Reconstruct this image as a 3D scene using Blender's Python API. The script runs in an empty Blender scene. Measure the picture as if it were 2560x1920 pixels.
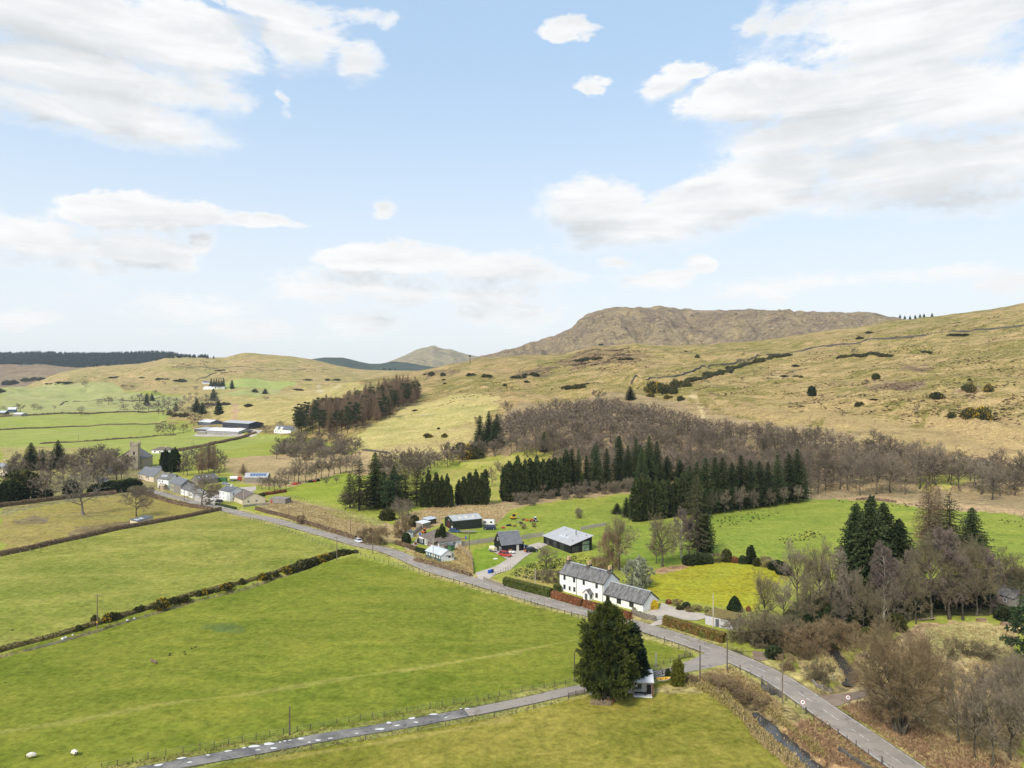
import bpy, bmesh, math, random
import numpy as np
from mathutils import Vector, Matrix

R = math.radians
SC = bpy.context.scene
COL = SC.collection
F, HC, V0, U0 = 1818.0, 60.0, 960.0, 1280.0      # focal length in photo pixels, flying height, horizon row, centre column

# ------------------------------------------------------------------ camera
cam = bpy.data.cameras.new('camera')
cam.sensor_fit = 'HORIZONTAL'; cam.sensor_width = 36.0
cam.lens = 36.0 * F / 2560.0
cam.clip_start = 1.0; cam.clip_end = 40000.0
cam_o = bpy.data.objects.new('camera', cam); COL.objects.link(cam_o)
cam_o.location = (0, 0, HC); cam_o.rotation_euler = (R(90), 0, 0)
SC.camera = cam_o

# ------------------------------------------------------------------ light: soft sun behind thin cloud, high behind the left shoulder
SUN_EL, SUN_AZ = 44.0, -146.0                      # degrees; azimuth from +Y towards +X
sun = bpy.data.lights.new('sun', 'SUN')
sun.energy = 2.7; sun.angle = R(13); sun.color = (1.0, 0.93, 0.82)
sun_o = bpy.data.objects.new('sun', sun); COL.objects.link(sun_o)
sun_o.rotation_euler = (R(90 - SUN_EL), 0, R(180 - SUN_AZ))
_d = Vector((math.sin(R(SUN_AZ)) * math.cos(R(SUN_EL)), math.cos(R(SUN_AZ)) * math.cos(R(SUN_EL)), math.sin(R(SUN_EL))))
sun_o.rotation_euler = _d.to_track_quat('Z', 'Y').to_euler()

SC.view_settings.view_transform = 'Standard'
SC.view_settings.look = 'None'
SC.view_settings.gamma = 1.0
SC.view_settings.exposure = 0.66
SC.view_settings.use_curve_mapping = False
SC.cycles.max_bounces = 5
SC.cycles.diffuse_bounces = 2
SC.cycles.transparent_max_bounces = 8
SC.cycles.volume_bounces = 0

# ------------------------------------------------------------------ node helper
class NT:
    def __init__(s, nt): s.nt = nt; s.n = nt.nodes; s.l = nt.links
    def new(s, t, **kw):
        n = s.n.new(t)
        for k, v in kw.items(): setattr(n, k, v)
        return n
    def put(s, sock, v):
        if hasattr(v, 'is_output') or hasattr(v, 'links'): s.l.new(v, sock)
        elif isinstance(v, (tuple, list)):
            v = tuple(v)
            if sock.type == 'RGBA' and len(v) == 3: v = v + (1.0,)
            sock.default_value = v
        else: sock.default_value = v
    def m(s, op, a, b=None, c=None, clamp=False):
        n = s.n.new('ShaderNodeMath'); n.operation = op; n.use_clamp = clamp
        s.put(n.inputs[0], a)
        if b is not None: s.put(n.inputs[1], b)
        if c is not None: s.put(n.inputs[2], c)
        return n.outputs[0]
    def vm(s, op, a, b=None):
        n = s.n.new('ShaderNodeVectorMath'); n.operation = op
        s.put(n.inputs[0], a)
        if b is not None: s.put(n.inputs[1], b)
        return n.outputs['Value'] if op in ('DOT_PRODUCT', 'LENGTH') else n.outputs[0]
    def noise(s, vec, scale, detail=4, rough=0.55, dim='3D', col=False, dist=0.0):
        n = s.n.new('ShaderNodeTexNoise'); n.noise_dimensions = dim
        if vec is not None: s.l.new(vec, n.inputs['Vector'])
        n.inputs['Scale'].default_value = scale; n.inputs['Detail'].default_value = detail
        n.inputs['Roughness'].default_value = rough; n.inputs['Distortion'].default_value = dist
        return n.outputs['Color'] if col else n.outputs[0]
    def step(s, x, a, b, lo=0.0, hi=1.0):
        n = s.n.new('ShaderNodeMapRange'); n.interpolation_type = 'SMOOTHSTEP'
        s.put(n.inputs[0], x); n.inputs[1].default_value = a; n.inputs[2].default_value = b
        n.inputs[3].default_value = lo; n.inputs[4].default_value = hi
        return n.outputs[0]
    def lin(s, x, a, b, lo=0.0, hi=1.0):
        n = s.n.new('ShaderNodeMapRange'); s.put(n.inputs[0], x)
        for i, v in enumerate((a, b, lo, hi)): n.inputs[i + 1].default_value = v
        return n.outputs[0]
    def mix(s, f, a, b, blend='MIX'):
        n = s.n.new('ShaderNodeMix'); n.data_type = 'RGBA'; n.blend_type = blend; n.clamp_factor = True
        s.put(n.inputs['Factor'], f)
        ia = [i for i in n.inputs if i.name == 'A' and i.type == 'RGBA'][0]
        ib = [i for i in n.inputs if i.name == 'B' and i.type == 'RGBA'][0]
        s.put(ia, a); s.put(ib, b)
        return [o for o in n.outputs if o.type == 'RGBA'][0]

# ------------------------------------------------------------------ sky: Nishita air with broken cumulus
def azel(u, v):
    a = math.atan2(u - U0, F)
    return math.degrees(a), math.degrees(math.atan2((V0 - v) * math.cos(a), F))

world = bpy.data.worlds.new('World'); SC.world = world
world.use_nodes = True
W = NT(world.node_tree); W.n.clear()
sky = W.new('ShaderNodeTexSky', sky_type='NISHITA', sun_disc=False)
sky.sun_elevation = R(SUN_EL); sky.sun_rotation = R(SUN_AZ)
sky.altitude = 100; sky.air_density = 1.0; sky.dust_density = 1.6; sky.ozone_density = 1.4
SKY_STRENGTH = 0.148
CLOUDS = [  # photo column, row, half width, half height, weight
 (120, 40, 560, 120, 1.0), (330, 35, 420, 85, .8), (120, 180, 520, 90, .95), (500, 130, 170, 75, .9), (200, 285, 420, 75, 1.0), (520, 235, 120, 80, .8),
 (760, 115, 110, 85, .95), (905, 165, 70, 55, .95), (680, 15, 200, 60, .75), (900, 38, 130, 28, .42), (975, 55, 35, 40, .42),
 (300, 530, 215, 62, 1.0), (480, 535, 130, 42, .9), (620, 552, 130, 26, .95), (60, 600, 190, 75, .8), (330, 622, 150, 55, 1.0), (180, 670, 260, 40, .45), (500, 606, 34, 30, .85),
 (900, 668, 150, 36, .95), (1040, 664, 200, 46, 1.05), (1200, 672, 200, 46, .95), (1340, 700, 160, 40, .75), (1100, 735, 460, 70, .7), (1250, 790, 420, 50, .5),
 (940, 520, 40, 28, 1.0), (1440, 84, 60, 30, .85), (1475, 74, 50, 26, .75), (1480, 208, 46, 24, .6), (1510, 196, 26, 18, .45), (702, 250, 26, 45, .38),
 (1655, 210, 60, 50, .7), (1705, 170, 70, 38, .8), (2250, 80, 420, 130, .95), (2000, 60, 150, 70, .7), (1885, 45, 60, 60, .6), (2150, 220, 420, 95, 1.0), (1880, 240, 180, 75, .95), (2420, 250, 340, 130, 1.0),
 (2100, 330, 330, 85, .95), (2350, 420, 480, 120, .95), (2000, 420, 260, 80, .9), (1830, 500, 300, 75, .95), (1480, 520, 160, 72, 1.15), (1620, 560, 280, 65, .9), (2050, 505, 300, 60, .7),
 (1740, 662, 50, 28, .95), (1620, 692, 140, 30, .55), (1535, 648, 50, 22, .65), (420, 760, 420, 50, .42), (1950, 715, 380, 46, .42), (800, 810, 420, 46, .4), (60, 778, 150, 34, .6), (370, 816, 90, 22, .42), (565, 808, 95, 24, .45), (2440, 710, 260, 60, .5),
]
geo = W.new('ShaderNodeTexCoord').outputs['Generated']
xyz = W.new('ShaderNodeSeparateXYZ'); W.l.new(geo, xyz.inputs[0])
flat = W.vm('MULTIPLY', geo, (1.0, 1.0, 2.1))
n_edge = W.noise(flat, 8.0, 12, 0.66, dist=0.35)
warp = W.noise(flat, 5.0, 5, 0.6, col=True)
az = W.m('MULTIPLY', W.m('ARCTAN2', xyz.outputs[0], xyz.outputs[1]), 57.29578)
el = W.m('MULTIPLY', W.m('ARCSINE', xyz.outputs[2]), 57.29578)
comb = W.new('ShaderNodeCombineXYZ'); W.l.new(az, comb.inputs[0]); W.l.new(el, comb.inputs[1])
wv = W.vm('MULTIPLY', W.vm('SUBTRACT', warp, (0.5, 0.5, 0.5)), (9.0, 5.0, 0.0))
P = W.vm('ADD', comb.outputs[0], wv)
P2 = W.vm('ADD', P, (0.0, 1.5, 0.0))
Fld = Up = None
for (u, v, ru, rv, w) in CLOUDS:
    a0, e0 = azel(u, v)
    da = (azel(u + ru, v)[0] - azel(u - ru, v)[0]) / 2; de = (azel(u, v - rv)[1] - azel(u, v + rv)[1]) / 2
    q = W.vm('MULTIPLY', W.vm('SUBTRACT', P, (a0, e0, 0)), (1 / (da * 1.12), 1 / (de * 1.12), 0))
    f = W.m('SUBTRACT', w, W.vm('DOT_PRODUCT', q, q))
    Fld = f if Fld is None else W.m('SMOOTH_MAX', Fld, f, 0.25)
    q = W.vm('MULTIPLY', W.vm('SUBTRACT', P2, (a0, e0, 0)), (1 / (da * 1.12), 1 / (de * 1.12), 0))
    f = W.m('SUBTRACT', w, W.vm('DOT_PRODUCT', q, q))
    Up = f if Up is None else W.m('MAXIMUM', Up, f)
# the same broken cloud cover carries on round the rest of the sky
n_all = W.noise(flat, 2.6, 6, 0.55)
rest = W.lin(n_all, 0.48, 0.62, -0.6, 0.9)
base_ = W.step(W.m('SUBTRACT', Up, Fld), -0.15, 0.5)
absaz = W.m('ABSOLUTE', az)
f_out = W.m('MAXIMUM', W.step(absaz, 40, 55), W.step(el, 29, 40))
Fld = W.m('ADD', W.m('MULTIPLY', W.m('MAXIMUM', Fld, -1.2), W.m('SUBTRACT', 1.0, f_out)), W.m('MULTIPLY', rest, f_out))
n_lump = W.noise(flat, 30.0, 7, 0.6)
lump = W.m('ABSOLUTE', W.m('SUBTRACT', W.m('MULTIPLY', n_lump, 2.0), 1.0))
F2 = W.m('ADD', Fld, W.m('MULTIPLY', W.m('SUBTRACT', n_edge, 0.5), 2.5))
F2 = W.m('ADD', F2, W.m('SUBTRACT', 0.06, W.m('MULTIPLY', lump, 0.7)))
soft = W.noise(flat, 3.5, 3, 0.5)
alpha = W.m('MULTIPLY', W.step(W.m('DIVIDE', F2, W.m('ADD', W.lin(soft, 0.35, 0.65, 0.35, 0.9), W.m('MULTIPLY', base_, 0.6))), -0.12, 1.0), 0.95)
band = W.vm('MULTIPLY', geo, (1.4, 1.4, 9.0))
n_band = W.noise(band, 3.6, 8, 0.58, dist=0.5)
grey = W.m('MULTIPLY', W.m('ADD', W.m('MULTIPLY', W.step(n_band, 0.36, 0.66), 0.55), W.m('MULTIPLY', base_, 0.6)), W.step(F2, 0.1, 0.9), clamp=True)
puff = W.noise(flat, 14.0, 6, 0.6)
bright = W.m('SUBTRACT', W.m('ADD', 0.585, W.m('MULTIPLY', puff, 0.13)), W.m('MULTIPLY', grey, 0.185))
ccol = W.mix(grey, (1.0, 0.995, 0.985), (0.95, 0.98, 1.0))
bg_sky = W.new('ShaderNodeBackground'); bg_cl = W.new('ShaderNodeBackground')
hz = W.step(el, 1.0, 27.0, 1.0, 0.0)
veil = W.mix(hz, (2.35, 3.2, 4.1), (3.9, 4.05, 4.15))
skyc = W.mix(W.m('ADD', 0.66, W.m('MULTIPLY', hz, 0.25)), sky.outputs[0], veil)
W.l.new(skyc, bg_sky.inputs[0]); bg_sky.inputs[1].default_value = SKY_STRENGTH
W.l.new(ccol, bg_cl.inputs[0]); W.l.new(bright, bg_cl.inputs[1])
mx = W.new('ShaderNodeMixShader'); W.l.new(alpha, mx.inputs[0])
W.l.new(bg_sky.outputs[0], mx.inputs[1]); W.l.new(bg_cl.outputs[0], mx.inputs[2])
W.l.new(mx.outputs[0], W.new('ShaderNodeOutputWorld').inputs[0])

# ------------------------------------------------------------------ numbers: lattice noise and terrain
def _hash(ix, iy, seed):
    h = (ix.astype(np.int64) * 374761393 + iy.astype(np.int64) * 668265263 + seed * 974634777) & 0xffffffff
    h = ((h ^ (h >> 13)) * 1274126177) & 0xffffffff
    h = ((h ^ (h >> 16)) * 2246822519) & 0xffffffff
    return ((h ^ (h >> 15)) & 0xffffff) / 16777215.0
def vnoise(x, y, seed=0):
    ix, iy = np.floor(x), np.floor(y); fx, fy = x - ix, y - iy
    fx = fx * fx * fx * (fx * (fx * 6 - 15) + 10); fy = fy * fy * fy * (fy * (fy * 6 - 15) + 10)
    a, b = _hash(ix, iy, seed), _hash(ix + 1, iy, seed); c, d = _hash(ix, iy + 1, seed), _hash(ix + 1, iy + 1, seed)
    return (a + (b - a) * fx) * (1 - fy) + (c + (d - c) * fx) * fy - 0.5
def fbm(x, y, o=4, seed=0, g=0.5):
    r = 0; a = 1.0
    for i in range(o):
        r = r + a * vnoise(x, y, seed + i * 17); x = x * 2.03 + 11.3; y = y * 2.03 - 7.1; a *= g
    return r
def sm(t): t = np.clip(t, 0, 1); return t * t * (3 - 2 * t)
def tab(pts, u):
    p = np.array(pts, float); return np.interp(u, p[:, 0], p[:, 1])

RIDGES = [
 ('hillside', [(200, 1075), (350, 1062), (420, 1048), (500, 1030), (580, 1012), (650, 1003), (760, 985), (860, 958), (950, 942), (1042, 927), (1120, 912), (1198, 897), (1273, 891), (1412, 882), (1450, 874), (1493, 863), (1597, 859), (1700, 861), (1771, 861), (1860, 853), (1967, 842), (2141, 816), (2257, 797), (2372, 787), (2488, 773), (2560, 757), (2800, 725), (3460, 680)],
  [(200, 1150), (700, 1250), (900, 1450), (1042, 1900), (1300, 1750), (1600, 1650), (2560, 1500)], [(300, 950), (700, 800), (800, 700), (900, 610), (1100, 540), (1300, 480), (1600, 440), (2000, 420), (2560, 400)], [(800, .8), (1000, .8), (1300, .88), (1800, .95), (2560, .95)], 0.035, 1),
 ('plateau_hill', [(1000, 990), (1120, 915), (1192, 897), (1261, 876), (1331, 856), (1389, 841), (1429, 822), (1446, 803), (1464, 789), (1493, 776), (1516, 770), (1539, 768), (1580, 770), (1655, 766), (1700, 769), (1759, 773), (1898, 772), (2025, 778), (2152, 779), (2190, 782), (2215, 788), (2257, 796), (2330, 815), (2500, 850), (3460, 960)],
  [(900, 2900)], [(900, 1750)], [(900, .8)], 0.10, 2),
 ('peak', [(850, 960), (940, 916), (980, 902), (1018, 886), (1036, 876), (1053, 870), (1070, 867), (1080, 863), (1086, 863), (1096, 868), (1111, 872), (1128, 872), (1133, 874), (1145, 879), (1169, 886), (1204, 893), (1260, 905), (1400, 950)],
  [(900, 6400)], [(900, 4700)], [(900, .95)], 0.08, 3),
 ('forest_hill', [(560, 960), (700, 914), (760, 901), (787, 896), (810, 893), (856, 893), (875, 897), (897, 903), (926, 909), (950, 909), (984, 903), (1016, 905), (1060, 913), (1100, 920), (1160, 930), (1300, 960)],
  [(900, 4600)], [(900, 3300)], [(900, 1.0)], 0.05, 4),
 ('grass_ridge', [(-900, 1000), (0, 979), (58, 968), (95, 952), (145, 933), (188, 923), (231, 917), (347, 910), (399, 899), (415, 894), (440, 893), (500, 894), (564, 895), (590, 887), (613, 882), (635, 883), (660, 886), (727, 890), (785, 899), (842, 913), (880, 920), (915, 924), (980, 926), (1040, 927), (1150, 940), (1400, 965)],
  [(900, 3000)], [(0, 2000), (900, 1700)], [(900, 1.05)], 0.05, 5),
 ('far_hill', [(-900, 880), (0, 885), (70, 883), (110, 882), (160, 885), (260, 885), (350, 882), (390, 881), (420, 883), (470, 891), (530, 896), (600, 908), (700, 925), (900, 960)],
  [(900, 4300)], [(900, 2700)], [(900, .9)], 0.05, 6),
]
def smooth_tab(pts, u, w):
    return (tab(pts, u - w) + 2 * tab(pts, u) + tab(pts, u + w)) / 4
def terrain_uY(u, Y):
    """height and which hill owns it, for arrays of column u and depth Y"""
    x = (u - U0) / F * Y
    rough = fbm(x / 210, Y / 210, 5, 3)
    base = np.interp(Y, [0, 1150, 1500, 2300, 4000, 9000], [0, 0, 6, 40, 40, 30])
    base = base + fbm(x / 70, Y / 70, 3, 9) * np.interp(Y, [0, 600, 1500, 2500], [.9, 1.6, 6, 18]) * np.where(Y < 3500, 1, .6)
    z = base.copy(); own = np.zeros(u.shape, int)
    for (nm, sil, yc, yf, pw, fall, k) in RIDGES:
        v = smooth_tab(sil, u, 7 if k == 1 else 2.5); Yc = tab(yc, u); Yf = tab(yf, u); p = tab(pw, u)
        zc = HC + (V0 - v) / F * Yc
        t = np.clip((Y - Yf) / (Yc - Yf), 0, 1.0)
        fr = t ** p; fr = fr * sm(t / .12) + (1 - sm(t / .12)) * fr * t / .12
        amp = {1: 11, 2: 26, 3: 50, 4: 20, 5: 26, 6: 22}[k]
        bump = rough * amp * sm(t * 3) * (1 - sm((t - .8) / .2) * .85)
        if k == 2: bump = bump + (fbm(x / 60, Y / 160, 5, 21, .6) * 30 - np.abs(fbm(x / 110, Y / 500, 3, 23)) * 60 + 10) * sm(t * 3) * (1 - .85 * sm((t - .88) / .1)) + fbm(x / 25, Y / 60, 2, 29) * 5 * sm(t * 3)
        if k == 1: bump = bump + (fbm(x / 38, Y / 55, 4, 31) * 4.5 - np.abs(fbm(x / 95 + Y / 300, Y / 240, 3, 37)) * 16 + 3) * sm(t * 6) * (1 - .7 * sm((t - .9) / .1))
        h = zc * fr + bump - np.clip(Y - Yc, 0, None) * fall - np.where(zc < 0, 50, 0)
        h = np.where(Y < Yf, -20.0, h)
        win = h > z
        own = np.where(win & (h > z + .4), k, own)
        z = np.maximum(z, h) if k > 1 else np.log(np.exp(np.clip(z, -20, 300) / 4) + np.exp(np.clip(h, -30, 300) / 4)) * 4 - np.where(h < -19, 0, 0)
    return z, own
# stream beds cut into the near ground, as world polylines (x, y)
def flat_xy(u, v): Y = F * HC / (v - V0); return ((u - U0) / F * Y, Y)
STREAM_A = [flat_xy(*p) for p in [(1835, 1708), (1862, 1738), (1885, 1765), (1912, 1790), (1940, 1815), (1972, 1842), (2010, 1872), (2060, 1925), (2130, 2010)]]
STREAM_B = [flat_xy(*p) for p in [(2030, 1560), (2062, 1600), (2094, 1632), (2112, 1656), (2130, 1682), (2120, 1705), (2095, 1722), (2040, 1727), (1990, 1735), (1950, 1728), (1905, 1728), (1870, 1740)]]
DITCH = [flat_xy(*p) for p in [(878, 1386), (845, 1392), (800, 1408), (740, 1428), (690, 1443), (640, 1459), (560, 1480), (492, 1496), (376, 1531), (246, 1571), (145, 1600), (60, 1622), (-60, 1655), (-300, 1730)]]
def seg_dist(x, y, poly):
    d = np.full(x.shape, 1e9)
    for (ax, ay), (bx, by) in zip(poly[:-1], poly[1:]):
        dx, dy = bx - ax, by - ay; L = dx * dx + dy * dy
        t = np.clip(((x - ax) * dx + (y - ay) * dy) / L, 0, 1)
        d = np.minimum(d, np.hypot(x - ax - t * dx, y - ay - t * dy))
    return d

# grid of columns (photo columns) and depths
US = np.concatenate([np.arange(-900, -40, 20), np.arange(-40, 2600, 4.0), np.arange(2600, 3461, 20)])
ys = [60.0]
while ys[-1] < 8200:
    y = ys[-1]
    ys.append(y + (min(max(y * y * 3.0 / (F * HC), .16), 9.0) if y < 3300 else 28.0))
YS = np.array(ys)
UU, YY = np.meshgrid(US, YS)               # rows = depth
ZZ, OWN = terrain_uY(UU, YY)
XX = (UU - U0) / F * YY
ROADS = {}
near = YY < 420
dA = np.where(near, 1e9, 1e9)
idx = np.where(YY[:, 0] < 330)[0]; k0 = idx[-1] + 1
xs_, ys_ = XX[:k0], YY[:k0]
dA = seg_dist(xs_, ys_, STREAM_A); dB = seg_dist(xs_, ys_, STREAM_B); dD = seg_dist(xs_, ys_, DITCH)
wob = fbm(xs_ / 3, ys_ / 3, 2, 77) * 1.0
cut = 1.9 * (1 - sm((dA + wob - .7) / 2.6)) + 1.7 * (1 - sm((dB + wob - .5) / 2.4)) 
cut = np.minimum(cut, 1.9) + 0.7 * (1 - sm((dD + wob * .6 - .5) / 1.1))
ZZ[:k0] -= cut
WATER_Z = -1.45

def zat(x, y):
    """terrain height under world x, y (scalars or arrays), read from the grid itself"""
    x = np.asarray(x, float); y = np.clip(np.asarray(y, float), YS[0], YS[-1] - 1)
    u = np.clip(U0 + F * x / y, US[0], US[-1] - 1e-3)
    j = np.clip(np.searchsorted(YS, y, 'right') - 1, 0, len(YS) - 2); i = np.clip(np.searchsorted(US, u, 'right') - 1, 0, len(US) - 2)
    fy = (y - YS[j]) / (YS[j + 1] - YS[j]); fx = (u - US[i]) / (US[i + 1] - US[i])
    return (ZZ[j, i] * (1 - fx) + ZZ[j, i + 1] * fx) * (1 - fy) + (ZZ[j + 1, i] * (1 - fx) + ZZ[j + 1, i + 1] * fx) * fy
def gp(u, v):
    """the ground point seen at photo column u, row v"""
    i = int(np.clip(np.searchsorted(US, u, 'right') - 1, 0, len(US) - 2)); fx = (u - US[i]) / (US[i + 1] - US[i])
    zc = ZZ[:, i] * (1 - fx) + ZZ[:, i + 1] * fx
    vr = V0 - (zc - HC) / YS * F                       # photo row of every terrain sample in this column
    hit = np.where(vr <= v)[0]
    if len(hit) == 0: j = int(np.argmin(vr)); Y = YS[j]
    elif hit[0] == 0: Y = F * HC / (v - V0)
    else:
        j = hit[0]; t = (vr[j - 1] - v) / (vr[j - 1] - vr[j]); Y = YS[j - 1] + t * (YS[j] - YS[j - 1])
    x = (u - U0) / F * Y
    return Vector((x, Y, float(zat(x, Y)) if Y >= 60 else 0.0))

# ------------------------------------------------------------------ materials
MATS = {}
def mat(name, build):
    if name in MATS: return MATS[name]
    m = bpy.data.materials.new(name); m.use_nodes = True
    T = NT(m.node_tree); T.n.clear()
    out = T.new('ShaderNodeOutputMaterial')
    bs = T.new('ShaderNodeBsdfPrincipled'); T.l.new(bs.outputs[0], out.inputs[0])
    bs.inputs['Specular IOR Level'].default_value = 0.2
    T.bs = bs; T.out = out; build(T)
    MATS[name] = m
    return m
def bump(T, h, strength=.4, dist=.1):
    b = T.new('ShaderNodeBump'); b.inputs['Strength'].default_value = strength; b.inputs['Distance'].default_value = dist
    T.l.new(h, b.inputs['Height']); T.l.new(b.outputs[0], T.bs.inputs['Normal'])
def plain(name, c, rough=.75, var=.18, scale=1.5, spec=.2, metal=0.0, alt=None, bmp=0.0, objvar=0.0, stretch=None):
    """a painted, wooden, stone or metal surface: base colour broken by weathering noise"""
    def b(T):
        co = T.new('ShaderNodeTexCoord').outputs['Object']
        if stretch: co = T.vm('MULTIPLY', co, stretch)
        n = T.noise(co, scale, 6, .62)
        a2 = alt if alt is not None else tuple(x * (1 - 2 * var) for x in c)
        col = T.mix(T.lin(n, .32, .68), a2, tuple(min(1, x * (1 + var * .5)) for x in c))
        if objvar:
            oi = T.new('ShaderNodeObjectInfo')
            col = T.mix(1.0, col, T.mix(oi.outputs['Random'], (1 - objvar,) * 3, (1 + objvar,) * 3), 'MULTIPLY')
        T.put(T.bs.inputs['Base Color'], col)
        T.bs.inputs['Roughness'].default_value = rough; T.bs.inputs['Specular IOR Level'].default_value = spec; T.bs.inputs['Metallic'].default_value = metal
        if bmp: bump(T, n, bmp, .05)
    return mat(name, b)

def ground_mat():
    def b(T):
        co = T.new('ShaderNodeTexCoord').outputs['Object']
        a1 = T.new('ShaderNodeAttribute', attribute_name='Col').outputs['Color']
        a2 = T.new('ShaderNodeAttribute', attribute_name='Alt').outputs['Color']
        rg = T.new('ShaderNodeAttribute', attribute_name='Rgh').outputs['Fac']
        big = T.noise(co, .0075, 12, .63)
        patch = T.noise(T.vm('MULTIPLY', co, (.55, 1.0, 1.4)), .06, 9, .66, dist=.6)
        fine = T.noise(co, .9, 7, .7)
        tus = T.noise(T.vm('MULTIPLY', co, (1, 1, .4)), .34, 6, .75)
        f = T.m('ADD', T.m('MULTIPLY', T.m('SUBTRACT', big, .5), 2.4), T.m('MULTIPLY', T.m('SUBTRACT', patch, .5), 2.0))
        med = T.noise(T.vm('MULTIPLY', co, (.5, 1.0, 1.6)), .17, 8, .68, dist=.4)
        f = T.m('ADD', f, T.m('ADD', T.m('MULTIPLY', T.m('SUBTRACT', tus, .5), 1.5), T.m('MULTIPLY', T.m('SUBTRACT', med, .5), 1.6)))
        col = T.mix(T.step(T.m('MULTIPLY', f, T.m('ADD', .62, rg)), -.62, .62), a1, a2)
        brk = T.noise(T.vm('MULTIPLY', co, (.45, .9, 1.3)), .028, 11, .7, dist=.8)
        bm_ = T.m('MULTIPLY', T.step(brk, .545, .66), T.step(rg, .25, .6))
        col = T.mix(T.m('MULTIPLY', bm_, .75), col, T.mix(.5, col, (.10, .062, .036)))
        col = T.mix(T.m('MULTIPLY', T.m('MULTIPLY', T.step(brk, .43, .33), T.step(rg, .25, .6)), .5), col, (.40, .28, .13))
        amp = T.m('ADD', .34, T.m('MULTIPLY', rg, 1.5))
        g = T.m('ADD', T.m('MULTIPLY', T.m('SUBTRACT', fine, .5), T.m('ADD', amp, .35)), T.m('MULTIPLY', T.m('ADD', T.m('SUBTRACT', tus, .5), T.m('MULTIPLY', T.m('SUBTRACT', patch, .5), .7)), T.m('MULTIPLY', amp, 1.1)))
        lum = T.m('ADD', 1.0, T.m('MULTIPLY', g, 1.5))
        v = T.new('ShaderNodeCombineXYZ')
        for i in range(3): T.l.new(T.m('MAXIMUM', lum, .25), v.inputs[i])
        col = T.mix(1.0, col, v.outputs[0], 'MULTIPLY')
        T.put(T.bs.inputs['Base Color'], col)
        T.bs.inputs['Roughness'].default_value = .95; T.bs.inputs['Specular IOR Level'].default_value = .05
        h = T.m('ADD', T.m('MULTIPLY', fine, .5), tus)
        bp = T.new('ShaderNodeBump'); bp.inputs['Distance'].default_value = .35
        T.l.new(T.m('ADD', .12, T.m('MULTIPLY', rg, .5)), bp.inputs['Strength']); T.l.new(h, bp.inputs['Height'])
        T.l.new(bp.outputs[0], T.bs.inputs['Normal'])
    return mat('ground_cover', b)

# ------------------------------------------------------------------ object helpers
def link(o, parent=None):
    COL.objects.link(o)
    if parent is not None: o.parent = parent
    return o
def mesh_obj(name, verts, faces, m, parent=None, smooth=False, mi=None):
    me = bpy.data.meshes.new(name); me.from_pydata([tuple(v) for v in verts], [], faces)
    for k in (m if isinstance(m, (list, tuple)) else [m]): me.materials.append(k)
    if mi is not None: me.polygons.foreach_set('material_index', mi)
    if smooth: me.polygons.foreach_set('use_smooth', [True] * len(me.polygons))
    me.update()
    return link(bpy.data.objects.new(name, me), parent)
def np_mesh(name, V, Q, mats, mi=None, smooth=False):
    """fast mesh: V (n,3) array, Q list of (k, array) faces of one size"""
    me = bpy.data.meshes.new(name)
    me.vertices.add(len(V)); me.vertices.foreach_set('co', np.ascontiguousarray(V, np.float32).ravel())
    k = Q.shape[1]; n = len(Q)
    me.loops.add(n * k); me.loops.foreach_set('vertex_index', np.ascontiguousarray(Q, np.int32).ravel())
    me.polygons.add(n); me.polygons.foreach_set('loop_start', np.arange(0, n * k, k, dtype=np.int32))
    try: me.polygons.foreach_set('loop_total', np.full(n, k, np.int32))
    except Exception: pass
    for m in mats: me.materials.append(m)
    if mi is not None: me.polygons.foreach_set('material_index', np.ascontiguousarray(mi, np.int32))
    if smooth: me.polygons.foreach_set('use_smooth', np.ones(n, bool))
    me.update(calc_edges=True)
    return me
def tag(o, label=None, cat=None, group=None, kind=None):
    if label: o['label'] = label
    if cat: o['category'] = cat
    if group: o['group'] = group
    if kind: o['kind'] = kind
    return o
def empty(name, loc, rz=0, label=None, cat=None, group=None):
    o = bpy.data.objects.new(name, None); o.empty_display_size = .5; link(o)
    o.location = loc; o.rotation_euler = (0, 0, rz)
    return tag(o, label, cat, group)
class MB:
    """collects boxes, bars and tubes into one mesh"""
    def __init__(s): s.v = []; s.f = []
    def add(s, vs, fs):
        k = len(s.v); s.v += [tuple(v) for v in vs]; s.f += [tuple(i + k for i in f) for f in fs]; return s
    def box(s, x0, x1, y0, y1, z0, z1):
        return s.add([(x0, y0, z0), (x1, y0, z0), (x1, y1, z0), (x0, y1, z0), (x0, y0, z1), (x1, y0, z1), (x1, y1, z1), (x0, y1, z1)],
                     [(0, 3, 2, 1), (4, 5, 6, 7), (0, 1, 5, 4), (1, 2, 6, 5), (2, 3, 7, 6), (3, 0, 4, 7)])
    def tube(s, p, q, r0, r1=None, n=6, cap=True):
        r1 = r0 if r1 is None else r1
        p, q = Vector(p), Vector(q); d = (q - p).normalized()
        a = d.orthogonal().normalized(); b = d.cross(a)
        vs = []
        for c, r in ((p, r0), (q, r1)):
            for i in range(n):
                t = 2 * math.pi * i / n; vs.append(c + a * (r * math.cos(t)) + b * (r * math.sin(t)))
        fs = [(i, (i + 1) % n, n + (i + 1) % n, n + i) for i in range(n)]
        if cap: fs += [tuple(reversed(range(n))), tuple(range(n, 2 * n))]
        return s.add(vs, fs)
    def prism(s, prof, axis_pts):
        """closed profile [(x, z)] swept from y0 to y1"""
        y0, y1 = axis_pts; n = len(prof)
        vs = [(x, y0, z) for x, z in prof] + [(x, y1, z) for x, z in prof]
        return s.add(vs, [tuple(range(n)), tuple(reversed(range(n, 2 * n)))] + [(i, n + i, n + (i + 1) % n, (i + 1) % n) for i in range(n)])
    def build(s, name, m, parent=None, smooth=False): return mesh_obj(name, s.v, s.f, m, parent, smooth)

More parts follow.
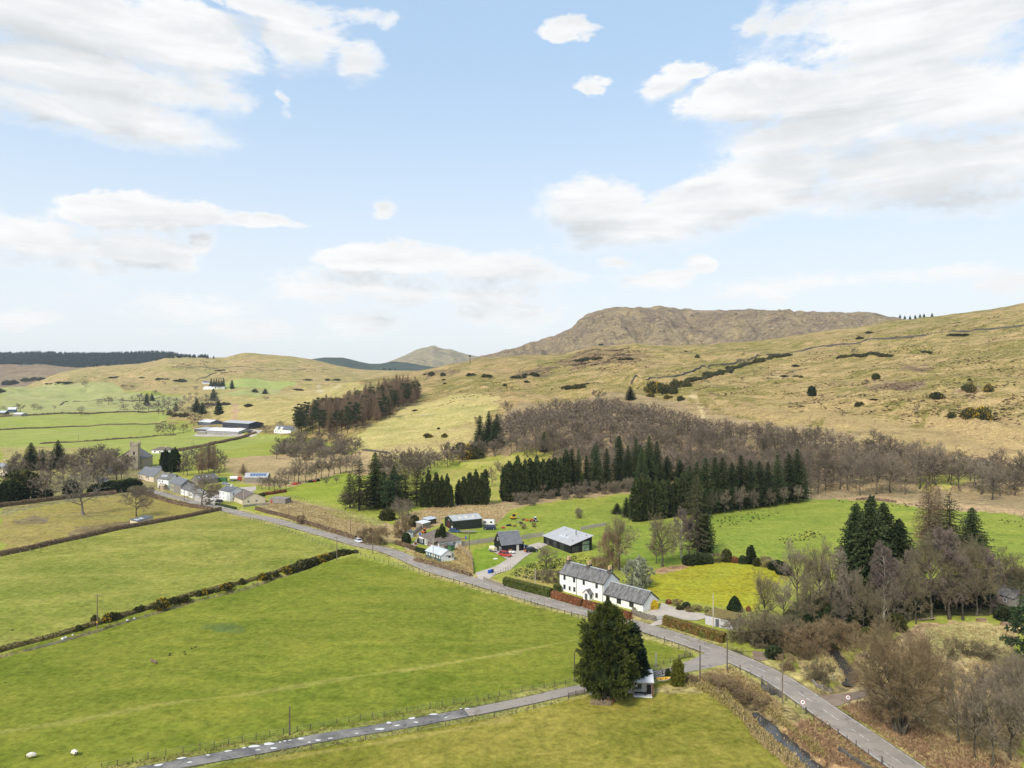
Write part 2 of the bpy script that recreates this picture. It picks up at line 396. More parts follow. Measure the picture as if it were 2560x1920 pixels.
# ------------------------------------------------------------------ ground colours: what grows where (photo polygons laid onto the ground)
VAL = {0: ((.225, .265, .04), (.295, .285, .06), .2), 1: ((.178, .160, .040), (.335, .238, .108), .6), 2: ((.142, .108, .080), (.245, .192, .105), .62),
       3: ((.17, .145, .10), (.29, .245, .14), .6), 4: ((.045, .062, .05), (.06, .08, .06), .4), 5: ((.25, .225, .075), (.38, .27, .125), .5), 6: ((.17, .12, .08), (.25, .19, .11), .4)}  # the forested hill's entry has haze blue put into its colour
CC = np.zeros(ZZ.shape + (3,), np.float32); CA = CC.copy(); CR = np.zeros(ZZ.shape, np.float32)
for k, (c, a, r) in VAL.items():
    w = OWN == k; CC[w] = c; CA[w] = a; CR[w] = r
LY = np.log(YY)
nU = (fbm(XX / 14, YY / 14, 4, 51) * 2); nV = (fbm(XX / 14, YY / 14, 4, 61) * 2)
def inside(px, py, poly):
    r = np.zeros(px.shape, bool); n = len(poly)
    for i in range(n):
        (x0, y0), (x1, y1) = poly[i], poly[(i + 1) % n]
        if y0 == y1: continue
        c = ((y0 > py) != (y1 > py)) & (px < (x1 - x0) * (py - y0) / (y1 - y0) + x0)
        r ^= c
    return r
def lay(poly, c, a, r, wob=0.0, keep=1.0):
    q = [gp(*p) for p in poly]
    pu = [U0 + F * p.x / p.y for p in q]; pl = [math.log(p.y) for p in q]
    i0, i1 = np.searchsorted(US, min(pu) - 40), np.searchsorted(US, max(pu) + 40)
    j0, j1 = np.searchsorted(YS, math.exp(min(pl)) * .9), np.searchsorted(YS, math.exp(max(pl)) * 1.1)
    sl = (slice(j0, j1), slice(i0, i1))
    ui = UU[sl] + nU[sl] * wob * F / YY[sl]; yi = YY[sl] + nV[sl] * wob * 1.6
    w = inside(ui, np.log(np.maximum(yi, 1)), list(zip(pu, pl)))
    CC[sl][w] = np.array(c) * keep + CC[sl][w] * (1 - keep); CA[sl][w] = np.array(a) * keep + CA[sl][w] * (1 - keep); CR[sl][w] = r
PAST = ((.130, .170, .018), (.20, .20, .030))
TAWNY = ((.42, .31, .16), (.29, .22, .10))
LAYS = [
 ([(0, 1030), (420, 1030), (412, 1052), (430, 1070), (560, 1090), (700, 1085), (700, 1100), (560, 1130), (430, 1150), (200, 1118), (0, 1118)], (.245, .29, .058), (.29, .30, .08), .15, 0, 1),
 ([(0, 968), (300, 970), (400, 990), (540, 985), (700, 968), (700, 985), (540, 1005), (400, 1026), (0, 1035)], (.27, .30, .10), (.33, .31, .13), .2, 5, 1),
 ([(540, 955), (740, 955), (740, 968), (540, 975)], (.26, .31, .09), (.30, .32, .10), .15, 4, 1),
 ([(430, 1030), (470, 985), (560, 985), (640, 995), (760, 965), (900, 955), (930, 975), (820, 1000), (740, 1060), (640, 1062), (560, 1050)], (.31, .27, .09), (.40, .31, .13), .4, 6, 1),
 ([(545, 1148), (690, 1136), (760, 1130), (930, 1130), (960, 1160), (930, 1185), (720, 1218), (600, 1208)], *TAWNY, .7, 4, 1),
 ([(0, 1116), (210, 1118), (290, 1142), (330, 1165), (150, 1190), (0, 1180)], (.36, .29, .12), (.28, .26, .08), .6, 3, 1),
 ([(0, 1180), (150, 1190), (330, 1165), (420, 1200), (430, 1240), (300, 1240), (180, 1252), (0, 1290)], (.17, .17, .06), (.24, .20, .09), .6, 2, 1),
 ([(0, 1290), (180, 1255), (300, 1238), (400, 1243), (500, 1260), (560, 1272), (405, 1305), (289, 1328), (145, 1360), (0, 1392)], (.32, .245, .088), (.235, .20, .048), .5, 2, 1),
 ([(30, 1300), (95, 1285), (130, 1300), (100, 1312), (40, 1310)], (.13, .095, .055), (.2, .16, .08), .5, 2, .9),
 ([(90, 1290), (205, 1283), (300, 1285), (330, 1300), (200, 1296)], (.15, .12, .05), (.22, .2, .06), .5, 2, .8),
 ([(180, 1315), (215, 1310), (330, 1303), (345, 1312), (260, 1328), (180, 1345), (170, 1335)], (.14, .10, .055), (.22, .17, .08), .5, 2, .9),
 ([(0, 1397), (290, 1332), (550, 1281), (640, 1300), (760, 1338), (880, 1376), (640, 1455), (246, 1565), (0, 1632), (-800, 1850), (-800, 1500)], (.175, .205, .032), (.27, .245, .06), .25, 0, 1),
 ([(0, 1638), (640, 1462), (880, 1390), (1280, 1494), (1482, 1556), (1627, 1592), (1740, 1640), (1620, 1674), (1430, 1712), (1045, 1793), (640, 1856), (260, 1925), (-300, 2060), (-800, 2000), (-800, 1850)], PAST[0], PAST[1], .2, 0, 1),
 ([(-300, 2110), (300, 1955), (640, 1890), (1045, 1823), (1280, 1783), (1460, 1735), (1700, 1700), (1790, 1710), (1850, 1760), (1920, 1830), (2020, 1960), (2060, 2300), (0, 2600)], (.155, .165, .021), (.25, .21, .043), .3, 1, 1),
 ([(1700, 1690), (1830, 1655), (1870, 1690), (1960, 1745), (2240, 1935), (2260, 2100), (2080, 2000), (1960, 1900), (1860, 1790), (1780, 1735), (1690, 1740), (1620, 1740)], (.36, .28, .125), (.27, .23, .085), .9, 1.2, 1),
 ([(1960, 1840), (2060, 1780), (2230, 1925), (2260, 2100), (2100, 2000)], (.33, .20, .10), (.40, .29, .15), 1.0, 1.5, 1),
 ([(1850, 1590), (1960, 1540), (2040, 1480), (2150, 1450), (2560, 1430), (2700, 1500), (2560, 1540), (2300, 1550), (2140, 1600), (1990, 1640), (1880, 1618)], (.055, .058, .022), (.11, .09, .04), .8, 2, 1),
 ([(1985, 1640), (2090, 1615), (2130, 1680), (2110, 1715), (2040, 1722), (1990, 1700)], (.37, .34, .12), (.42, .34, .16), .7, 1, 1),
 ([(2140, 1640), (2300, 1560), (2560, 1560), (2560, 1960), (2340, 1925), (2090, 1755), (2050, 1745), (2120, 1720)], (.31, .215, .12), (.35, .27, .13), .9, 2, 1),
 ([(2320, 1570), (2470, 1555), (2540, 1600), (2560, 1660), (2400, 1640), (2330, 1625)], (.34, .31, .115), (.40, .32, .15), .6, 2, 1),
 ([(1150, 1130), (1290, 1010), (1500, 985), (1700, 1000), (1880, 1055), (2250, 1110), (2560, 1200), (2700, 1300), (2560, 1292), (2180, 1252), (1990, 1245), (1700, 1225), (1500, 1235), (1440, 1150), (1250, 1145)], (.34, .25, .13), (.25, .19, .10), .8, 3, 1),
 ([(2300, 1170), (2440, 1150), (2480, 1190), (2380, 1225), (2290, 1215)], (.28, .29, .06), (.36, .33, .09), .5, 3, 1),
 ([(1770, 1290), (1820, 1275), (1990, 1250), (2100, 1246), (2200, 1254), (2300, 1270), (2560, 1292), (2800, 1330), (2800, 1440), (2560, 1400), (2300, 1410), (2050, 1392), (1900, 1402), (1770, 1400), (1640, 1420), (1560, 1400), (1480, 1395), (1490, 1335), (1580, 1310), (1700, 1300)], (.175, .245, .034), (.25, .26, .046), .25, 1, 1),
 ([(2090, 1246), (2200, 1240), (2310, 1255), (2560, 1275), (2560, 1292), (2300, 1268), (2180, 1252)], (.42, .31, .15), (.33, .22, .13), .8, 2, 1),
 ([(1620, 1475), (1625, 1440), (1665, 1433), (1740, 1412), (1800, 1404), (1900, 1411), (1960, 1424), (1975, 1450), (1930, 1470), (1910, 1500), (1890, 1528), (1840, 1522), (1760, 1508), (1690, 1502), (1650, 1498)], (.335, .30, .024), (.245, .255, .028), .4, .4, 1),
 ([(1630, 1428), (1650, 1418), (1700, 1412), (1735, 1410), (1700, 1425), (1650, 1436)], (.33, .20, .11), (.38, .27, .14), .7, .6, 1),
 ([(1260, 1478), (1300, 1420), (1400, 1395), (1480, 1385), (1520, 1400), (1540, 1440), (1400, 1435), (1390, 1470), (1330, 1460)], (.20, .235, .035), (.28, .27, .05), .6, 1, 1),
 ([(1220, 1310), (1260, 1290), (1330, 1265), (1560, 1238), (1600, 1232), (1575, 1305), (1490, 1330), (1340, 1352), (1165, 1350), (1180, 1322)], (.18, .245, .034), (.25, .26, .046), .25, .6, 1),
 ([(1180, 1262), (1290, 1244), (1440, 1225), (1580, 1215), (1590, 1232), (1430, 1247), (1330, 1264), (1290, 1272)], (.40, .29, .16), (.30, .22, .12), .8, 2, 1),
 ([(1000, 1290), (1080, 1265), (1250, 1256), (1285, 1268), (1262, 1292), (1240, 1312), (1210, 1310), (1120, 1285), (1095, 1310), (1045, 1345), (1000, 1352), (965, 1340)], (.41, .30, .155), (.30, .22, .115), .9, 1.5, 1),
 ([(650, 1256), (720, 1244), (860, 1278), (960, 1305), (1010, 1325), (1000, 1362), (915, 1352), (760, 1312), (650, 1276)], (.36, .27, .135), (.28, .22, .10), .7, 1, 1),
 ([(820, 1276), (880, 1282), (960, 1306), (930, 1314), (850, 1300)], (.23, .26, .06), (.30, .27, .08), .4, 1.5, .8),
 ([(715, 1222), (860, 1180), (900, 1190), (890, 1240), (860, 1266), (800, 1252), (715, 1236)], (.215, .275, .03), (.27, .28, .045), .2, .8, 1),
 ([(1070, 1185), (1180, 1150), (1280, 1135), (1400, 1105), (1380, 1140), (1260, 1200), (1260, 1256), (1100, 1262)], (.25, .275, .04), (.34, .29, .085), .35, 3, 1),
 ([(1010, 1378), (1045, 1368), (1064, 1398), (1130, 1410), (1142, 1345), (1160, 1352), (1182, 1378), (1182, 1434), (1130, 1424), (1040, 1398)], (.37, .27, .12), (.28, .21, .085), .9, .6, 1),
 ([(1181, 1376), (1222, 1366), (1242, 1378), (1268, 1399), (1240, 1415), (1188, 1434)], (.135, .225, .022), (.20, .25, .03), .2, .2, 1),
 ([(1310, 1375), (1350, 1360), (1430, 1384), (1400, 1396), (1340, 1404), (1290, 1420), (1282, 1418)], (.15, .22, .03), (.20, .24, .04), .2, .3, 1),
 ([(850, 1130), (930, 1060), (1040, 1010), (1150, 985), (1250, 1000), (1200, 1070), (1050, 1115), (940, 1125)], (.325, .305, .095), (.42, .335, .135), .35, 5, 1),
 ([(900, 1130), (1060, 1100), (1180, 1050), (1220, 1090), (1100, 1130), (980, 1150)], (.41, .31, .145), (.33, .28, .10), .6, 6, 1),
 ([(1380, 905), (1440, 885), (1520, 866), (1620, 885), (1590, 905), (1500, 915), (1430, 925)], (.135, .088, .055), (.25, .18, .08), .8, 14, .9),
 ([(1280, 940), (1330, 920), (1390, 915), (1380, 935), (1300, 950)], (.12, .085, .05), (.23, .17, .08), .8, 10, .9),
 ([(1060, 932), (1110, 922), (1170, 926), (1120, 940), (1070, 942)], (.12, .085, .05), (.23, .17, .08), .8, 10, .9),
 ([(1700, 990), (1900, 1010), (2100, 1030), (2350, 1045), (2560, 1040), (2700, 1150), (2560, 1190), (2250, 1110), (1900, 1055)], (.37, .262, .125), (.29, .22, .09), .6, 12, .95),
 ([(2140, 960), (2250, 945), (2330, 955), (2300, 975), (2180, 985)], (.16, .105, .07), (.27, .2, .09), .8, 12, .9),
 ([(2250, 910), (2330, 905), (2340, 920), (2260, 925)], (.16, .105, .07), (.27, .2, .09), .8, 8, .85),
 ([(1920, 935), (1980, 925), (2030, 935), (1990, 945)], (.22, .15, .09), (.34, .26, .12), .7, 8, .7),
 ([(2370, 980), (2450, 970), (2480, 990), (2430, 1005)], (.22, .13, .09), (.34, .26, .12), .8, 5, .8),
 ([(0, 884), (420, 880), (480, 890), (411, 893), (399, 898), (347, 909), (231, 915), (188, 920), (190, 912), (110, 911), (0, 911)], (.03, .05, .045), (.04, .06, .05), .4, 0, 1),
]
for L in LAYS: lay(*L)

ROAD_C = [(330, 1214), (385, 1226), (430, 1240), (480, 1252), (560, 1269), (640, 1290), (756, 1325), (889, 1362), (973, 1381), (1074, 1419), (1181, 1449), (1280, 1477.5), (1378, 1505), (1482, 1533), (1598, 1567), (1714, 1602), (1818, 1640), (1920, 1688), (2000, 1740), (2082, 1797), (2264, 1918), (2420, 2030)]
LANE_C = [(60, 1995), (250, 1945), (376, 1918), (640, 1871), (842, 1836), (1045, 1803), (1280, 1757), (1445, 1722), (1560, 1700), (1627, 1686), (1700, 1673), (1770, 1653), (1832, 1632)]
def world_line(px, step=1.5, sub=8):
    """smooth ground polyline through photo points"""
    P = [flat_xy(*p) for p in px]; out = []
    for i in range(len(P) - 1):
        p0, p1, p2, p3 = P[max(i - 1, 0)], P[i], P[i + 1], P[min(i + 2, len(P) - 1)]
        n = max(2, int(math.hypot(p2[0] - p1[0], p2[1] - p1[1]) / step))
        for k in range(n):
            t = k / n
            out.append(tuple(.5 * ((2 * p1[a]) + (-p0[a] + p2[a]) * t + (2 * p0[a] - 5 * p1[a] + 4 * p2[a] - p3[a]) * t * t + (-p0[a] + 3 * p1[a] - 3 * p2[a] + p3[a]) * t ** 3) for a in (0, 1)))
    out.append(P[-1]); return out
ROAD_W, LANE_W = 2.9, 1.55          # half widths
road_l = world_line(ROAD_C); lane_l = world_line(LANE_C)
kk = np.searchsorted(YS, 520)
dR = seg_dist(XX[:kk], YY[:kk], road_l[::3] + [road_l[-1]]); dL = seg_dist(XX[:kk], YY[:kk], lane_l[::3] + [lane_l[-1]])
vn = nU[:kk] * .9
def paint(w, c, a, r):
    CC[:kk][w] = c; CA[:kk][w] = a; CR[:kk][w] = r
paint((dR + vn < 5.6) , (.255, .255, .06), (.36, .30, .12), .6)
paint((dL + vn * .5 < 3.6), (.20, .225, .045), (.29, .26, .085), .5)
paint(dR + vn * .3 < 3.35, (.085, .07, .045), (.17, .145, .06), .5)
paint(dL + vn * .3 < 1.95, (.085, .085, .04), (.13, .125, .05), .5)
# level the ground under the carriageways, then drop it just below the sheets
def level(line, half, dist):
    L = np.array(line); zl = fbm(L[:, 0] / 70, L[:, 1] / 70, 3, 9) * .9
    return L, zl
def road_z(x, y): return float(fbm(np.array([x / 70]), np.array([y / 70]), 3, 9)[0] * np.interp(y, [0, 600], [.9, 1.6])) + .03
zr = (fbm(XX[:kk] / 70, YY[:kk] / 70, 3, 9) * np.interp(YY[:kk], [0, 600], [.9, 1.6]))
for d, hw in ((dR, ROAD_W), (dL, LANE_W)):
    w = sm((hw + 1.6 - d) / 1.2); ZZ[:kk] = ZZ[:kk] * (1 - w) + (zr - .05) * w
# stream banks and ditch: bare earth and dark water plants
for dd, c in ((dA, (.16, .12, .07)), (dB, (.12, .10, .055))):
    w = dd + wob < 1.6; CC[:k0][w] = c; CA[:k0][w] = (.24, .19, .09); CR[:k0][w] = .8
w = dD + wob < 1.3; CC[:k0][w] = (.12, .115, .045); CA[:k0][w] = (.2, .16, .07); CR[:k0][w] = .8
# dry tracks across the big field, wheel ruts on the slope, the damp rings near the middle
def streak(px, half, c, keep=.6, seedn=0):
    q = [gp(*p) for p in px]; line = [(p.x, p.y) for p in q]
    j1 = np.searchsorted(YS, max(p.y for p in q) + 10); j0 = max(0, np.searchsorted(YS, min(p.y for p in q) - 10))
    d = seg_dist(XX[j0:j1], YY[j0:j1], line) + nU[j0:j1] * half * .9
    w = (1 - sm((d - half * .4) / (half * .9)))[..., None] * keep
    CC[j0:j1] = CC[j0:j1] * (1 - w) + np.array(c) * w; CA[j0:j1] = CA[j0:j1] * (1 - w) + np.array(c) * w
streak([(-20, 1834), (200, 1800), (400, 1760), (640, 1732), (900, 1690), (1100, 1660), (1300, 1632)], .8, (.29, .265, .07), .5)
streak([(640, 1905), (900, 1865), (1130, 1826), (1260, 1800)], 1.1, (.37, .295, .09), .5)
streak([(1000, 1680), (1200, 1645), (1440, 1600)], .5, (.34, .30, .08), .5)
streak([(525, 1565), (570, 1566), (560, 1572)], 1.6, (.10, .14, .04), .6)
streak([(562, 1573), (600, 1575), (596, 1578)], 1.6, (.10, .14, .04), .6)
streak([(545, 1000), (575, 1010), (590, 1030), (575, 1058)], 5, (.36, .24, .15), .95)
streak([(850, 960), (830, 975), (800, 982), (795, 960)], 5, (.42, .36, .24), .7)
streak([(1560, 945), (1660, 905), (1720, 890)], 4, (.34, .24, .12), .6)
streak([(1580, 940), (1690, 900)], 3, (.22, .18, .07), .6)
streak([(1730, 985), (1760, 1040), (1765, 1060)], 2.2, (.45, .35, .18), .8)
streak([(1920, 985), (2010, 970), (2090, 955)], 2.5, (.24, .2, .07), .5)
streak([(2290, 970), (2330, 950)], 5, (.24, .17, .1), .7)

GM = ground_mat()
names = {0: 'ground', 1: 'hillside', 2: 'plateau_hill', 3: 'far_peak', 4: 'forested_hill', 5: 'grass_ridge', 6: 'heather_hill'}
nr, nc = ZZ.shape
fid = np.arange((nr - 1) * (nc - 1)); jj, ii = fid // (nc - 1), fid % (nc - 1)
q00 = jj * nc + ii
quads = np.stack([q00, q00 + 1, q00 + nc + 1, q00 + nc], 1)
fown = OWN[jj, ii]
# the side of a far hill no one can see from the valley is not needed: keep everything nearer than the crests plus a margin
Vall = np.stack([XX, YY, ZZ], -1).reshape(-1, 3)
Call = np.concatenate([CC.reshape(-1, 3), np.ones((nr * nc, 1), np.float32)], 1); Aall = np.concatenate([CA.reshape(-1, 3), np.ones((nr * nc, 1), np.float32)], 1); Rall = CR.reshape(-1)
for k, nm in names.items():
    q = quads[fown == k]
    if not len(q): continue
    used, inv = np.unique(q, return_inverse=True); q2 = inv.reshape(q.shape)
    V = Vall[used]; c, a, r = Call[used], Aall[used], Rall[used]
    if k == 0:   # carry the plain on under and behind the camera
        row0 = np.where(V[:, 1] < 60.01)[0]; row0 = row0[np.argsort(V[row0, 0])]
        back = V[row0].copy(); back[:, 0] *= 6; back[:, 1] = -500; back[:, 2] = 0
        n0 = len(V); V = np.vstack([V, back]); c = np.vstack([c, c[row0]]); a = np.vstack([a, a[row0]]); r = np.concatenate([r, r[row0]])
        n = np.arange(len(row0) - 1)
        q2 = np.vstack([q2, np.stack([n0 + n, n0 + n + 1, row0[1:], row0[:-1]], 1)])
    me = np_mesh(nm, V, q2, [GM], smooth=True)
    for an, arr, typ in (('Col', c, 'FLOAT_COLOR'), ('Alt', a, 'FLOAT_COLOR')):
        at = me.attributes.new(an, typ, 'POINT'); at.data.foreach_set('color', np.ascontiguousarray(arr, np.float32).ravel())
    at = me.attributes.new('Rgh', 'FLOAT', 'POINT'); at.data.foreach_set('value', np.ascontiguousarray(r, np.float32))
    tag(link(bpy.data.objects.new(nm, me)), kind='structure')

# ------------------------------------------------------------------ roads, lane, tracks, drives
def asphalt(name, c, c2, patch=.35):
    def b(T):
        co = T.new('ShaderNodeTexCoord').outputs['Object']
        n = T.noise(co, .22, 8, .68); f = T.noise(co, 7, 4, .7); pz = T.noise(T.vm('MULTIPLY', co, (1, 1, 1)), .5, 3, .4, dist=1.5)
        col = T.mix(T.step(n, .35, .68), c, c2)
        col = T.mix(T.m('MULTIPLY', T.step(pz, .60, .66), patch), col, tuple(x * .5 for x in c))
        k = T.lin(f, .2, .8, .82, 1.15); v = T.new('ShaderNodeCombineXYZ')
        for i in range(3): T.l.new(k, v.inputs[i])
        T.put(T.bs.inputs['Base Color'], T.mix(1.0, col, v.outputs[0], 'MULTIPLY'))
        T.bs.inputs['Roughness'].default_value = .8
        bump(T, f, .25, .02)
    return mat(name, b)
M_ROAD = asphalt('worn_asphalt', (.315, .272, .228), (.235, .21, .182), .65)
M_LANE = asphalt('broken_lane_surface', (.115, .11, .11), (.25, .235, .215), .5)
M_GRAVEL = asphalt('gravel', (.47, .41, .345), (.38, .335, .28), .12)
M_DIRT = asphalt('earth_track', (.19, .14, .10), (.25, .19, .14), .4)
M_WHITE = plain('road_paint', (.60, .585, .54), .7, .35, 1.2)
def ribbon(name, line, offs0, offs1, m, dz, parent=None, cross=(0, 1), zf=None, kind='structure', thick=None, taper=None):
    L = np.array(line); d = np.gradient(L, axis=0); d /= np.linalg.norm(d, axis=1)[:, None]; nrm = np.stack([-d[:, 1], d[:, 0]], 1)
    vs, fs = [], []; k = len(cross)
    for i in range(len(L)):
        for t in cross:
            o = offs0 + (offs1 - offs0) * t
            if callable(taper): o *= taper(i, t)
            p = L[i] + nrm[i] * o
            z = (zf or road_z)(p[0], p[1]) + dz + (.07 * (1 - (2 * t - 1) ** 2) if len(cross) > 2 else 0)
            vs.append((p[0], p[1], z))
    for i in range(len(L) - 1):
        for j in range(k - 1): fs.append((i * k + j + 1, i * k + j, (i + 1) * k + j, (i + 1) * k + j + 1))
    o = mesh_obj(name, vs, fs, m, parent, True)
    if kind and parent is None: o['kind'] = kind
    return o
M_SIDE = asphalt('side_road_asphalt', (.30, .262, .222), (.245, .22, .195), .6)
def vn1(t, s=5): return float(vnoise(np.array([t]), np.array([s * 1.37]), s)[0])
nlane = len(lane_l)
kl = int(np.argmin([abs(U0 + F * p[0] / p[1] - 1165) for p in lane_l]))
ribbon('lane', lane_l[:kl + 1], -LANE_W, LANE_W, M_LANE, .0, cross=(0, .25, .5, .75, 1), taper=lambda i, t: 1 + .22 * vn1(i * .35 + t * 40))
ribbon('side_road', lane_l[kl:], -LANE_W, LANE_W, M_SIDE, .004, cross=(0, .25, .5, .75, 1), taper=lambda i, t: (1 + .14 * vn1((i + kl) * .35 + t * 40)) * (1 + max(0, (i + kl - nlane + 12)) * .16))
road_o = ribbon('road', road_l, -ROAD_W, ROAD_W, M_ROAD, .02, cross=(0, .2, .4, .6, .8, 1), taper=lambda i, t: 1 + .05 * vn1(i * .3 + t * 40))
def crown(o): return .07 * (1 - (o / ROAD_W) ** 2)
def marks(name, o0, o1, on=None, off=None, start=0, skip=()):
    s = 0; seg = []; acc = start; runs = []
    P = [Vector((*p, 0)) for p in road_l]; D = [0]
    for a, b in zip(P[:-1], P[1:]): D.append(D[-1] + (b - a).length)
    def at(t):
        i = min(max(int(np.searchsorted(D, t)) - 1, 0), len(P) - 2); k = (t - D[i]) / (D[i + 1] - D[i]); return P[i].lerp(P[i + 1], k)
    t = start; vs, fs = [], []
    end = D[-1]
    while t < end:
        e = min(t + (on or end), end)
        if not any(a < (t + e) / 2 < b for a, b in skip) or on is None:
            n = max(1, int((e - t) / 2)); pts = [at(t + (e - t) * i / n) for i in range(n + 1)]
            k = len(vs)
            for i, p in enumerate(pts):
                dd = (pts[min(i + 1, n)] - pts[max(i - 1, 0)]).normalized(); nn = Vector((-dd.y, dd.x, 0))
                for o in (o0, o1):
                    w = p + nn * o; vs.append((w.x, w.y, road_z(w.x, w.y) + .026 + crown(o)))
            fs += [(k + 2 * i + 1, k + 2 * i, k + 2 * i + 2, k + 2 * i + 3) for i in range(n)]
        t = e + (off or 1)
    return vs, fs
v1, f1 = marks('c', -.07, .07, 4.2, 3.3)
v2, f2 = marks('e', ROAD_W - .36, ROAD_W - .24, 46, 1.1); v3, f3 = marks('e', -ROAD_W + .24, -ROAD_W + .36, 46, 1.1)
mk = MB(); mk.add(v1, f1); mk.build('centre_line', M_WHITE, road_o)
mk = MB(); mk.add(v2, f2); mk.add(v3, f3); mk.build('edge_line', M_WHITE, road_o)
def sheet(name, px, m, dz=.03, kind='structure', zf=None, up=0.0):
    """a flat area with its own ragged edge, lying on the ground"""
    q = [gp(*p) for p in px]; P = [Vector((p.x, p.y, 0)) for p in q]; out = []
    n = len(P)
    for i in range(n):
        a, b = P[i], P[(i + 1) % n]; k = max(1, int((b - a).length / 1.2))
        for t in range(k):
            w = a.lerp(b, t / k); j = .18
            out.append(Vector((w.x + vn1(len(out) * .7, 3) * j, w.y + vn1(len(out) * .7, 8) * j, 0)))
    bm = bmesh.new(); f = bm.faces.new([bm.verts.new(v) for v in out]); bmesh.ops.triangulate(bm, faces=[f])
    bmesh.ops.subdivide_edges(bm, edges=[e for e in bm.edges if e.calc_length() > 3], cuts=2, use_grid_fill=True)
    bmesh.ops.triangulate(bm, faces=bm.faces[:])
    if sum(f.normal.z for f in bm.faces) < 0: bmesh.ops.reverse_faces(bm, faces=bm.faces[:])
    for v in bm.verts: v.co.z = float(zat(v.co.x, v.co.y)) + dz + up
    me = bpy.data.meshes.new(name); bm.to_mesh(me); bm.free(); me.materials.append(m)
    return tag(link(bpy.data.objects.new(name, me)), kind=kind)
sheet('driveway', [(1170, 1452), (1196, 1446), (1188, 1433), (1240, 1416), (1268, 1399), (1226, 1377), (1232, 1370), (1262, 1380), (1305, 1377), (1310, 1366), (1345, 1357), (1375, 1360), (1350, 1372), (1325, 1385), (1306, 1398), (1290, 1412), (1276, 1425), (1240, 1436), (1226, 1446), (1212, 1455)], M_GRAVEL, .10)
sheet('yard', [(1605, 1534), (1650, 1519), (1655, 1508), (1690, 1520), (1720, 1530), (1765, 1535), (1770, 1545), (1740, 1552), (1690, 1549), (1658, 1549), (1655, 1562), (1620, 1567), (1640, 1554), (1620, 1545)], M_GRAVEL, .12)
sheet('dirt_track', [(1880, 1628), (1906, 1630), (1935, 1640), (1920, 1650), (1902, 1654), (1885, 1648)], M_DIRT, .09)
sheet('dirt_track', [(2040, 1735), (2075, 1738), (2130, 1732), (2200, 1718), (2300, 1690), (2310, 1700), (2200, 1735), (2130, 1752), (2100, 1765), (2080, 1770), (2060, 1755)], M_DIRT, .09)
sheet('garden_path', [(1010, 1372), (1032, 1360), (1048, 1340), (1040, 1337), (1050, 1330), (1056, 1338), (1050, 1352), (1044, 1362), (1022, 1374)], M_GRAVEL, .09)
sheet('village_yard', [(480, 1252), (520, 1232), (560, 1222), (640, 1216), (640, 1226), (590, 1236), (550, 1256), (545, 1266)], M_GRAVEL, .09)
sheet('farmyard', [(480, 1090), (500, 1075), (620, 1070), (660, 1075), (640, 1090), (600, 1092), (520, 1092)], M_GRAVEL, .12)

# ------------------------------------------------------------------ vegetation materials
def leafmat(name, c, c2, tint=.25, tips=None, scale=.8, rough=.75, trans=0.0):
    """foliage or twigs: colour wanders inside the crown and from plant to plant"""
    def b(T):
        co = T.new('ShaderNodeTexCoord').outputs['Object']
        oi = T.new('ShaderNodeObjectInfo').outputs['Random']
        sh = T.new('ShaderNodeCombineXYZ'); T.l.new(T.m('MULTIPLY', oi, 57.0), sh.inputs[0])
        n = T.noise(T.vm('ADD', co, sh.outputs[0]), scale, 4, .6)
        f = T.noise(co, scale * 6, 2, .5)
        col = T.mix(T.step(n, .35, .65), c, c2)
        col = T.mix(T.lin(f, .3, .7, 0, .5), col, tuple(x * .55 for x in c))
        if tips:
            at = T.new('ShaderNodeAttribute', attribute_name='tip').outputs['Fac']
            col = T.mix(T.m('MULTIPLY', at, T.step(n, .25, .6, .35, 1.0)), col, tips)
        k = T.lin(oi, 0, 1, 1 - tint, 1 + tint); v = T.new('ShaderNodeCombineXYZ')
        for i in range(3): T.l.new(k, v.inputs[i])
        T.put(T.bs.inputs['Base Color'], T.mix(1.0, col, v.outputs[0], 'MULTIPLY'))
        T.bs.inputs['Roughness'].default_value = rough; T.bs.inputs['Specular IOR Level'].default_value = .12
        if trans:
            tr = T.new('ShaderNodeBsdfTranslucent'); T.put(tr.inputs[0], tuple(x * 1.3 for x in c2)); ms = T.new('ShaderNodeMixShader'); ms.inputs[0].default_value = trans
            T.l.new(T.bs.outputs[0], ms.inputs[1]); T.l.new(tr.outputs[0], ms.inputs[2]); T.l.new(ms.outputs[0], T.out.inputs[0])
    return mat(name, b)
BARK = leafmat('bark', (.07, .06, .043), (.13, .115, .085), .2, scale=1.5)
BARK_PALE = leafmat('pale_bark', (.26, .23, .185), (.17, .15, .115), .15, scale=1.5)
BARK_BIRCH = leafmat('birch_bark', (.52, .48, .41), (.30, .26, .21), .15, scale=2.5)
BARK_DARK = leafmat('dark_bark', (.055, .045, .035), (.10, .085, .06), .2, scale=1.5)
TWIG_GREY = leafmat('grey_brown_twigs', (.18, .147, .105), (.25, .208, .15), .22, scale=.15)
TWIG_WOOD = leafmat('oakwood_twigs', (.140, .110, .080), (.215, .172, .125), .36, scale=.12)
TWIG_PURPLE = leafmat('birch_twigs', (.17, .128, .11), (.23, .18, .15), .15, scale=.2)
TWIG_TAN = leafmat('willow_twigs', (.255, .18, .10), (.205, .16, .085), .18, scale=.2)
TWIG_MOSS = leafmat('mossy_twigs', (.17, .142, .082), (.235, .198, .12), .2, scale=.25)
TWIG_RED = leafmat('larch_twigs', (.24, .155, .10), (.20, .15, .09), .2, scale=.2)
TWIG_SILVER = leafmat('silvery_leaves', (.30, .31, .22), (.20, .22, .13), .1, scale=.7)
NEEDLE = leafmat('spruce_needles', (.031, .052, .020), (.064, .08, .028), .32, scale=.3)
NEEDLE_BLUE = leafmat('blue_spruce_needles', (.024, .044, .022), (.04, .064, .03), .15, scale=.5)
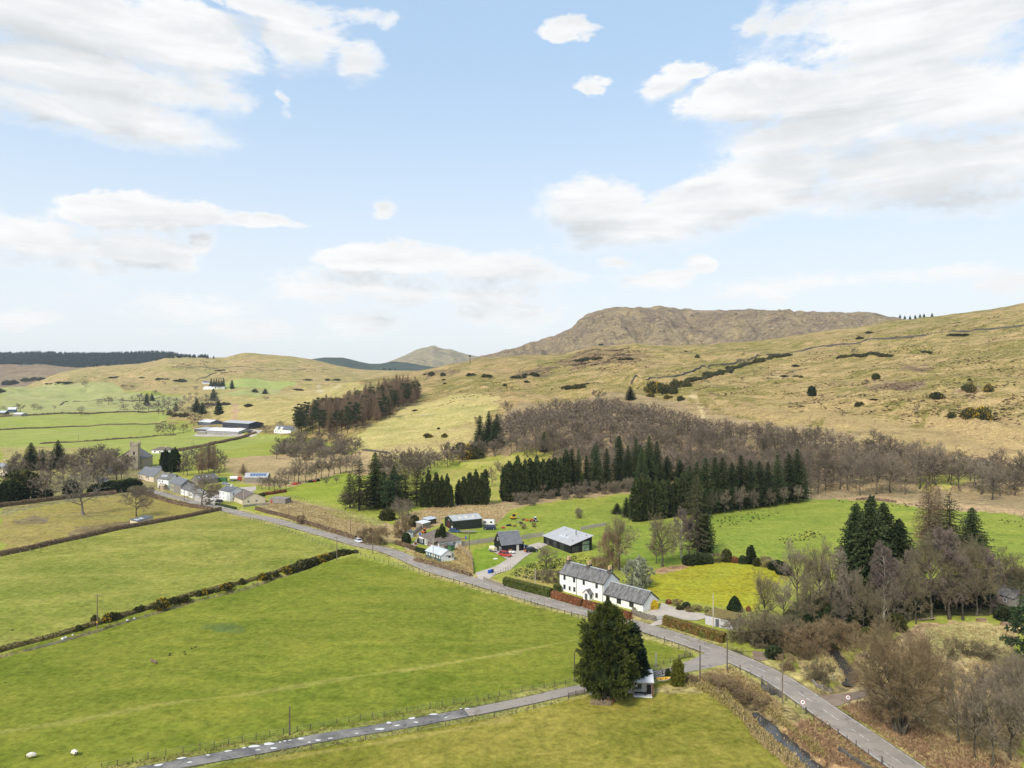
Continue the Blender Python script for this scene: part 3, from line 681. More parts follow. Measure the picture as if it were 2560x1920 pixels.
NEEDLE_DULL = leafmat('thin_spruce_needles', (.055, .058, .028), (.085, .080, .038), .2, scale=.4)
NEEDLE_PINE = leafmat('pine_needles', (.030, .058, .026), (.058, .085, .032), .2, scale=.5)
CYPRESS = leafmat('cypress_sprays', (.032, .05, .018), (.072, .082, .028), .28, scale=.4)
CYPRESS_BIG = leafmat('big_cypress_sprays', (.017, .030, .010), (.038, .052, .015), .0, tips=(.125, .138, .024), scale=.5)
CYPRESS_GOLD = leafmat('golden_cypress_sprays', (.05, .065, .012), (.11, .115, .018), .0, tips=(.24, .225, .03), scale=1.2)
YEW = leafmat('yew_leaves', (.018, .032, .012), (.032, .05, .016), .1, scale=1.5)
LAUREL = leafmat('evergreen_leaves', (.035, .05, .022), (.065, .08, .03), .25, scale=.8)
OLIVE = leafmat('olive_leaves', (.09, .085, .025), (.055, .065, .02), .2, scale=.5)
GORSE = leafmat('gorse_spines', (.045, .052, .018), (.085, .080, .028), .2, scale=1.2)
GORSE_FL = leafmat('gorse_flowers', (.50, .33, .015), (.42, .26, .02), .2, scale=2)
BEECH = leafmat('beech_hedge_leaves', (.27, .115, .05), (.20, .095, .045), .06, scale=1.2)
HEDGE_G = leafmat('clipped_hedge_leaves', (.075, .105, .025), (.125, .14, .035), .08, tips=(.20, .195, .06), scale=1.0)
HEDGE_M = leafmat('mixed_hedge_leaves', (.14, .15, .035), (.24, .115, .045), .05, tips=(.25, .22, .07), scale=.28)
HEDGE_B = leafmat('bare_hedge_twigs', (.175, .125, .08), (.24, .17, .10), .1, scale=.8)
BRACKEN = leafmat('dead_bracken', (.36, .235, .13), (.27, .165, .095), .1, scale=.4)
DEADGRASS = leafmat('dead_grass', (.43, .325, .16), (.34, .26, .115), .1, scale=.3)
RUSH = leafmat('rushes', (.15, .135, .045), (.22, .165, .075), .1, scale=.3)
NEEDLE_HAZE = leafmat('haze_blue_needles', (.045, .072, .066), (.06, .085, .076), .2, scale=.05)  # bluer than near needles: distance haze put into the colour
RUSH_DK = leafmat('dark_rushes', (.055, .055, .02), (.085, .08, .03), .1, scale=.3)
HEATHER = leafmat('heather_tufts', (.10, .065, .04), (.15, .105, .05), .2, scale=.2)
FORSYTHIA = leafmat('forsythia_flowers', (.72, .52, .03), (.60, .45, .04), .05, scale=1.5)

# ------------------------------------------------------------------ vegetation builders
def nrm(a): return a / np.maximum(np.linalg.norm(a, axis=-1, keepdims=True), 1e-9)
def tubes(P, Rr, n):
    """P (N,K,3) polylines, Rr (N,K) radii -> vertices, quads; n sides (2 makes flat ribbons)"""
    N, K, _ = P.shape
    T = np.gradient(P, axis=1); T = nrm(T)
    ref = nrm(np.stack([np.sin(np.arange(N) * 12.9898), np.cos(np.arange(N) * 78.233), np.sin(np.arange(N) * 37.7 + 1) * .6], -1))[:, None, :]
    A = nrm(np.cross(T, np.broadcast_to(ref, T.shape))); B = np.cross(T, A)
    if n == 2: V = np.stack([P + A * Rr[..., None], P - A * Rr[..., None]], 2)
    else:
        an = 2 * np.pi * np.arange(n) / n
        V = P[:, :, None, :] + (A[:, :, None, :] * np.cos(an)[None, None, :, None] + B[:, :, None, :] * np.sin(an)[None, None, :, None]) * Rr[:, :, None, None]
    m = V.shape[2]; base = np.arange(N * K * m).reshape(N, K, m); Q = []
    for s in range(1 if n == 2 else n):
        t = (s + 1) % m
        Q.append(np.stack([base[:, :-1, s], base[:, :-1, t], base[:, 1:, t], base[:, 1:, s]], -1).reshape(-1, 4))
    return V.reshape(-1, 3), np.concatenate(Q)
def merge(parts):
    V, Q, k = [], [], 0
    for v, q in parts: V.append(v); Q.append(q + k); k += len(v)
    return np.concatenate(V), np.concatenate(Q)
def offshoots(rg, par, n, t0, t1, a0, a1, lf, K, up=.1, wob=.12, taper=.45, minl=.2):
    """n child polylines along every parent polyline"""
    N, KP, _ = par.shape
    L = np.linalg.norm(np.diff(par, axis=1), axis=2).sum(1)
    t = (np.arange(n)[None, :] + rg.random((N, n))) / n; t = t0 + (t1 - t0) * t
    s = t * (KP - 1); i = np.clip(s.astype(int), 0, KP - 2); f = (s - i)[..., None]
    ar = np.arange(N)[:, None]; p0 = par[ar, i] * (1 - f) + par[ar, i + 1] * f; tg = nrm(par[ar, i + 1] - par[ar, i])
    rv = nrm(rg.normal(size=(N, n, 3))); pp = nrm(np.cross(tg, rv)); an = a0 + (a1 - a0) * rg.random((N, n, 1))
    d = nrm(tg * np.cos(an) + pp * np.sin(an)); ln = np.maximum(lf * L[:, None] * (1 - taper * t) * (.65 + .7 * rg.random((N, n))), minl)
    pts = [p0]; st = (ln / (K - 1))[..., None]
    for k in range(K - 1):
        d = nrm(d + rg.normal(size=d.shape) * wob + np.array([0, 0, up])); pts.append(pts[-1] + d * st)
    return np.stack(pts, 2).reshape(N * n, K, 3), ln.reshape(-1), t.reshape(-1)
def bare_tree(seed, H, Wd, q='mid', stems=1, fork=.28, spread=1.0, droop=0.0, leader=False, lean=0.0, tw=1.0, base_spread=.0, dead=False, k1f=.36):
    """-> (trunk verts, quads), (crown verts, quads) of a leafless tree filling an H by Wd envelope"""
    rg = np.random.default_rng(seed)
    n1, n2, n3, n4 = {'near': (15, 9, 7, 8), 'mid': (14, 7, 7, 5), 'far': (13, 7, 6, 4), 'tiny': (10, 6, 6, 0)}[q]
    if leader: n1 = int(n1 * 1.7); n2 = n2 - 2
    trunk, crown, limbs = [], [], []
    for s in range(stems):
        az = 2 * math.pi * (s + rg.random() * .5) / stems
        b = np.array([math.cos(az), math.sin(az), 0]) * base_spread * (stems > 1)
        out = np.array([math.cos(az), math.sin(az), 0]) * (Wd * .30 if stems > 1 else 0)
        top = (.86 if leader else .60) * H if stems == 1 else .66 * H * (.8 + .3 * rg.random())
        KT = 8; tt = np.linspace(0, 1, KT)[:, None]
        ln = np.array([lean, 0, 0]) * H
        wobs = np.cumsum(rg.normal(size=(KT, 3)) * np.array([.012, .012, 0]) * H, 0); wobs[0] = 0
        P = b + (out + ln) * tt ** 1.3 + np.array([0, 0, 1]) * tt * top + wobs
        r0 = H * (.024 if not leader else .016) * (1 if stems == 1 else .5)
        Rr = r0 * (1 - .72 * tt[:, 0] ** .8); Rr[0] *= 1.5
        trunk.append(tubes(P[None], Rr[None], 7 if q == 'near' else 5))
        # main limbs reach for the envelope
        k1 = n1 if stems == 1 else max(4, int(n1 * k1f))
        for i in range(k1):
            f = i / max(k1 - 1, 1)
            t = fork / (top / H) + (1 - fork / (top / H)) * f ** .85; t = min(max(t, .1), 1.0)
            s_ = t * (KT - 1); j = min(int(s_), KT - 2); p = P[j] * (1 - (s_ - j)) + P[j + 1] * (s_ - j)
            a = i * 2.4 + rg.random() * .9 + s
            el = math.radians((8 + 62 * f ** 1.3) if not leader else (38 - 10 * f)) + rg.normal() * .16
            d = np.array([math.cos(a) * math.cos(el), math.sin(a) * math.cos(el), math.sin(el)])
            # ray to ellipsoid
            c = np.array([ (b + out * .6 + ln * .6)[0], (b + out * .6 + ln * .6)[1], H * (.58 if not leader else .55)])
            rad = np.array([Wd / 2, Wd / 2, H * (.42 if not leader else .45)]) * (1 if stems == 1 else np.array([.8, .8, 1]))
            o = (p - c) / rad; dd = d / rad; A = dd @ dd; Bq = 2 * o @ dd; Cq = o @ o - 1; disc = Bq * Bq - 4 * A * Cq
            Lb = (-Bq + math.sqrt(disc)) / (2 * A) if disc > 0 else Wd * .3
            Lb = min(max(Lb, .12 * H), .75 * H) * (.78 + .27 * rg.random()) * (1 - .45 * f * leader)
            pts = [p]; K1 = 6
            for k in range(K1 - 1):
                d = d + rg.normal(size=3) * .16 + np.array([0, 0, .05 - droop * k * .16]); d = d / np.linalg.norm(d); pts.append(pts[-1] + d * Lb / (K1 - 1))
            limbs.append((np.array(pts), r0 * (.55 - .3 * f) if not leader else r0 * .32))
    L1 = np.stack([l[0] for l in limbs]); r1 = np.array([l[1] for l in limbs])[:, None] * np.linspace(1, .3, 6)[None]
    trunk.append(tubes(L1, r1, 5 if q == 'near' else 4 if q == 'mid' else 3))
    up = .06 - droop * .28
    L2, ln2, _ = offshoots(rg, L1, n2, .2, 1.0, .45, 1.15, .50 * spread, 5, up, .16, .35)
    w2 = np.clip(ln2 * .0135, .012, .06)[:, None] * np.linspace(1, .4, 5)[None] * tw
    crown.append(tubes(L2, w2, 3))
    if dead: n3 = max(2, n3 // 2); n4 = n4 // 2
    L3, ln3, _ = offshoots(rg, L2, n3, .15, 1.0, .4, 1.0, .58, 4 if q in ('near', 'mid') else 3, up, .18, .3, minl=.5)
    wf = {'near': .017, 'mid': .025, 'far': .033, 'tiny': .095}[q] * tw
    crown.append(tubes(L3, np.full(L3.shape[:2], wf * 1.4) * np.linspace(1, .5, L3.shape[1])[None], 3 if q == 'near' else 2))
    if n4:
        L4, ln4, _ = offshoots(rg, L3, n4, .12, 1.0, .35, .9, .68, 3 if q != 'far' else 2, up * 1.3, .2, .3, minl=.45)
        crown.append(tubes(L4, np.full(L4.shape[:2], wf) * np.array([1, .8, .4])[None, :L4.shape[1]], 2))
    return merge(trunk), merge(crown)
def sprays(rg, P, D, size, k=5, width=.32, spread=.7, up=0.0, jit=.35):
    """k pointed leaf sprays round every point P heading along D"""
    N = len(P); d = np.repeat(D, k, 0) + rg.normal(size=(N * k, 3)) * spread + np.array([0, 0, up]); d = nrm(d)
    s = (size if np.isscalar(size) else np.repeat(size, k))
    ln = (s * (.6 + .8 * rg.random(N * k)))[:, None] if not np.isscalar(s) else (s * (.6 + .8 * rg.random(N * k)))[:, None]
    b = np.repeat(P, k, 0) + rg.normal(size=(N * k, 3)) * (ln * jit * .5)
    sd = nrm(np.cross(d, rg.normal(size=d.shape))) * ln * width
    V = np.stack([b - d * ln * .25, b + sd + d * ln * .25, b + d * ln * .9, b - sd + d * ln * .25], 1).reshape(-1, 3)
    return V, np.arange(len(V)).reshape(-1, 4)
def tipattr(me, arr):
    at = me.attributes.new('tip', 'FLOAT', 'POINT'); at.data.foreach_set('value', np.ascontiguousarray(arr, np.float32))
def spruce(seed, H, Wd, dens=1.0, gap=.0, bottom=.06, size=.6, k=4, shape=1.0, width=.34):
    """tiers of drooping needle sprays on a straight stem"""
    rg = np.random.default_rng(seed); P, D, S = [], [], []
    nt = int(30 * dens + H * .8)
    for i in range(nt):
        f = (i + rg.random() * .5) / nt; z = H * (bottom + (1 - bottom) * f)
        R_ = 1.22 * Wd / 2 * (1 - f) ** .66 * (.82 + .3 * rg.random()) * shape + .15
        if f < .12: R_ *= .7 + f * 2.5
        nb = int((9 - 4 * f) * dens) + 2; a0 = rg.random() * 6.28
        for b in range(nb):
            if rg.random() < gap: continue
            a = a0 + 6.283 * b / nb + rg.normal() * .2; Rb = R_ * (.72 + .45 * rg.random()); m = max(2, int(Rb / (.55 * size / .6)) + 1)
            for j in range(m):
                t = (j + .6) / m; dr = -.22 * t * Rb + .12 * t * t * Rb
                P.append((math.cos(a) * Rb * t, math.sin(a) * Rb * t, z + dr)); D.append((math.cos(a), math.sin(a), -.12)); S.append(size * (1.1 - .35 * t) * (1 - .35 * f))
    P.append((0, 0, H * .985)); D.append((0, 0, 1)); S.append(size * 1.2)
    P, D, S = np.array(P), np.array(D, float), np.array(S)
    c = sprays(rg, P, D, S, k, width, .42)
    t = tubes(np.array([[[0, 0, -.3], [0, 0, H * .5], [0, 0, H * .97]]]), np.array([[H * .014 + .05, H * .008 + .03, .02]]), 6)
    return t, c
def dense(seed, prof, H, n, size, k=5, width=.34, up=.35, core=.72, tops=None, jag=.12, spread=.55, tuft=0, corez=.97):
    """a close-leaved evergreen: sprays over a lumpy shell round a dark core; prof maps height fraction to radius"""
    rg = np.random.default_rng(seed); P, D = [], []
    f = rg.random(n * 3); r = np.array([prof(x) for x in f]); keep = rg.random(n * 3) < (r / r.max() + .04); f, r = f[keep][:n], r[keep][:n]
    a = rg.random(len(f)) * 6.283
    lump = 1 + jag * np.sin(a * 5 + f * 17 + seed) + jag * 1.3 * vnoise(a * 2.5, f * 9, seed) * 2
    dep = 1 - .32 * rg.random(len(f)) ** 2
    x, y = np.cos(a) * r * lump * dep, np.sin(a) * r * lump * dep
    P = np.stack([x, y, f * H], 1)
    dr = np.gradient(np.array([prof(x_) for x_ in np.linspace(0, 1, 60)])) * 60 / H
    sl = np.interp(f, np.linspace(0, 1, 60), dr)
    D = nrm(np.stack([np.cos(a), np.sin(a), -sl * .8 + up], 1))
    if tuft:   # gather the sprays into branch-end tufts so that dark hollows open between them
        nt_ = max(8, len(P) // tuft); own = rg.integers(0, nt_, len(P)); P = P[own] + rg.normal(size=P.shape) * size * .5 + D[own] * (rg.random((len(P), 1)) - .45) * size * 2.0; D = D[own]; dep = dep[own]
    V, Q = sprays(rg, P, D, size, k, width, spread)
    tip = np.tile(np.array([0, .35, 1, .35]), len(Q)) * np.repeat(np.clip((dep - .75) * 5, 0, 1), k * 4)
    # core
    m, h = 10, 9; ff = np.linspace(0, .97, h); rr = np.array([max(prof(x), .02) for x in ff]) * core
    an = 2 * np.pi * np.arange(m) / m
    cv = np.stack([np.cos(an)[None] * rr[:, None], np.sin(an)[None] * rr[:, None], np.repeat((ff * H)[:, None], m, 1)], -1).reshape(-1, 3)
    cq = np.array([(i * m + j, i * m + (j + 1) % m, (i + 1) * m + (j + 1) % m, (i + 1) * m + j) for i in range(h - 1) for j in range(m)])
    VV, QQ = merge([(V, Q), (cv, cq)])
    return VV, QQ, np.concatenate([tip, np.zeros(len(cv))])
def ell(rx, lo=.0, p=.5):   # bush profile
    return lambda f: rx * max(0.0, 1 - (2 * (lo + (1 - lo) * f) - 1) ** 2) ** p
def cone(rx, p=.8, base=.25): return lambda f: rx * min(1.0, (f / base + .55) if f < base else 1.0) * max(0.0, 1 - f) ** p if f >= base else rx * (.6 + .4 * f / base) * max(0.0, 1 - f) ** p
def column(rx, p=.42): return lambda f: rx * (.72 + .28 * min(1, f / .25)) * max(0.0, 1 - f ** 2.2) ** p

PROTO = {}
def as_mesh(name, vq, m, tip=None, smooth=False):
    me = np_mesh(name, vq[0], vq[1], [m] if not isinstance(m, (list, tuple)) else list(m), smooth=smooth)
    if tip is not None: tipattr(me, tip)
    return me
def real_size(vq):
    V = vq[0]; r = np.hypot(V[:, 0], V[:, 1]); return float(np.percentile(V[:, 2], 99.6)), 2 * float(np.percentile(r, 95))
def proto(key, H, Wd, trunk, tm, crown, cm, tip=None, one=False):
    """a prototype plant of nominal height H and width Wd: meshes shared by its copies"""
    H, Wd = real_size(crown)
    PROTO.setdefault(key, []).append(dict(H=H, W=Wd, one=one, trunk=None if trunk is None else as_mesh('trunk', trunk, tm, smooth=True), crown=as_mesh('crown', crown, cm, tip)))
def proto_one(key, H, Wd, trunk, tm, crown, cm):
    H, Wd = real_size(crown)
    V, Q = merge([trunk, crown]); mi = np.concatenate([np.zeros(len(trunk[1]), int), np.ones(len(crown[1]), int)])
    PROTO.setdefault(key, []).append(dict(H=H, W=Wd, one=True, trunk=None, crown=np_mesh(key, V, Q, [tm, cm], mi)))
rnd = random.Random(4)
def plant(key, name, p, H, Wd=None, label=None, cat='tree', group=None, rz=None, tilt=0.0, var=None, sink=.1):
    pr = PROTO[key]; d = pr[rnd.randrange(len(pr))] if var is None else pr[var % len(pr)]
    sz = H / d['H']; sx = (Wd / d['W']) if Wd else sz
    rz = rnd.random() * 6.283 if rz is None else rz
    if d['one'] or d['trunk'] is None:
        o = bpy.data.objects.new(name, d['crown']); link(o)
    else:
        o = bpy.data.objects.new(name, None); o.empty_display_size = .5; link(o)
        link(bpy.data.objects.new('trunk', d['trunk']), o); link(bpy.data.objects.new('crown', d['crown']), o)
    o.location = (p[0], p[1], float(zat(p[0], p[1])) - sink); o.rotation_euler = (tilt * math.cos(rz), tilt * math.sin(rz), rz); o.scale = (sx, sx, sz)
    return tag(o, label, cat, group)
def tree(key, name, u, v, vt, w=None, label=None, cat='tree', group=None, **kw):
    """a plant whose foot is seen at (u, v), top at row vt, w photo pixels wide"""
    p = gp(u, v); return plant(key, name, p, max(.4, (v - vt) / F * p.y), None if w is None else w / F * p.y, label, cat, group, **kw)

for i in range(4):
    t, c = bare_tree(10 + i, 14, 12, 'near'); proto('bare_near', 14, 12, t, BARK, c, TWIG_MOSS)
for i in range(4):
    t, c = bare_tree(20 + i, 14, 12, 'mid'); proto('bare_mid', 14, 12, t, BARK, c, TWIG_GREY)
for i in range(6):
    t, c = bare_tree(30 + i, 13, 10.5, 'far', tw=.85); proto_one('oakwood', 13, 10.5, t, BARK, c, TWIG_WOOD)
for i in range(3):
    t, c = bare_tree(40 + i, 11, 10, 'tiny', tw=1.0); proto_one('bare_far', 11, 10, t, BARK, c, TWIG_WOOD)
for i in range(3):
    t, c = bare_tree(50 + i, 14, 8, 'near', leader=True, droop=.18, fork=.09, lean=.05); proto('birch_near', 14, 8, t, BARK_BIRCH if i == 0 else BARK, c, TWIG_PURPLE)
for i in range(2):
    t, c = bare_tree(55 + i, 14, 8, 'mid', leader=True, droop=.2, fork=.25); proto('birch_mid', 14, 8, t, BARK_PALE, c, TWIG_PURPLE)
for i in range(3):
    t, c = spruce(60 + i, 20, 9, 1.0, gap=.12, bottom=.16, size=1.0, k=4, width=.07); proto_one('larch', 20, 9, t, BARK_DARK, c, TWIG_RED)
t, c = bare_tree(71, 15, 13, 'near', stems=11, fork=.2, base_spread=.7, k1f=.62, tw=.66); proto('dome', 15, 13, t, BARK, c, TWIG_TAN)
for i in range(3):
    t, c = bare_tree(75 + i, 5, 6, 'mid', stems=6, fork=.08, base_spread=.35, tw=.5); proto('shrub', 5, 6, t, BARK, c, TWIG_MOSS)
for i in range(2):
    t, c = bare_tree(80 + i, 5, 6, 'far', stems=6, fork=.08, base_spread=.35, tw=.42); proto_one('scrub', 5, 6, t, BARK, c, TWIG_GREY)
for i in range(2):
    t, c = bare_tree(84 + i, 5, 6, 'mid', stems=6, fork=.08, base_spread=.4, tw=.6); proto('brown_shrub', 5, 6, t, BARK, c, TWIG_TAN)
t, c = bare_tree(91, 20, 16, 'mid', fork=.22, dead=True, tw=1.6); proto('dead_tree', 20, 16, t, BARK_PALE, c, BARK_PALE)
t, c = bare_tree(92, 12, 14, 'mid', fork=.25, tw=1.2); proto('thorn', 12, 14, t, BARK_DARK, c, TWIG_GREY)
for i in range(3):
    t, c = spruce(100 + i, 22, 8.5, 1.0); proto('spruce', 22, 8.5, t, BARK_DARK, c, NEEDLE)
for i in range(2):
    t, c = spruce(110 + i, 22, 9, .9, gap=.3, bottom=.12, size=.5, k=3); proto('thin_spruce', 22, 9, t, BARK, c, NEEDLE_DULL)
for i in range(2):
    t, c = spruce(115 + i, 18, 9, 1.25, bottom=.05, size=.62, k=5); proto('near_spruce', 18, 9, t, BARK_DARK, c, NEEDLE)
for i in range(2):
    t, c = spruce(120 + i, 8, 5, .6, size=.8, k=3); proto_one('far_spruce', 8, 5, t, BARK_DARK, c, NEEDLE)
def pine(seed, H, Wd, m=34):
    rg = np.random.default_rng(seed); tr = tubes(np.array([[[0, 0, -.3], [.2, 0, H * .5], [.1, .1, H * .95]]]), np.array([[H * .02, H * .014, .04]]), 6); P, D = [], []; br = []
    for i in range(m):
        f = .28 + .7 * rg.random(); a = rg.random() * 6.28; r = Wd / 2 * (1.05 - abs(f - .55) * 1.3) * (.4 + .6 * rg.random()); c = np.array([math.cos(a) * r, math.sin(a) * r, H * f + r * .15])
        br.append(np.array([[.1, 0, H * f - r * .2], c * np.array([.6, .6, 1]) , c]))
        s = .55 + .5 * rg.random(); k = 26
        d = nrm(rg.normal(size=(k, 3)) * np.array([1, 1, .55])); P.append(c + d * np.array([s * 1.5, s * 1.5, s * .6]) * (H / 16)); D.append(nrm(d + np.array([0, 0, .4])))
    c = sprays(rg, np.concatenate(P), np.concatenate(D), .55 * H / 16, 4, .22, .6)
    return merge([tr, tubes(np.stack(br), np.full((len(br), 3), .06), 3)]), c
for i in range(2):
    t, c = pine(130 + i, 16, 9); proto('pine', 16, 9, t, BARK, c, NEEDLE_PINE)
for i in range(2):
    t, c = pine(134 + i, 16, 9, 24); proto('dark_pine', 16, 9, t, BARK_DARK, c, NEEDLE)
for i in range(3):
    V, Q, tp = dense(140 + i * 3, lambda f: 2.45 * float(np.interp(f, [0, .04, .1, .3, .55, .8, .93, 1], [.25, .55, .85, 1, .9, .6, .28, .03])), 15, 800, .8, 5, .26, up=.35, jag=.2); proto('leylandii', 15, 4.6, tubes(np.array([[[0, 0, -.4], [0, 0, 4.0]]]), np.array([[.28, .2]]), 6), BARK_DARK, (V, Q), CYPRESS, tp)
V, Q, tp = dense(150, ell(2.0, .25), 3.2, 420, .42, 5, .34, jag=.06); proto('evergreen_bush', 3.2, 4, None, None, (V, Q), LAUREL)
V, Q, tp = dense(151, ell(2.0, .2), 3.0, 420, .46, 5, .34, jag=.14); proto('evergreen_bush', 3.0, 4, None, None, (V, Q), LAUREL)
V, Q, tp = dense(152, ell(4, .2), 7, 700, .7, 5, .3, jag=.12); proto('dark_dome', 7, 8, None, None, (V, Q), YEW)
V, Q, tp = dense(153, ell(4, .2), 7, 700, .7, 5, .3, jag=.12); proto('olive_dome', 7, 8, None, None, (V, Q), OLIVE)
V, Q, tp = dense(154, lambda f: 2.3 * (max(0, 1 - f) ** .62) * min(1, .72 + f * 1.6), 4.6, 1100, .24, 5, .3, jag=.02, core=.92); proto('clipped_cone', 4.6, 4.6, None, None, (V, Q), YEW)
V, Q, tp = dense(155, column(1.0, .5), 4.5, 500, .32, 5, .3, up=.6, jag=.08); proto('yew_column', 4.5, 2, None, None, (V, Q), YEW)
V, Q, tp = dense(156, ell(1.6, .3, .4), 3.2, 700, .22, 5, .34, jag=.02, core=.9); proto('clipped_ball', 3.2, 3.2, None, None, (V, Q), YEW)
V, Q, tp = dense(157, ell(4, .25), 8, 1100, .55, 5, .22, jag=.28, core=.5, tuft=5); proto('silver_tree', 8, 8, tubes(np.array([[[0, 0, -.4], [0, 0, 3.0]]]), np.array([[.28, .2]]), 6), BARK, (V, Q), TWIG_SILVER)
V, Q, tp = dense(158, ell(1.0, .3), 1.5, 200, .3, 4, .3, jag=.1); proto('red_bush', 1.5, 2, None, None, (V, Q), BEECH)
def gorse_mesh(seed, rx, H, n, flowers, s=.34):
    V, Q, tp = dense(seed, ell(rx, .45), H, n, s, 4, .28, jag=.3, core=.72); rg = np.random.default_rng(seed)
    mi = np.zeros(len(Q), int); cl = vnoise(V[Q[:, 2], 0] * .9, V[Q[:, 2], 1] * .9 + V[Q[:, 2], 2], seed)
    mi[(rg.random(len(Q)) < flowers) & (cl > .0)] = 1; mi[-80:] = 0
    return np_mesh('gorse_bush', V, Q, [GORSE, GORSE_FL], mi)
for i in range(3): PROTO.setdefault('gorse', []).append(dict(H=2.0, W=2.6, one=True, trunk=None, crown=gorse_mesh(160 + i, 1.3, 2.0, 300, .0 + .28 * i)))
for i in range(2): PROTO.setdefault('hill_gorse', []).append(dict(H=3.0, W=8, one=True, trunk=None, crown=gorse_mesh(170 + i, 3.5, 3.0, 300, .10 + .3 * i, .8)))

def hedge(name, px, width, height, m, label, size=.26, dens=26, cat='hedge', group=None, world=False, jag=.1, top_round=.25, zoff=0.0, tipk=True, fn=None):
    """a hedge following photo points: dark core, leafy or twiggy skin"""
    rg = np.random.default_rng(len(px) * 7 + int(abs(px[0][0]) * 3)); L = [Vector((*p, 0)) if world else Vector((gp(*p).x, gp(*p).y, 0)) for p in px]
    dense_pts = []
    for a, b in zip(L[:-1], L[1:]):
        k = max(1, int((b - a).length / 1.5)); dense_pts += [a.lerp(b, i / k) for i in range(k)]
    dense_pts.append(L[-1]); A = np.array([(p.x, p.y) for p in dense_pts]); d = nrm(np.gradient(A, axis=0)); nn = np.stack([-d[:, 1], d[:, 0]], 1)
    z = zat(A[:, 0], A[:, 1]); hh = height * (1 + jag * 2 * vnoise(np.arange(len(A)) * .35, np.full(len(A), 3.3), 7)); ww = width / 2 * (1 + jag * vnoise(np.arange(len(A)) * .3, np.full(len(A), 9.3), 8))
    if fn: hh = hh * np.array([fn(i / max(1, len(A) - 1)) for i in range(len(A))])
    prof = [(-1, 0), (-1.0, .55), (-.82, 1 - top_round * .4), (0, 1), (.82, 1 - top_round * .4), (1.0, .55), (1, 0)]
    S = .86; cv = np.stack([np.stack([A[:, 0] + nn[:, 0] * ww * o * S, A[:, 1] + nn[:, 1] * ww * o * S, z + zoff + hh * h * .94 - (.15 if h == 0 else 0)], -1) for o, h in prof], 1); m_ = len(prof)
    base = np.arange(len(A) * m_).reshape(len(A), m_); cq = np.concatenate([np.stack([base[:-1, j], base[:-1, j + 1], base[1:, j + 1], base[1:, j]], -1) for j in range(m_ - 1)])
    e0 = [[base[0, 0], base[0, 1], base[0, 5], base[0, 6]], [base[0, 1], base[0, 2], base[0, 4], base[0, 5]], [base[-1, 6], base[-1, 5], base[-1, 1], base[-1, 0]], [base[-1, 5], base[-1, 4], base[-1, 2], base[-1, 1]]]
    cq = np.concatenate([cq, np.array(e0)])
    tot = sum((b - a).length for a, b in zip(L[:-1], L[1:])); n = int(dens * tot * (2 * height + width) / 2)
    s = rg.random(n) * (len(A) - 1); i = s.astype(int); f = (s - i)[:, None]; per = rg.random(n) * (m_ - 1)
    j = per.astype(int); g = (per - j)[:, None]
    c0 = cv[i, j] * (1 - g) + cv[i, j + 1] * g; c1 = cv[np.minimum(i + 1, len(A) - 1), j] * (1 - g) + cv[np.minimum(i + 1, len(A) - 1), j + 1] * g
    Pp = c0 * (1 - f) + c1 * f; o = np.array([p[0] for p in prof])[j] * (1 - g[:, 0]) + np.array([p[0] for p in prof])[j + 1] * g[:, 0]; hz = np.array([p[1] for p in prof])[j]
    D = nrm(np.stack([nn[i, 0] * o, nn[i, 1] * o, .25 + (hz > .8) * .8], -1))
    V, Q = sprays(rg, Pp, D, size, 3, .36, .7)
    tip = np.tile(np.array([0, .3, 1, .3]), len(Q)) * np.repeat((hz > .8).astype(float), 12)
    VV, QQ = merge([(V, Q), (cv.reshape(-1, 3), cq)])
    org = np.array([A[0, 0], A[0, 1], z[0]]); me = np_mesh(name, VV - org, QQ, [m]); tipattr(me, np.concatenate([tip, np.zeros(len(cv.reshape(-1, 3)))]))
    o_ = bpy.data.objects.new(name, me); o_.location = org; link(o_)
    return tag(o_, label, cat, group)
def tufts(name, px_polys, n, m, size, k=4, up=.9, width=.12, seed=0, spread=.5, dirs=None):
    """rank growth nobody could count: one object"""
    rg = random.Random(seed + 5); P = []
    tot = []
    for poly in px_polys:
        us = [p[0] for p in poly]; vs = [p[1] for p in poly]; tot.append((max(us) - min(us)) * (max(vs) - min(vs)))
    for poly, a in zip(px_polys, tot):
        us = [p[0] for p in poly]; vs = [p[1] for p in poly]; want = int(n * a / sum(tot)); tries = 0; got = 0
        while got < want and tries < want * 6:
            tries += 1; u, v = rg.uniform(min(us), max(us)), rg.uniform(min(vs), max(vs))
            if inside(np.array([u]), np.array([v]), poly)[0]:
                q = gp(u, v); P.append((q.x, q.y, q.z)); got += 1
    P = np.array(P); g2 = np.random.default_rng(seed); D = np.tile([0, 0, up], (len(P), 1)).astype(float)
    sz = size * (.6 + .8 * g2.random(len(P)))
    V, Q = sprays(g2, P, D, sz, k, width, spread, jit=.5)
    o = bpy.data.objects.new(name, np_mesh(name, V, Q, [m])); link(o)
    return tag(o, kind='stuff')

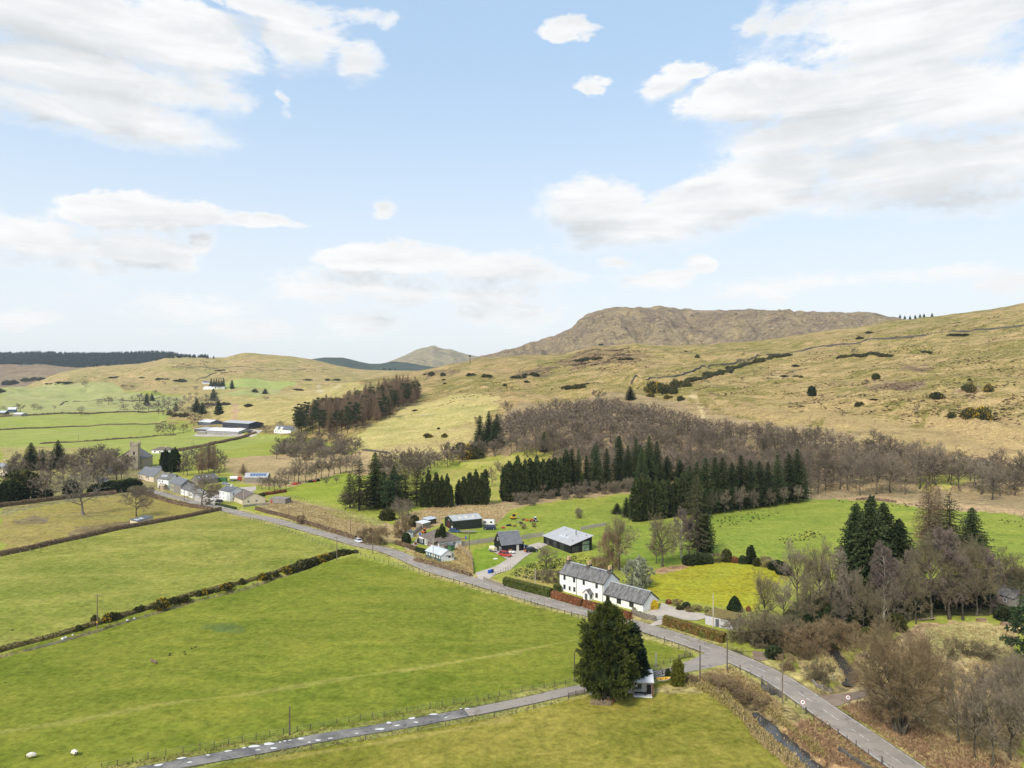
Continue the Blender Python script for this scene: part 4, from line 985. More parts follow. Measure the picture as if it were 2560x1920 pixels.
# ------------------------------------------------------------------ building materials
WHITE = plain('white_render', (.80, .80, .77), .85, .06, .5)
CREAM = plain('cream_render', (.66, .57, .42), .85, .06, .6)
STONE = plain('grey_rubble_stone', (.30, .275, .24), .9, .3, 2.2, bmp=.4)
STONE_DARK = plain('sooty_chimney_stone', (.13, .115, .10), .9, .2, 2)
STONE_TAN = plain('tan_church_stone', (.42, .36, .26), .9, .28, 1.2, bmp=.3)
SLATE = plain('weathered_slates', (.19, .185, .178), .75, .30, 1.8, alt=(.060, .059, .06), bmp=.3, stretch=(1.0, .28, .28))
SLATE_BLUE = plain('blue_grey_slates', (.165, .17, .185), .5, .16, 1.0)
SLATE_DK = plain('dark_slates', (.13, .135, .15), .5, .15, 1.2)
TILE_BR = plain('brown_concrete_tiles', (.165, .135, .115), .8, .2, 1.4, bmp=.2)
METAL_GREY = plain('grey_metal_sheet', (.42, .43, .44), .45, .14, .5, spec=.4)
METAL_BLUE = plain('pale_blue_metal_sheet', (.52, .56, .62), .4, .1, .6, spec=.5)
METAL_WHITE = plain('pale_metal_sheet', (.72, .72, .71), .4, .1, .5, spec=.5)
ZINC = plain('pale_zinc_roof', (.40, .40, .40), .45, .08, .6, spec=.4, stretch=(1, .2, 1))
BLACKWOOD = plain('black_stained_boards', (.012, .013, .016), .55, .3, 3, spec=.3)
GREENMETAL = plain('dark_green_cladding', (.022, .027, .024), .5, .15, .8, spec=.3)
TEALWOOD = plain('teal_painted_boards', (.045, .12, .13), .6, .2, 1.5)
WOOD = plain('weathered_grey_wood', (.30, .27, .22), .9, .25, 2.5)
WOOD_DK = plain('dark_post_wood', (.13, .105, .085), .9, .3, 3, objvar=.3)
WOOD_RED = plain('reddish_wood', (.24, .10, .06), .8, .2, 2)
GLASS = plain('dark_window_glass', (.022, .028, .034), .08, .1, 1, spec=.6)
GLASS_SKY = plain('rooflight_glass', (.62, .66, .70), .15, .05, 1, spec=.6)
FRAME_W = plain('white_window_frame', (.78, .78, .76), .5, .04, 2)
FRAME_D = plain('dark_window_frame', (.10, .11, .12), .5, .1, 2)
FRAME_Y = plain('cream_window_frame', (.70, .66, .45), .5, .05, 2)
BLACK = plain('black_trim', (.02, .02, .022), .5, .2, 2)
BUFF = plain('buff_chimney_pot', (.52, .37, .19), .8, .15, 3)
RED_P = plain('red_paint', (.40, .045, .03), .35, .1, 2, spec=.5)
ORANGE_P = plain('orange_paint', (.62, .15, .03), .5, .15, 2)
YELLOW_P = plain('yellow_paint', (.66, .40, .03), .45, .15, 2)
BLUE_P = plain('blue_plastic', (.03, .12, .48), .45, .1, 2)
WHITE_P = plain('white_paint', (.74, .74, .73), .4, .08, 1, spec=.5)
SILVER_P = plain('silver_car_paint', (.62, .64, .68), .25, .05, 1, spec=.6)
DARKBLUE_P = plain('dark_blue_car_paint', (.018, .026, .05), .22, .1, 1, spec=.6)
BLACK_P = plain('black_car_paint', (.018, .019, .021), .22, .1, 1, spec=.6)
TYRE = plain('tyre_rubber', (.02, .02, .02), .85, .2, 5)
STEEL = plain('dull_steel', (.36, .37, .38), .4, .15, 2, spec=.5)
RUST = plain('rusty_steel', (.22, .10, .06), .85, .3, 2)
CREAM_P = plain('cream_plastic', (.70, .62, .42), .5, .1, 1.2)
GREEN_P = plain('green_paint', (.07, .17, .075), .5, .15, 1)
MOSS = plain('mossy_roof', (.20, .135, .05), .95, .3, 1.5, alt=(.10, .10, .035), bmp=.4)
SOLAR = plain('solar_panel_glass', (.10, .15, .26), .15, .1, 1, spec=.7)

def quadface(face, L, Wd, s, z, w, h, d0, d1):
    """a box on a wall face: f front, b back, l left, r right"""
    m = MB()
    if face == 'f': m.box(s - w / 2, s + w / 2, -d1, -d0, z, z + h)
    elif face == 'b': m.box(s - w / 2, s + w / 2, Wd + d0, Wd + d1, z, z + h)
    elif face == 'r': m.box(L + d0, L + d1, s - w / 2, s + w / 2, z, z + h)
    elif face == 'l': m.box(-d1, -d0, s - w / 2, s + w / 2, z, z + h)
    return m
def window(root, face, L, Wd, s, z, w, h, fm=None, pane=None, bars=1, name='window'):
    fm = fm or FRAME_W; t = min(.09, w * .12); m = MB()
    def put(ds, dz, ww, hh):
        k = quadface(face, L, Wd, s + ds, z + dz, ww, hh, -.05, .035); m.add(k.v, k.f)
    put(-(w - t) / 2, 0, t, h); put((w - t) / 2, 0, t, h); put(0, 0, w - 2 * t, t); put(0, h - t, w - 2 * t, t)
    for b in range(bars): put((-w / 2 + w * (b + 1) / (bars + 1)), t, t * .6, h - 2 * t)
    o = m.build(name, fm, root)
    quadface(face, L, Wd, s, z + t * .8, w - 1.6 * t, h - 1.6 * t, -.06, .012).build('pane', pane or GLASS, o)
    return o
def bld(name, label, A, B, Wd, he, hr, wm, rm, cat='house', hip=0.0, mono=False, over=.3, win=(), doors=(), chim=(), th=.14, rx=0.5, group=None, sky=(), gutter=None, wallname='wall', zadd=0.0, gable_over=.22):
    """house whose front wall runs from ground point A to B (left to right), Wd deep; gables at the ends unless hip or mono"""
    A, B = Vector((A[0], A[1], 0)), Vector((B[0], B[1], 0)); L = (B - A).length; rz = math.atan2(B.y - A.y, B.x - A.x)
    mid = A.lerp(B, .5); z0 = float(zat(mid.x, mid.y)) + zadd
    root = empty(name, (A.x, A.y, z0), rz, label, cat, group)
    m = MB(); yr = Wd * rx
    if mono:
        m.add([(0, 0, -.8), (L, 0, -.8), (L, Wd, -.8), (0, Wd, -.8), (0, 0, he), (L, 0, he), (L, Wd, hr), (0, Wd, hr)], [(0, 3, 2, 1), (4, 5, 6, 7), (0, 1, 5, 4), (1, 2, 6, 5), (2, 3, 7, 6), (3, 0, 4, 7)])
    elif hip: m.box(0, L, 0, Wd, -.8, he)
    else:
        P = [(0, -.8), (Wd, -.8), (Wd, he), (yr, hr), (0, he)]
        vs = [(0, y, z) for y, z in P] + [(L, y, z) for y, z in P]
        m.add(vs, [(4, 3, 2, 1, 0), (5, 6, 7, 8, 9)] + [(i, (i + 1) % 5, 5 + (i + 1) % 5, 5 + i) for i in range(5)])
    m.build(wallname, wm, root)
    r = MB(); o = over; g = gable_over
    if mono:
        sl = (hr - he) / Wd; a, b = he - o * sl + .02, hr + o * sl + .02
        r.add([(-g, -o, a), (L + g, -o, a), (L + g, Wd + o, b), (-g, Wd + o, b), (-g, -o, a + th), (L + g, -o, a + th), (L + g, Wd + o, b + th), (-g, Wd + o, b + th)], [(0, 3, 2, 1), (4, 5, 6, 7), (0, 1, 5, 4), (1, 2, 6, 5), (2, 3, 7, 6), (3, 0, 4, 7)])
    elif hip:
        e = he + .02; hp = hip
        r.add([(-o, -o, e), (L + o, -o, e), (L + o, Wd + o, e), (-o, Wd + o, e), (-o, -o, e + th), (L + o, -o, e + th), (L + o, Wd + o, e + th), (-o, Wd + o, e + th), (hp, Wd / 2, hr), (L - hp, Wd / 2, hr)],
              [(0, 3, 2, 1), (0, 1, 5, 4), (1, 2, 6, 5), (2, 3, 7, 6), (3, 0, 4, 7), (4, 5, 9, 8), (5, 6, 9), (6, 7, 8, 9), (7, 4, 8)])
    else:
        s0, s1 = (hr - he) / yr, (hr - he) / (Wd - yr)
        P = [(-o, he - o * s0 + .02), (yr, hr + .02), (Wd + o, he - o * s1 + .02), (Wd + o, he - o * s1 + th + .02), (yr, hr + th * 1.25), (-o, he - o * s0 + th + .02)]
        vs = [(-g, y, z) for y, z in P] + [(L + g, y, z) for y, z in P]
        r.add(vs, [(0, 1, 4, 5), (1, 2, 3, 4), (11, 10, 7, 6), (10, 9, 8, 7)] + [((i + 1) % 6, i, 6 + i, 6 + (i + 1) % 6) for i in range(6)])
    ro = r.build('roof', rm, root)
    if not hip and not mono and th:    # a lead or zinc ridge
        k = MB(); k.box(-g, L + g, yr - .16, yr + .16, hr + th * 1.1, hr + th * 1.25 + .07); k.build('ridge_cap', gutter or METAL_GREY, ro)
    for w in win: window(root, w[0], L, Wd, *w[1:5], **(w[5] if len(w) > 5 else {}))
    for d in doors:
        quadface(d[0], L, Wd, d[1], d[4] if len(d) > 4 and not hasattr(d[4], 'name') else 0, d[2], d[3], -.04, .04).build('door', d[5] if len(d) > 5 else BLACK, root)
    for c in chim:   # (x, y, w, d, top, pots)
        x, y, w, d, zt, n = c[:6]; zb = hr - .9
        cm = MB(); cm.box(x - w / 2, x + w / 2, y - d / 2, y + d / 2, zb, zt); cm.box(x - w / 2 - .07, x + w / 2 + .07, y - d / 2 - .07, y + d / 2 + .07, zt, zt + .14)
        co = cm.build('chimney', c[6] if len(c) > 6 else STONE_DARK, root)
        for i in range(n):
            p = MB(); yy = y + (i - (n - 1) / 2) * d / max(n, 1) * .9; p.tube((x, yy, zt + .14), (x, yy, zt + 1.15), .36, .30, 8); p.build('pot', BUFF, co)
    for (x, yf, w, l) in sky:   # rooflights on the front slope: x, fraction up the slope, width, length
        y0 = yr * yf; sl = (hr - he) / yr if not mono else (hr - he) / Wd; z = he + sl * y0 + th + .05; dy = l / math.sqrt(1 + sl * sl)
        if mono: y0 = Wd * yf; z = he + sl * y0 + th + .05
        k = MB(); k.add([(x, y0, z), (x + w, y0, z), (x + w, y0 + dy, z + dy * sl), (x, y0 + dy, z + dy * sl), (x, y0, z - .1), (x + w, y0, z - .1), (x + w, y0 + dy, z + dy * sl - .1), (x, y0 + dy, z + dy * sl - .1)], [(0, 1, 2, 3), (4, 7, 6, 5), (0, 4, 5, 1), (1, 5, 6, 2), (2, 6, 7, 3), (3, 7, 4, 0)])
        k.build('rooflight', GLASS_SKY, ro)
    root['_L'] = L
    return root, L
def along(A, B, s): return (A[0] + (B[0] - A[0]) * s, A[1] + (B[1] - A[1]) * s)
def fl(u, v): return flat_xy(u, v)

# ------------------------------------------------------------------ the white farmhouse
FA, FB = (13.9, 211.8), (25.1, 200.0); FC = (34.5, 190.8)
fd = dict(fm=FRAME_D)
farm, L = bld('farmhouse', 'long white farmhouse with slate roofs, three chimneys and a gabled porch behind the copper hedge', FA, FB, 6.9, 5.05, 7.65, WHITE, SLATE, 'house', over=.22, gutter=METAL_BLUE,
    win=[('f', 1.9, 3.35, .85, 1.35, fd), ('f', 5.6, 3.35, .85, 1.35, fd), ('f', 9.2, 3.35, .85, 1.35, fd), ('f', 13.9, 3.35, .85, 1.35, fd), ('f', 1.9, .7, .85, 1.35, fd), ('f', 3.9, .7, .75, 1.2, fd), ('f', 5.7, .7, .85, 1.35, fd), ('f', 13.9, .7, .9, 1.35, fd)],
    chim=[(.5, 3.45, .9, 1.5, 8.3, 2), (8.3, 3.45, .9, 1.5, 8.3, 2), (15.8, 3.45, .9, 1.5, 8.3, 2)])
Lw = 13.3; wing = MB(); Wg = 6.8
P = [(.0, -.8), (Wg, -.8), (Wg, 2.5), (Wg / 2, 4.95), (0, 2.5)]
vs = [(L + .01, y, z) for y, z in P] + [(L + Lw, y, z) for y, z in P]
wing.add(vs, [(4, 3, 2, 1, 0), (5, 6, 7, 8, 9)] + [(i, (i + 1) % 5, 5 + (i + 1) % 5, 5 + i) for i in range(5)]); wing.build('wing_wall', WHITE, farm)
P = [(-.28, 2.33), (Wg / 2, 4.97), (Wg + .28, 2.33), (Wg + .28, 2.47), (Wg / 2, 5.13), (-.28, 2.47)]
r = MB(); vs = [(L + .03, y, z) for y, z in P] + [(L + Lw + .2, y, z) for y, z in P]
r.add(vs, [(0, 1, 4, 5), (1, 2, 3, 4), (11, 10, 7, 6), (10, 9, 8, 7)] + [((i + 1) % 6, i, 6 + i, 6 + (i + 1) % 6) for i in range(6)]); wr = r.build('wing_roof', SLATE, farm)
k = MB(); k.box(L + .03, L + Lw + .2, Wg / 2 - .14, Wg / 2 + .14, 5.10, 5.2); k.build('ridge_cap', METAL_BLUE, wr)
for s, w in ((1.6, 1.3), (5.4, 1.5), (9.6, 1.5)): window(farm, 'f', L, Wg, L + s, .75, w, 1.35, FRAME_D, bars=1)
k = MB()
for x in (L + Lw + .02,):    # black verge boards on the gable ends
    for y0, z0, y1, z1 in ((-.28, 2.36, Wg / 2, 5.0), (Wg + .28, 2.36, Wg / 2, 5.0)):
        k.add([(x, y0, z0), (x + .2, y0, z0), (x + .2, y1, z1), (x, y1, z1), (x, y0, z0 - .22), (x + .2, y0, z0 - .22), (x + .2, y1, z1 - .22), (x, y1, z1 - .22)], [(0, 1, 2, 3), (4, 7, 6, 5), (0, 4, 5, 1), (1, 5, 6, 2), (2, 6, 7, 3), (3, 7, 4, 0)])
k.build('verge_board', BLACK, farm)
k = MB()
for y0, z0, y1, z1 in ((-.22, 4.92, 3.45, 7.7), (7.12, 4.92, 3.45, 7.7)):
    x = L + .01; k.add([(x, y0, z0), (x + .22, y0, z0), (x + .22, y1, z1), (x, y1, z1), (x, y0, z0 - .2), (x + .22, y0, z0 - .2), (x + .22, y1, z1 - .2), (x, y1, z1 - .2)], [(0, 1, 2, 3), (4, 7, 6, 5), (0, 4, 5, 1), (1, 5, 6, 2), (2, 6, 7, 3), (3, 7, 4, 0)])
k.build('verge_board', BLACK, farm)
for x in (6.6, L - .15): MB().tube((x, -.09, 0), (x, -.09, 4.95), .06, .06, 6).build('downpipe', BLACK, farm)
k = MB(); k.box(-.1, L, -.34, -.22, 4.86, 4.97); k.build('gutter', BLACK, farm)
k = MB(); k.box(L + .1, L + Lw, -.4, -.28, 2.26, 2.36); k.build('gutter', BLACK, farm)
# gabled porch
pw = MB(); px0, px1, pd = 10.4, 12.7, 1.7
vs = [(px0, -pd, -.5), (px1, -pd, -.5), (px1, -.002, -.5), (px0, -.002, -.5), (px0, -pd, 1.75), (px1, -pd, 1.75), (px1, -.002, 1.75), (px0, -.002, 1.75), ((px0 + px1) / 2, -pd, 2.75), ((px0 + px1) / 2, -.002, 2.75)]
pw.add(vs, [(0, 1, 5, 8, 4), (1, 2, 6, 5), (3, 0, 4, 7), (4, 8, 9, 7), (8, 5, 6, 9), (2, 3, 7, 9, 6)])
po = pw.build('porch', WHITE, farm); cx = (px0 + px1) / 2
pr = MB()
for sx, x0 in ((1, px1 + .22), (-1, px0 - .22)):
    e = 1.56
    pr.add([(x0, -pd - .22, e), (cx, -pd - .22, 2.8), (cx, 0, 2.8), (x0, 0, e), (x0, -pd - .22, e + .12), (cx, -pd - .22, 2.93), (cx, 0, 2.93), (x0, 0, e + .12)], [(0, 1, 2, 3), (7, 6, 5, 4), (0, 4, 5, 1), (1, 5, 6, 2), (2, 6, 7, 3), (3, 7, 4, 0)])
pr.build('porch_roof', SLATE, po)
k = MB(); k.box(cx - .45, cx + .45, -pd - .04, -pd, 0, 1.75); k.build('porch_door', FRAME_D, po)
k = MB(); k.box(px1, px1 + .03, -1.3, -.5, .5, 1.5); k.build('porch_window', GLASS, po)
k = MB(); k.box(L + Lw + .005, L + Lw + .06, 5.3, 6.5, 0, 2.0); k.build('stone_patch', STONE, farm)

# ------------------------------------------------------------------ black houses, barn, bungalow, shed
def frame_pts(root, x, y):
    c, s = math.cos(root.rotation_euler.z), math.sin(root.rotation_euler.z); return (root.location.x + x * c - y * s, root.location.y + x * s + y * c)
bh, L = bld('modern_house', 'black timber house with pale zinc roof, glazed corner and slim flue', (11.95, 275), (20.9, 258.5), 9.1, 2.95, 5.3, BLACKWOOD, ZINC, 'house', mono=True, over=.45, gable_over=.5,
    win=[('f', 3, .5, 1.6, 1.7, dict(fm=FRAME_D)), ('f', 8, .4, 2.2, 2.0, dict(fm=FRAME_D)), ('f', 13, .4, 2.2, 2.0, dict(fm=FRAME_D)), ('r', 2.3, .1, 1.7, 2.2, dict(fm=FRAME_D)), ('r', .9, .5, .5, 1.7, dict(fm=FRAME_D)),
         ('r', 6.4, .1, 3.0, 2.3, dict(fm=FRAME_D, bars=2, pane=plain('reflective_glazing', (.22, .27, .24), .08, .4, .9, spec=.7, alt=(.05, .12, .06)))), ('r', 6.4, 2.6, 3.0, 1.2, dict(fm=FRAME_D, bars=2, pane=MATS['reflective_glazing']))],
    sky=[(6.4, .30, .75, 1.3), (8.6, .30, .75, 1.3), (10.8, .30, .75, 1.3)])
MB().tube((12.2, 6.6, 4.6), (12.2, 6.6, 6.6), .13, .13, 8).build('flue', BLACK, bh)
for x, y in ((14.5, 5.8), (9.8, 4.0), (16.6, 2.2), (4, 7.5), (17, 8)): MB().tube((x, y, 3.2), (x, y, 3.15 + (y / 9.1) * 2.35 + .45), .08, .08, 6).build('vent_pipe', BLACK, bh)
gar, L = bld('garage', 'black timber garage with steep blue-grey slate roof beside the red estate car', (-3.74, 259.3), (3.6, 262.5), 7.0, 2.75, 6.5, BLACKWOOD, SLATE_BLUE, 'garage', over=.28,
    win=[('l', 3.5, 3.6, 1.0, 1.2, {}), ('l', 1.2, .1, 1.9, 1.7, dict(bars=2)), ('f', 6.3, .1, .9, 2.2, dict(pane=plain('net_curtain', (.45, .45, .42), .6, .1)))], doors=[('f', 3.0, 3.2, 2.3, 0, BLACK)])
k = MB(); k.box(8.4, 9.6, 2.0, 4.5, 0, 2.4); k.box(8.2, 9.8, 1.8, 4.7, 2.4, 2.55); tag(k.build('log_store', BLACKWOOD), 'black timber store box standing against the end of the black garage', 'shed'); o = bpy.data.objects['log_store']
o.location = (gar.location.x, gar.location.y, gar.location.z); o.rotation_euler = gar.rotation_euler
barn, L = bld('steel_barn', 'dark green steel barn with pale grey roof and three yellowed rooflights', (-24.2, 298.8), (-12.6, 304.8), 9.2, 3.85, 5.25, GREENMETAL, METAL_GREY, 'barn', over=.12, gutter=METAL_GREY,
    win=[('l', 4.4, 3.4, .5, .5, dict(bars=0, pane=GLASS_SKY))], doors=[('l', 5.2, 2.6, 3.1, 0, plain('barn_opening', (.10, .03, .03), .8, .3))])
for x in (3.3, 6.4, 9.4):
    sl = (5.25 - 3.85) / 4.6; k = MB(); y0, y1 = 1.7, 2.9; z0, z1 = 3.85 + sl * y0 + .19, 3.85 + sl * y1 + .19
    k.add([(x, y0, z0), (x + .9, y0, z0), (x + .9, y1, z1), (x, y1, z1)], [(0, 1, 2, 3)]); k.build('rooflight', CREAM_P, [c for c in barn.children if c.name.startswith('roof')][0])
k = MB(); k.box(-.05, -.04 + .02, .5, 1.6, .2, 1.7); k.build('notice_board', WHITE_P, barn)
bung, L = bld('bungalow', 'white bungalow with brown hipped roof and bay window behind the dark conifer', (-34.4, 274), (-26.5, 263.0), 9.6, 2.55, 5.6, WHITE, TILE_BR, 'house', hip=4.2, over=.45,
    win=[('f', 1.6, .7, 1.9, 1.4, dict(bars=2)), ('f', 4.2, .2, 1.0, 1.9, {}), ('r', 3, .8, 1.4, 1.2, {}), ('r', 6.6, .8, 1.2, 1.2, {}), ('l', 3, .8, 1.6, 1.3, {})], doors=[('f', 5.6, .95, 2.05, 0, DARKBLUE_P)])
k = MB(); k.box(.3, 3.1, -.9, -.003, -.5, .65); k.build('bay_base', plain('blue_panel', (.045, .07, .12), .6, .1), bung)
k = MB(); k.box(.3, 3.1, -.9, -.003, 2.1, 2.5); k.build('bay_top', WHITE, bung)
for s in (.35, 1.25, 2.15, 3.05): MB().box(s - .07, s + .07, -.9, -.78, .65, 2.1).build('bay_mullion', FRAME_W, bung)
k = MB(); k.box(.35, 3.05, -.84, -.1, .65, 2.1); k.build('bay_glass', GLASS, bung)
k = MB(); k.box(9.5, 13.0, -2.0, -.003, -.5, 2.3); k.build('extension', plain('brown_brick', (.30, .22, .16), .9, .2, 3), bung)
k = MB(); k.add([(9.2, -2.3, 2.32), (13.3, -2.3, 2.32), (13.3, 0, 3.2), (9.2, 0, 3.2), (9.2, -2.3, 2.44), (13.3, -2.3, 2.44), (13.3, 0, 3.34), (9.2, 0, 3.34)], [(0, 3, 2, 1), (4, 5, 6, 7), (0, 1, 5, 4), (1, 2, 6, 5), (2, 3, 7, 6), (3, 0, 4, 7)]); k.build('extension_roof', TILE_BR, bung)
shed, L = bld('long_shed', 'white and teal timber hut with pale metal roof on rough ground by the road', (-30.0, 252.5), (-23.9, 245.2), 5.3, 2.15, 3.55, TEALWOOD, METAL_BLUE, 'hut', over=.2, gutter=METAL_BLUE,
    win=[('f', .9 + 1.55 * i, .9, .75, .8, dict(pane=plain('pale_blind', (.50, .50, .33), .5, .1))) for i in range(6)])
k = MB(); Wd = 5.3; k.add([(L + .01, 0, -.5), (L + .05, 0, -.5), (L + .05, Wd, -.5), (L + .01, Wd, -.5), (L + .01, 0, 2.15), (L + .05, 0, 2.15), (L + .05, Wd, 2.15), (L + .01, Wd, 2.15), (L + .01, Wd / 2, 3.5), (L + .05, Wd / 2, 3.5)],
    [(1, 2, 7 - 1, 9, 5), (0, 4, 8, 7, 3), (0, 1, 5, 4), (2, 3, 7, 6), (4, 5, 9, 8), (6, 7, 8, 9), (0, 3, 2, 1)]); k.build('gable_board', WHITE, shed)
window(shed, 'r', L + .05, Wd, 3.4, .9, 1.0, .8, FRAME_D); k = MB(); k.box(L + .06, L + .25, 4.2, 4.9, .9, 2.2); k.build('creeper', TWIG_GREY, shed)
quadface('r', L + .05, Wd, 2.4, 1.55, 1.0, .3, -.02, .04).build('sign_board', BLACK, shed)

def at_px(u, v): p = gp(u, v); return p
def face_px(ua, va, ub, vb): a, b = gp(ua, va), gp(ub, vb); return (a.x, a.y), (b.x, b.y)
def simple(name, label, ua, va, ub, vb, Wd, he, hr, wm, rm, cat='house', **kw):
    a, b = face_px(ua, va, ub, vb); return bld(name, label, a, b, Wd, he, hr, wm, rm, cat, **kw)

# stone hut under the big cypress
hut, L = bld('stone_hut', 'small stone hut with pale metal roof tucked under the big cypress', (22.2, 141.6), (27.3, 141.0), 3.6, 2.35, 3.1, plain('pale_rubble', (.50, .47, .42), .9, .25, 2.5, bmp=.3), METAL_WHITE, 'hut', mono=True, over=.35,
    win=[('f', 2.6, .95, .8, 1.0, dict(fm=FRAME_D))], doors=[('f', 4.4, .9, 1.9, 0, BLACK)])
PLK = plain('brown_planks', (.20, .11, .06), .85, .3, 3)
MB().box(-.2, .1, -1.6, -.002, 0, 1.9).build('side_screen', PLK, hut); MB().box(4.95, 5.15, -1.6, -.002, 0, 2.1).build('side_screen', PLK, hut)
k = MB(); k.box(1.4, 4.9, -1.7, -.3, -.3, .12); k.build('deck', WHITE_P, hut)
k = MB()
for x in (1.8, 3.6): k.box(x, x + .12, -1.1, -.7, .12, .55)
k.box(1.6, 4.0, -1.2, -.6, .55, .62); o = tag(k.build('garden_table', BLACK), 'dark low table on the white deck of the stone hut', 'table'); o.location = hut.location; o.rotation_euler = hut.rotation_euler
# low garage beside the hedge
low, L = simple('garden_store', 'low white garden store with mossy brown roof behind the roadside hedge', 1763, 1560, 1832, 1576, 5.0, 2.3, 2.75, plain('lilac_grey_render', (.52, .50, .52), .85, .08), MOSS, 'garage', mono=True, over=.15, doors=[('f', 3.2, .9, 1.9, 0, FRAME_D)])
# small sheds behind the bungalow, greenhouse boxes
simple('lean_to', 'open lean-to with white roof left of the green steel barn', 1057, 1323, 1076, 1318, 3.5, 2.2, 2.6, WOOD, METAL_WHITE, 'shed', mono=True, over=.2)
simple('workshop_shed', 'small shed with blue-white roof behind the lean-to', 1070, 1313, 1091, 1309, 3.2, 2.2, 2.6, WOOD_DK, METAL_BLUE, 'shed', mono=True, over=.2)
simple('garden_shed', 'little brown garden shed behind the white and teal hut', 1111, 1378, 1123, 1375, 2.2, 1.7, 2.3, WOOD, TILE_BR, 'shed', over=.12)
simple('green_shed', 'green slatted store between the hut and the bungalow', 1127, 1378, 1137, 1376, 1.8, 2.0, 2.2, GREEN_P, SLATE_DK, 'shed', mono=True, over=.1)
simple('white_outhouse', 'tiny white gabled outhouse beside the round bush', 1026, 1345, 1033, 1343, 2.2, 1.9, 2.6, WHITE, SLATE_BLUE, 'shed', over=.1)
simple('field_shelter', 'white-walled field shelter with dark roof and two rooflights in the paddock', 345, 1314, 383, 1304, 3.6, 1.9, 2.5, CREAM, SLATE_DK, 'shelter', mono=True, over=.15, sky=[(.7, .25, 1.8, 1.7), (3.8, .25, 1.8, 1.7)])
simple('grey_cottage', 'grey stone cottage half hidden by bare trees at the right edge', 2492, 1505, 2536, 1520, 5, 2.4, 4.2, STONE, SLATE, 'house', over=.2, win=[('f', 2.5, .8, .9, 1.1, {})])

# ------------------------------------------------------------------ village
def V2(face, xs, zs, w, h, **k): return [(face, x, z, w, h, k) for x in xs for z in zs]
simple('village_hall', 'village hall with blue-grey slates and cream gables below the church tower', 345, 1196, 384, 1206, 9, 3.4, 7.2, CREAM, SLATE_BLUE, 'hall', over=.3, win=V2('f', (2.5, 6), (.8,), 1.1, 1.6) + V2('r', (2.5, 6.5), (.8,), 1.1, 1.6))
simple('hall_wing', 'low hipped grey-roofed wing in front of the village hall', 364, 1203, 395, 1203, 6, 2.5, 4.8, CREAM, SLATE_BLUE, 'hall', hip=2.8, over=.35, win=V2('f', (2, 5), (.7,), 1.0, 1.3))
simple('cream_house', 'cream house with grey gable roof behind the hall wing', 384, 1192, 405, 1190, 7, 3.2, 6, CREAM, SLATE_BLUE, 'house', over=.2)
simple('white_house', 'white two-storey house with stone porch and three rooflights in the village', 394, 1219, 421, 1223, 9, 5.3, 8.2, WHITE, SLATE, 'house', over=.25, win=V2('f', (1.5, 4.9), (.8, 3.4), 1.1, 1.2, bars=1) + V2('f', (3.2,), (3.4,), .7, 1.2), sky=[(1.0, .35, .7, 1.8), (2.9, .35, .7, 1.8), (4.6, .35, .7, 1.8)], chim=[(6.2, 4.5, 1.4, .8, 9, 0)])
simple('stone_porch', 'brown stone porch in front of the white village house', 396, 1222, 409, 1225, 2.4, 2.1, 3.1, STONE_TAN, STONE_TAN, 'porch', over=.1, doors=[('f', 1.3, .9, 1.7, 0, BLACK)])
simple('stone_house', 'dark rubble two-storey house with many cream windows in the village', 425, 1229, 452, 1236, 7.5, 5.2, 7.9, STONE, SLATE_BLUE, 'house', over=.2, win=V2('f', (.9, 2.1, 3.3, 4.5, 5.7), (.7, 3.2), .8, 1.3, fm=FRAME_Y, pane=plain('pale_green_glass', (.22, .25, .16), .2, .2)), chim=[(.4, 3.7, 2.2, .8, 8.8, 0)])
simple('white_cottage', 'low white cottage with grey roof partly behind the roadside tree', 452, 1236, 482, 1246, 7, 3.0, 5.4, WHITE, SLATE, 'house', over=.2, win=V2('f', (1.5, 4.8), (.9,), 1.2, 1.1))
simple('grey_barn', 'long grey-roofed barn with small rooflights behind the roadside tree', 497, 1213, 546, 1206, 7, 2.8, 5.2, STONE, SLATE, 'barn', over=.2, sky=[(1.5, .5, .6, .9), (4, .5, .6, .9), (7, .5, .6, .9), (9.5, .5, .6, .9)])
simple('white_villa', 'white two-storey house with dark roof beside the cream bungalow', 549, 1249, 575, 1254, 8, 5.0, 6.9, WHITE, SLATE_DK, 'house', over=.25, win=V2('f', (1.2, 4.2), (.8, 3.2), .9, 1.1) + V2('r', (2, 5.5), (.8, 3.2), .9, 1.1), chim=[(5, 4, .8, .8, 7.9, 0, WHITE)])
simple('cream_bungalow', 'cream bungalow with dark brown roof at the village end', 580, 1251, 606, 1262, 11.5, 2.6, 5.4, CREAM, TILE_BR, 'house', over=.3, win=V2('f', (1.5, 4.0), (.8,), 1.3, 1.2) + V2('r', (3.0, 7.0), (.8,), 1.1, 1.1), doors=[('f', 2.8, .9, 2, 0, BLACK)])
simple('flat_store', 'flat-roofed grey block store in a village garden', 674, 1258, 713, 1260, 5, 2.5, 2.65, STONE, STONE, 'store', mono=True, over=.05, win=V2('f', (3.5, 4.6), (.7,), .6, .9), doors=[('f', 1.2, .9, 1.8, 0, RED_P)])
so, L = simple('solar_shed', 'timber shed with solar panels on its grey roof behind the village', 611, 1207, 668, 1207, 7, 3.2, 5.6, WOOD, METAL_GREY, 'shed', over=.2)
for i in range(6):
    sl = 2.4 / 3.5; x = 3.0 + i * 1.65; k = MB(); y0, y1 = .8, 2.9; k.add([(x, y0, 3.2 + sl * y0 + .22), (x + 1.5, y0, 3.2 + sl * y0 + .22), (x + 1.5, y1, 3.2 + sl * y1 + .22), (x, y1, 3.2 + sl * y1 + .22)], [(0, 1, 2, 3)])
    k.build('solar_panel', SOLAR, [c for c in so.children if c.name.startswith('roof')][0])
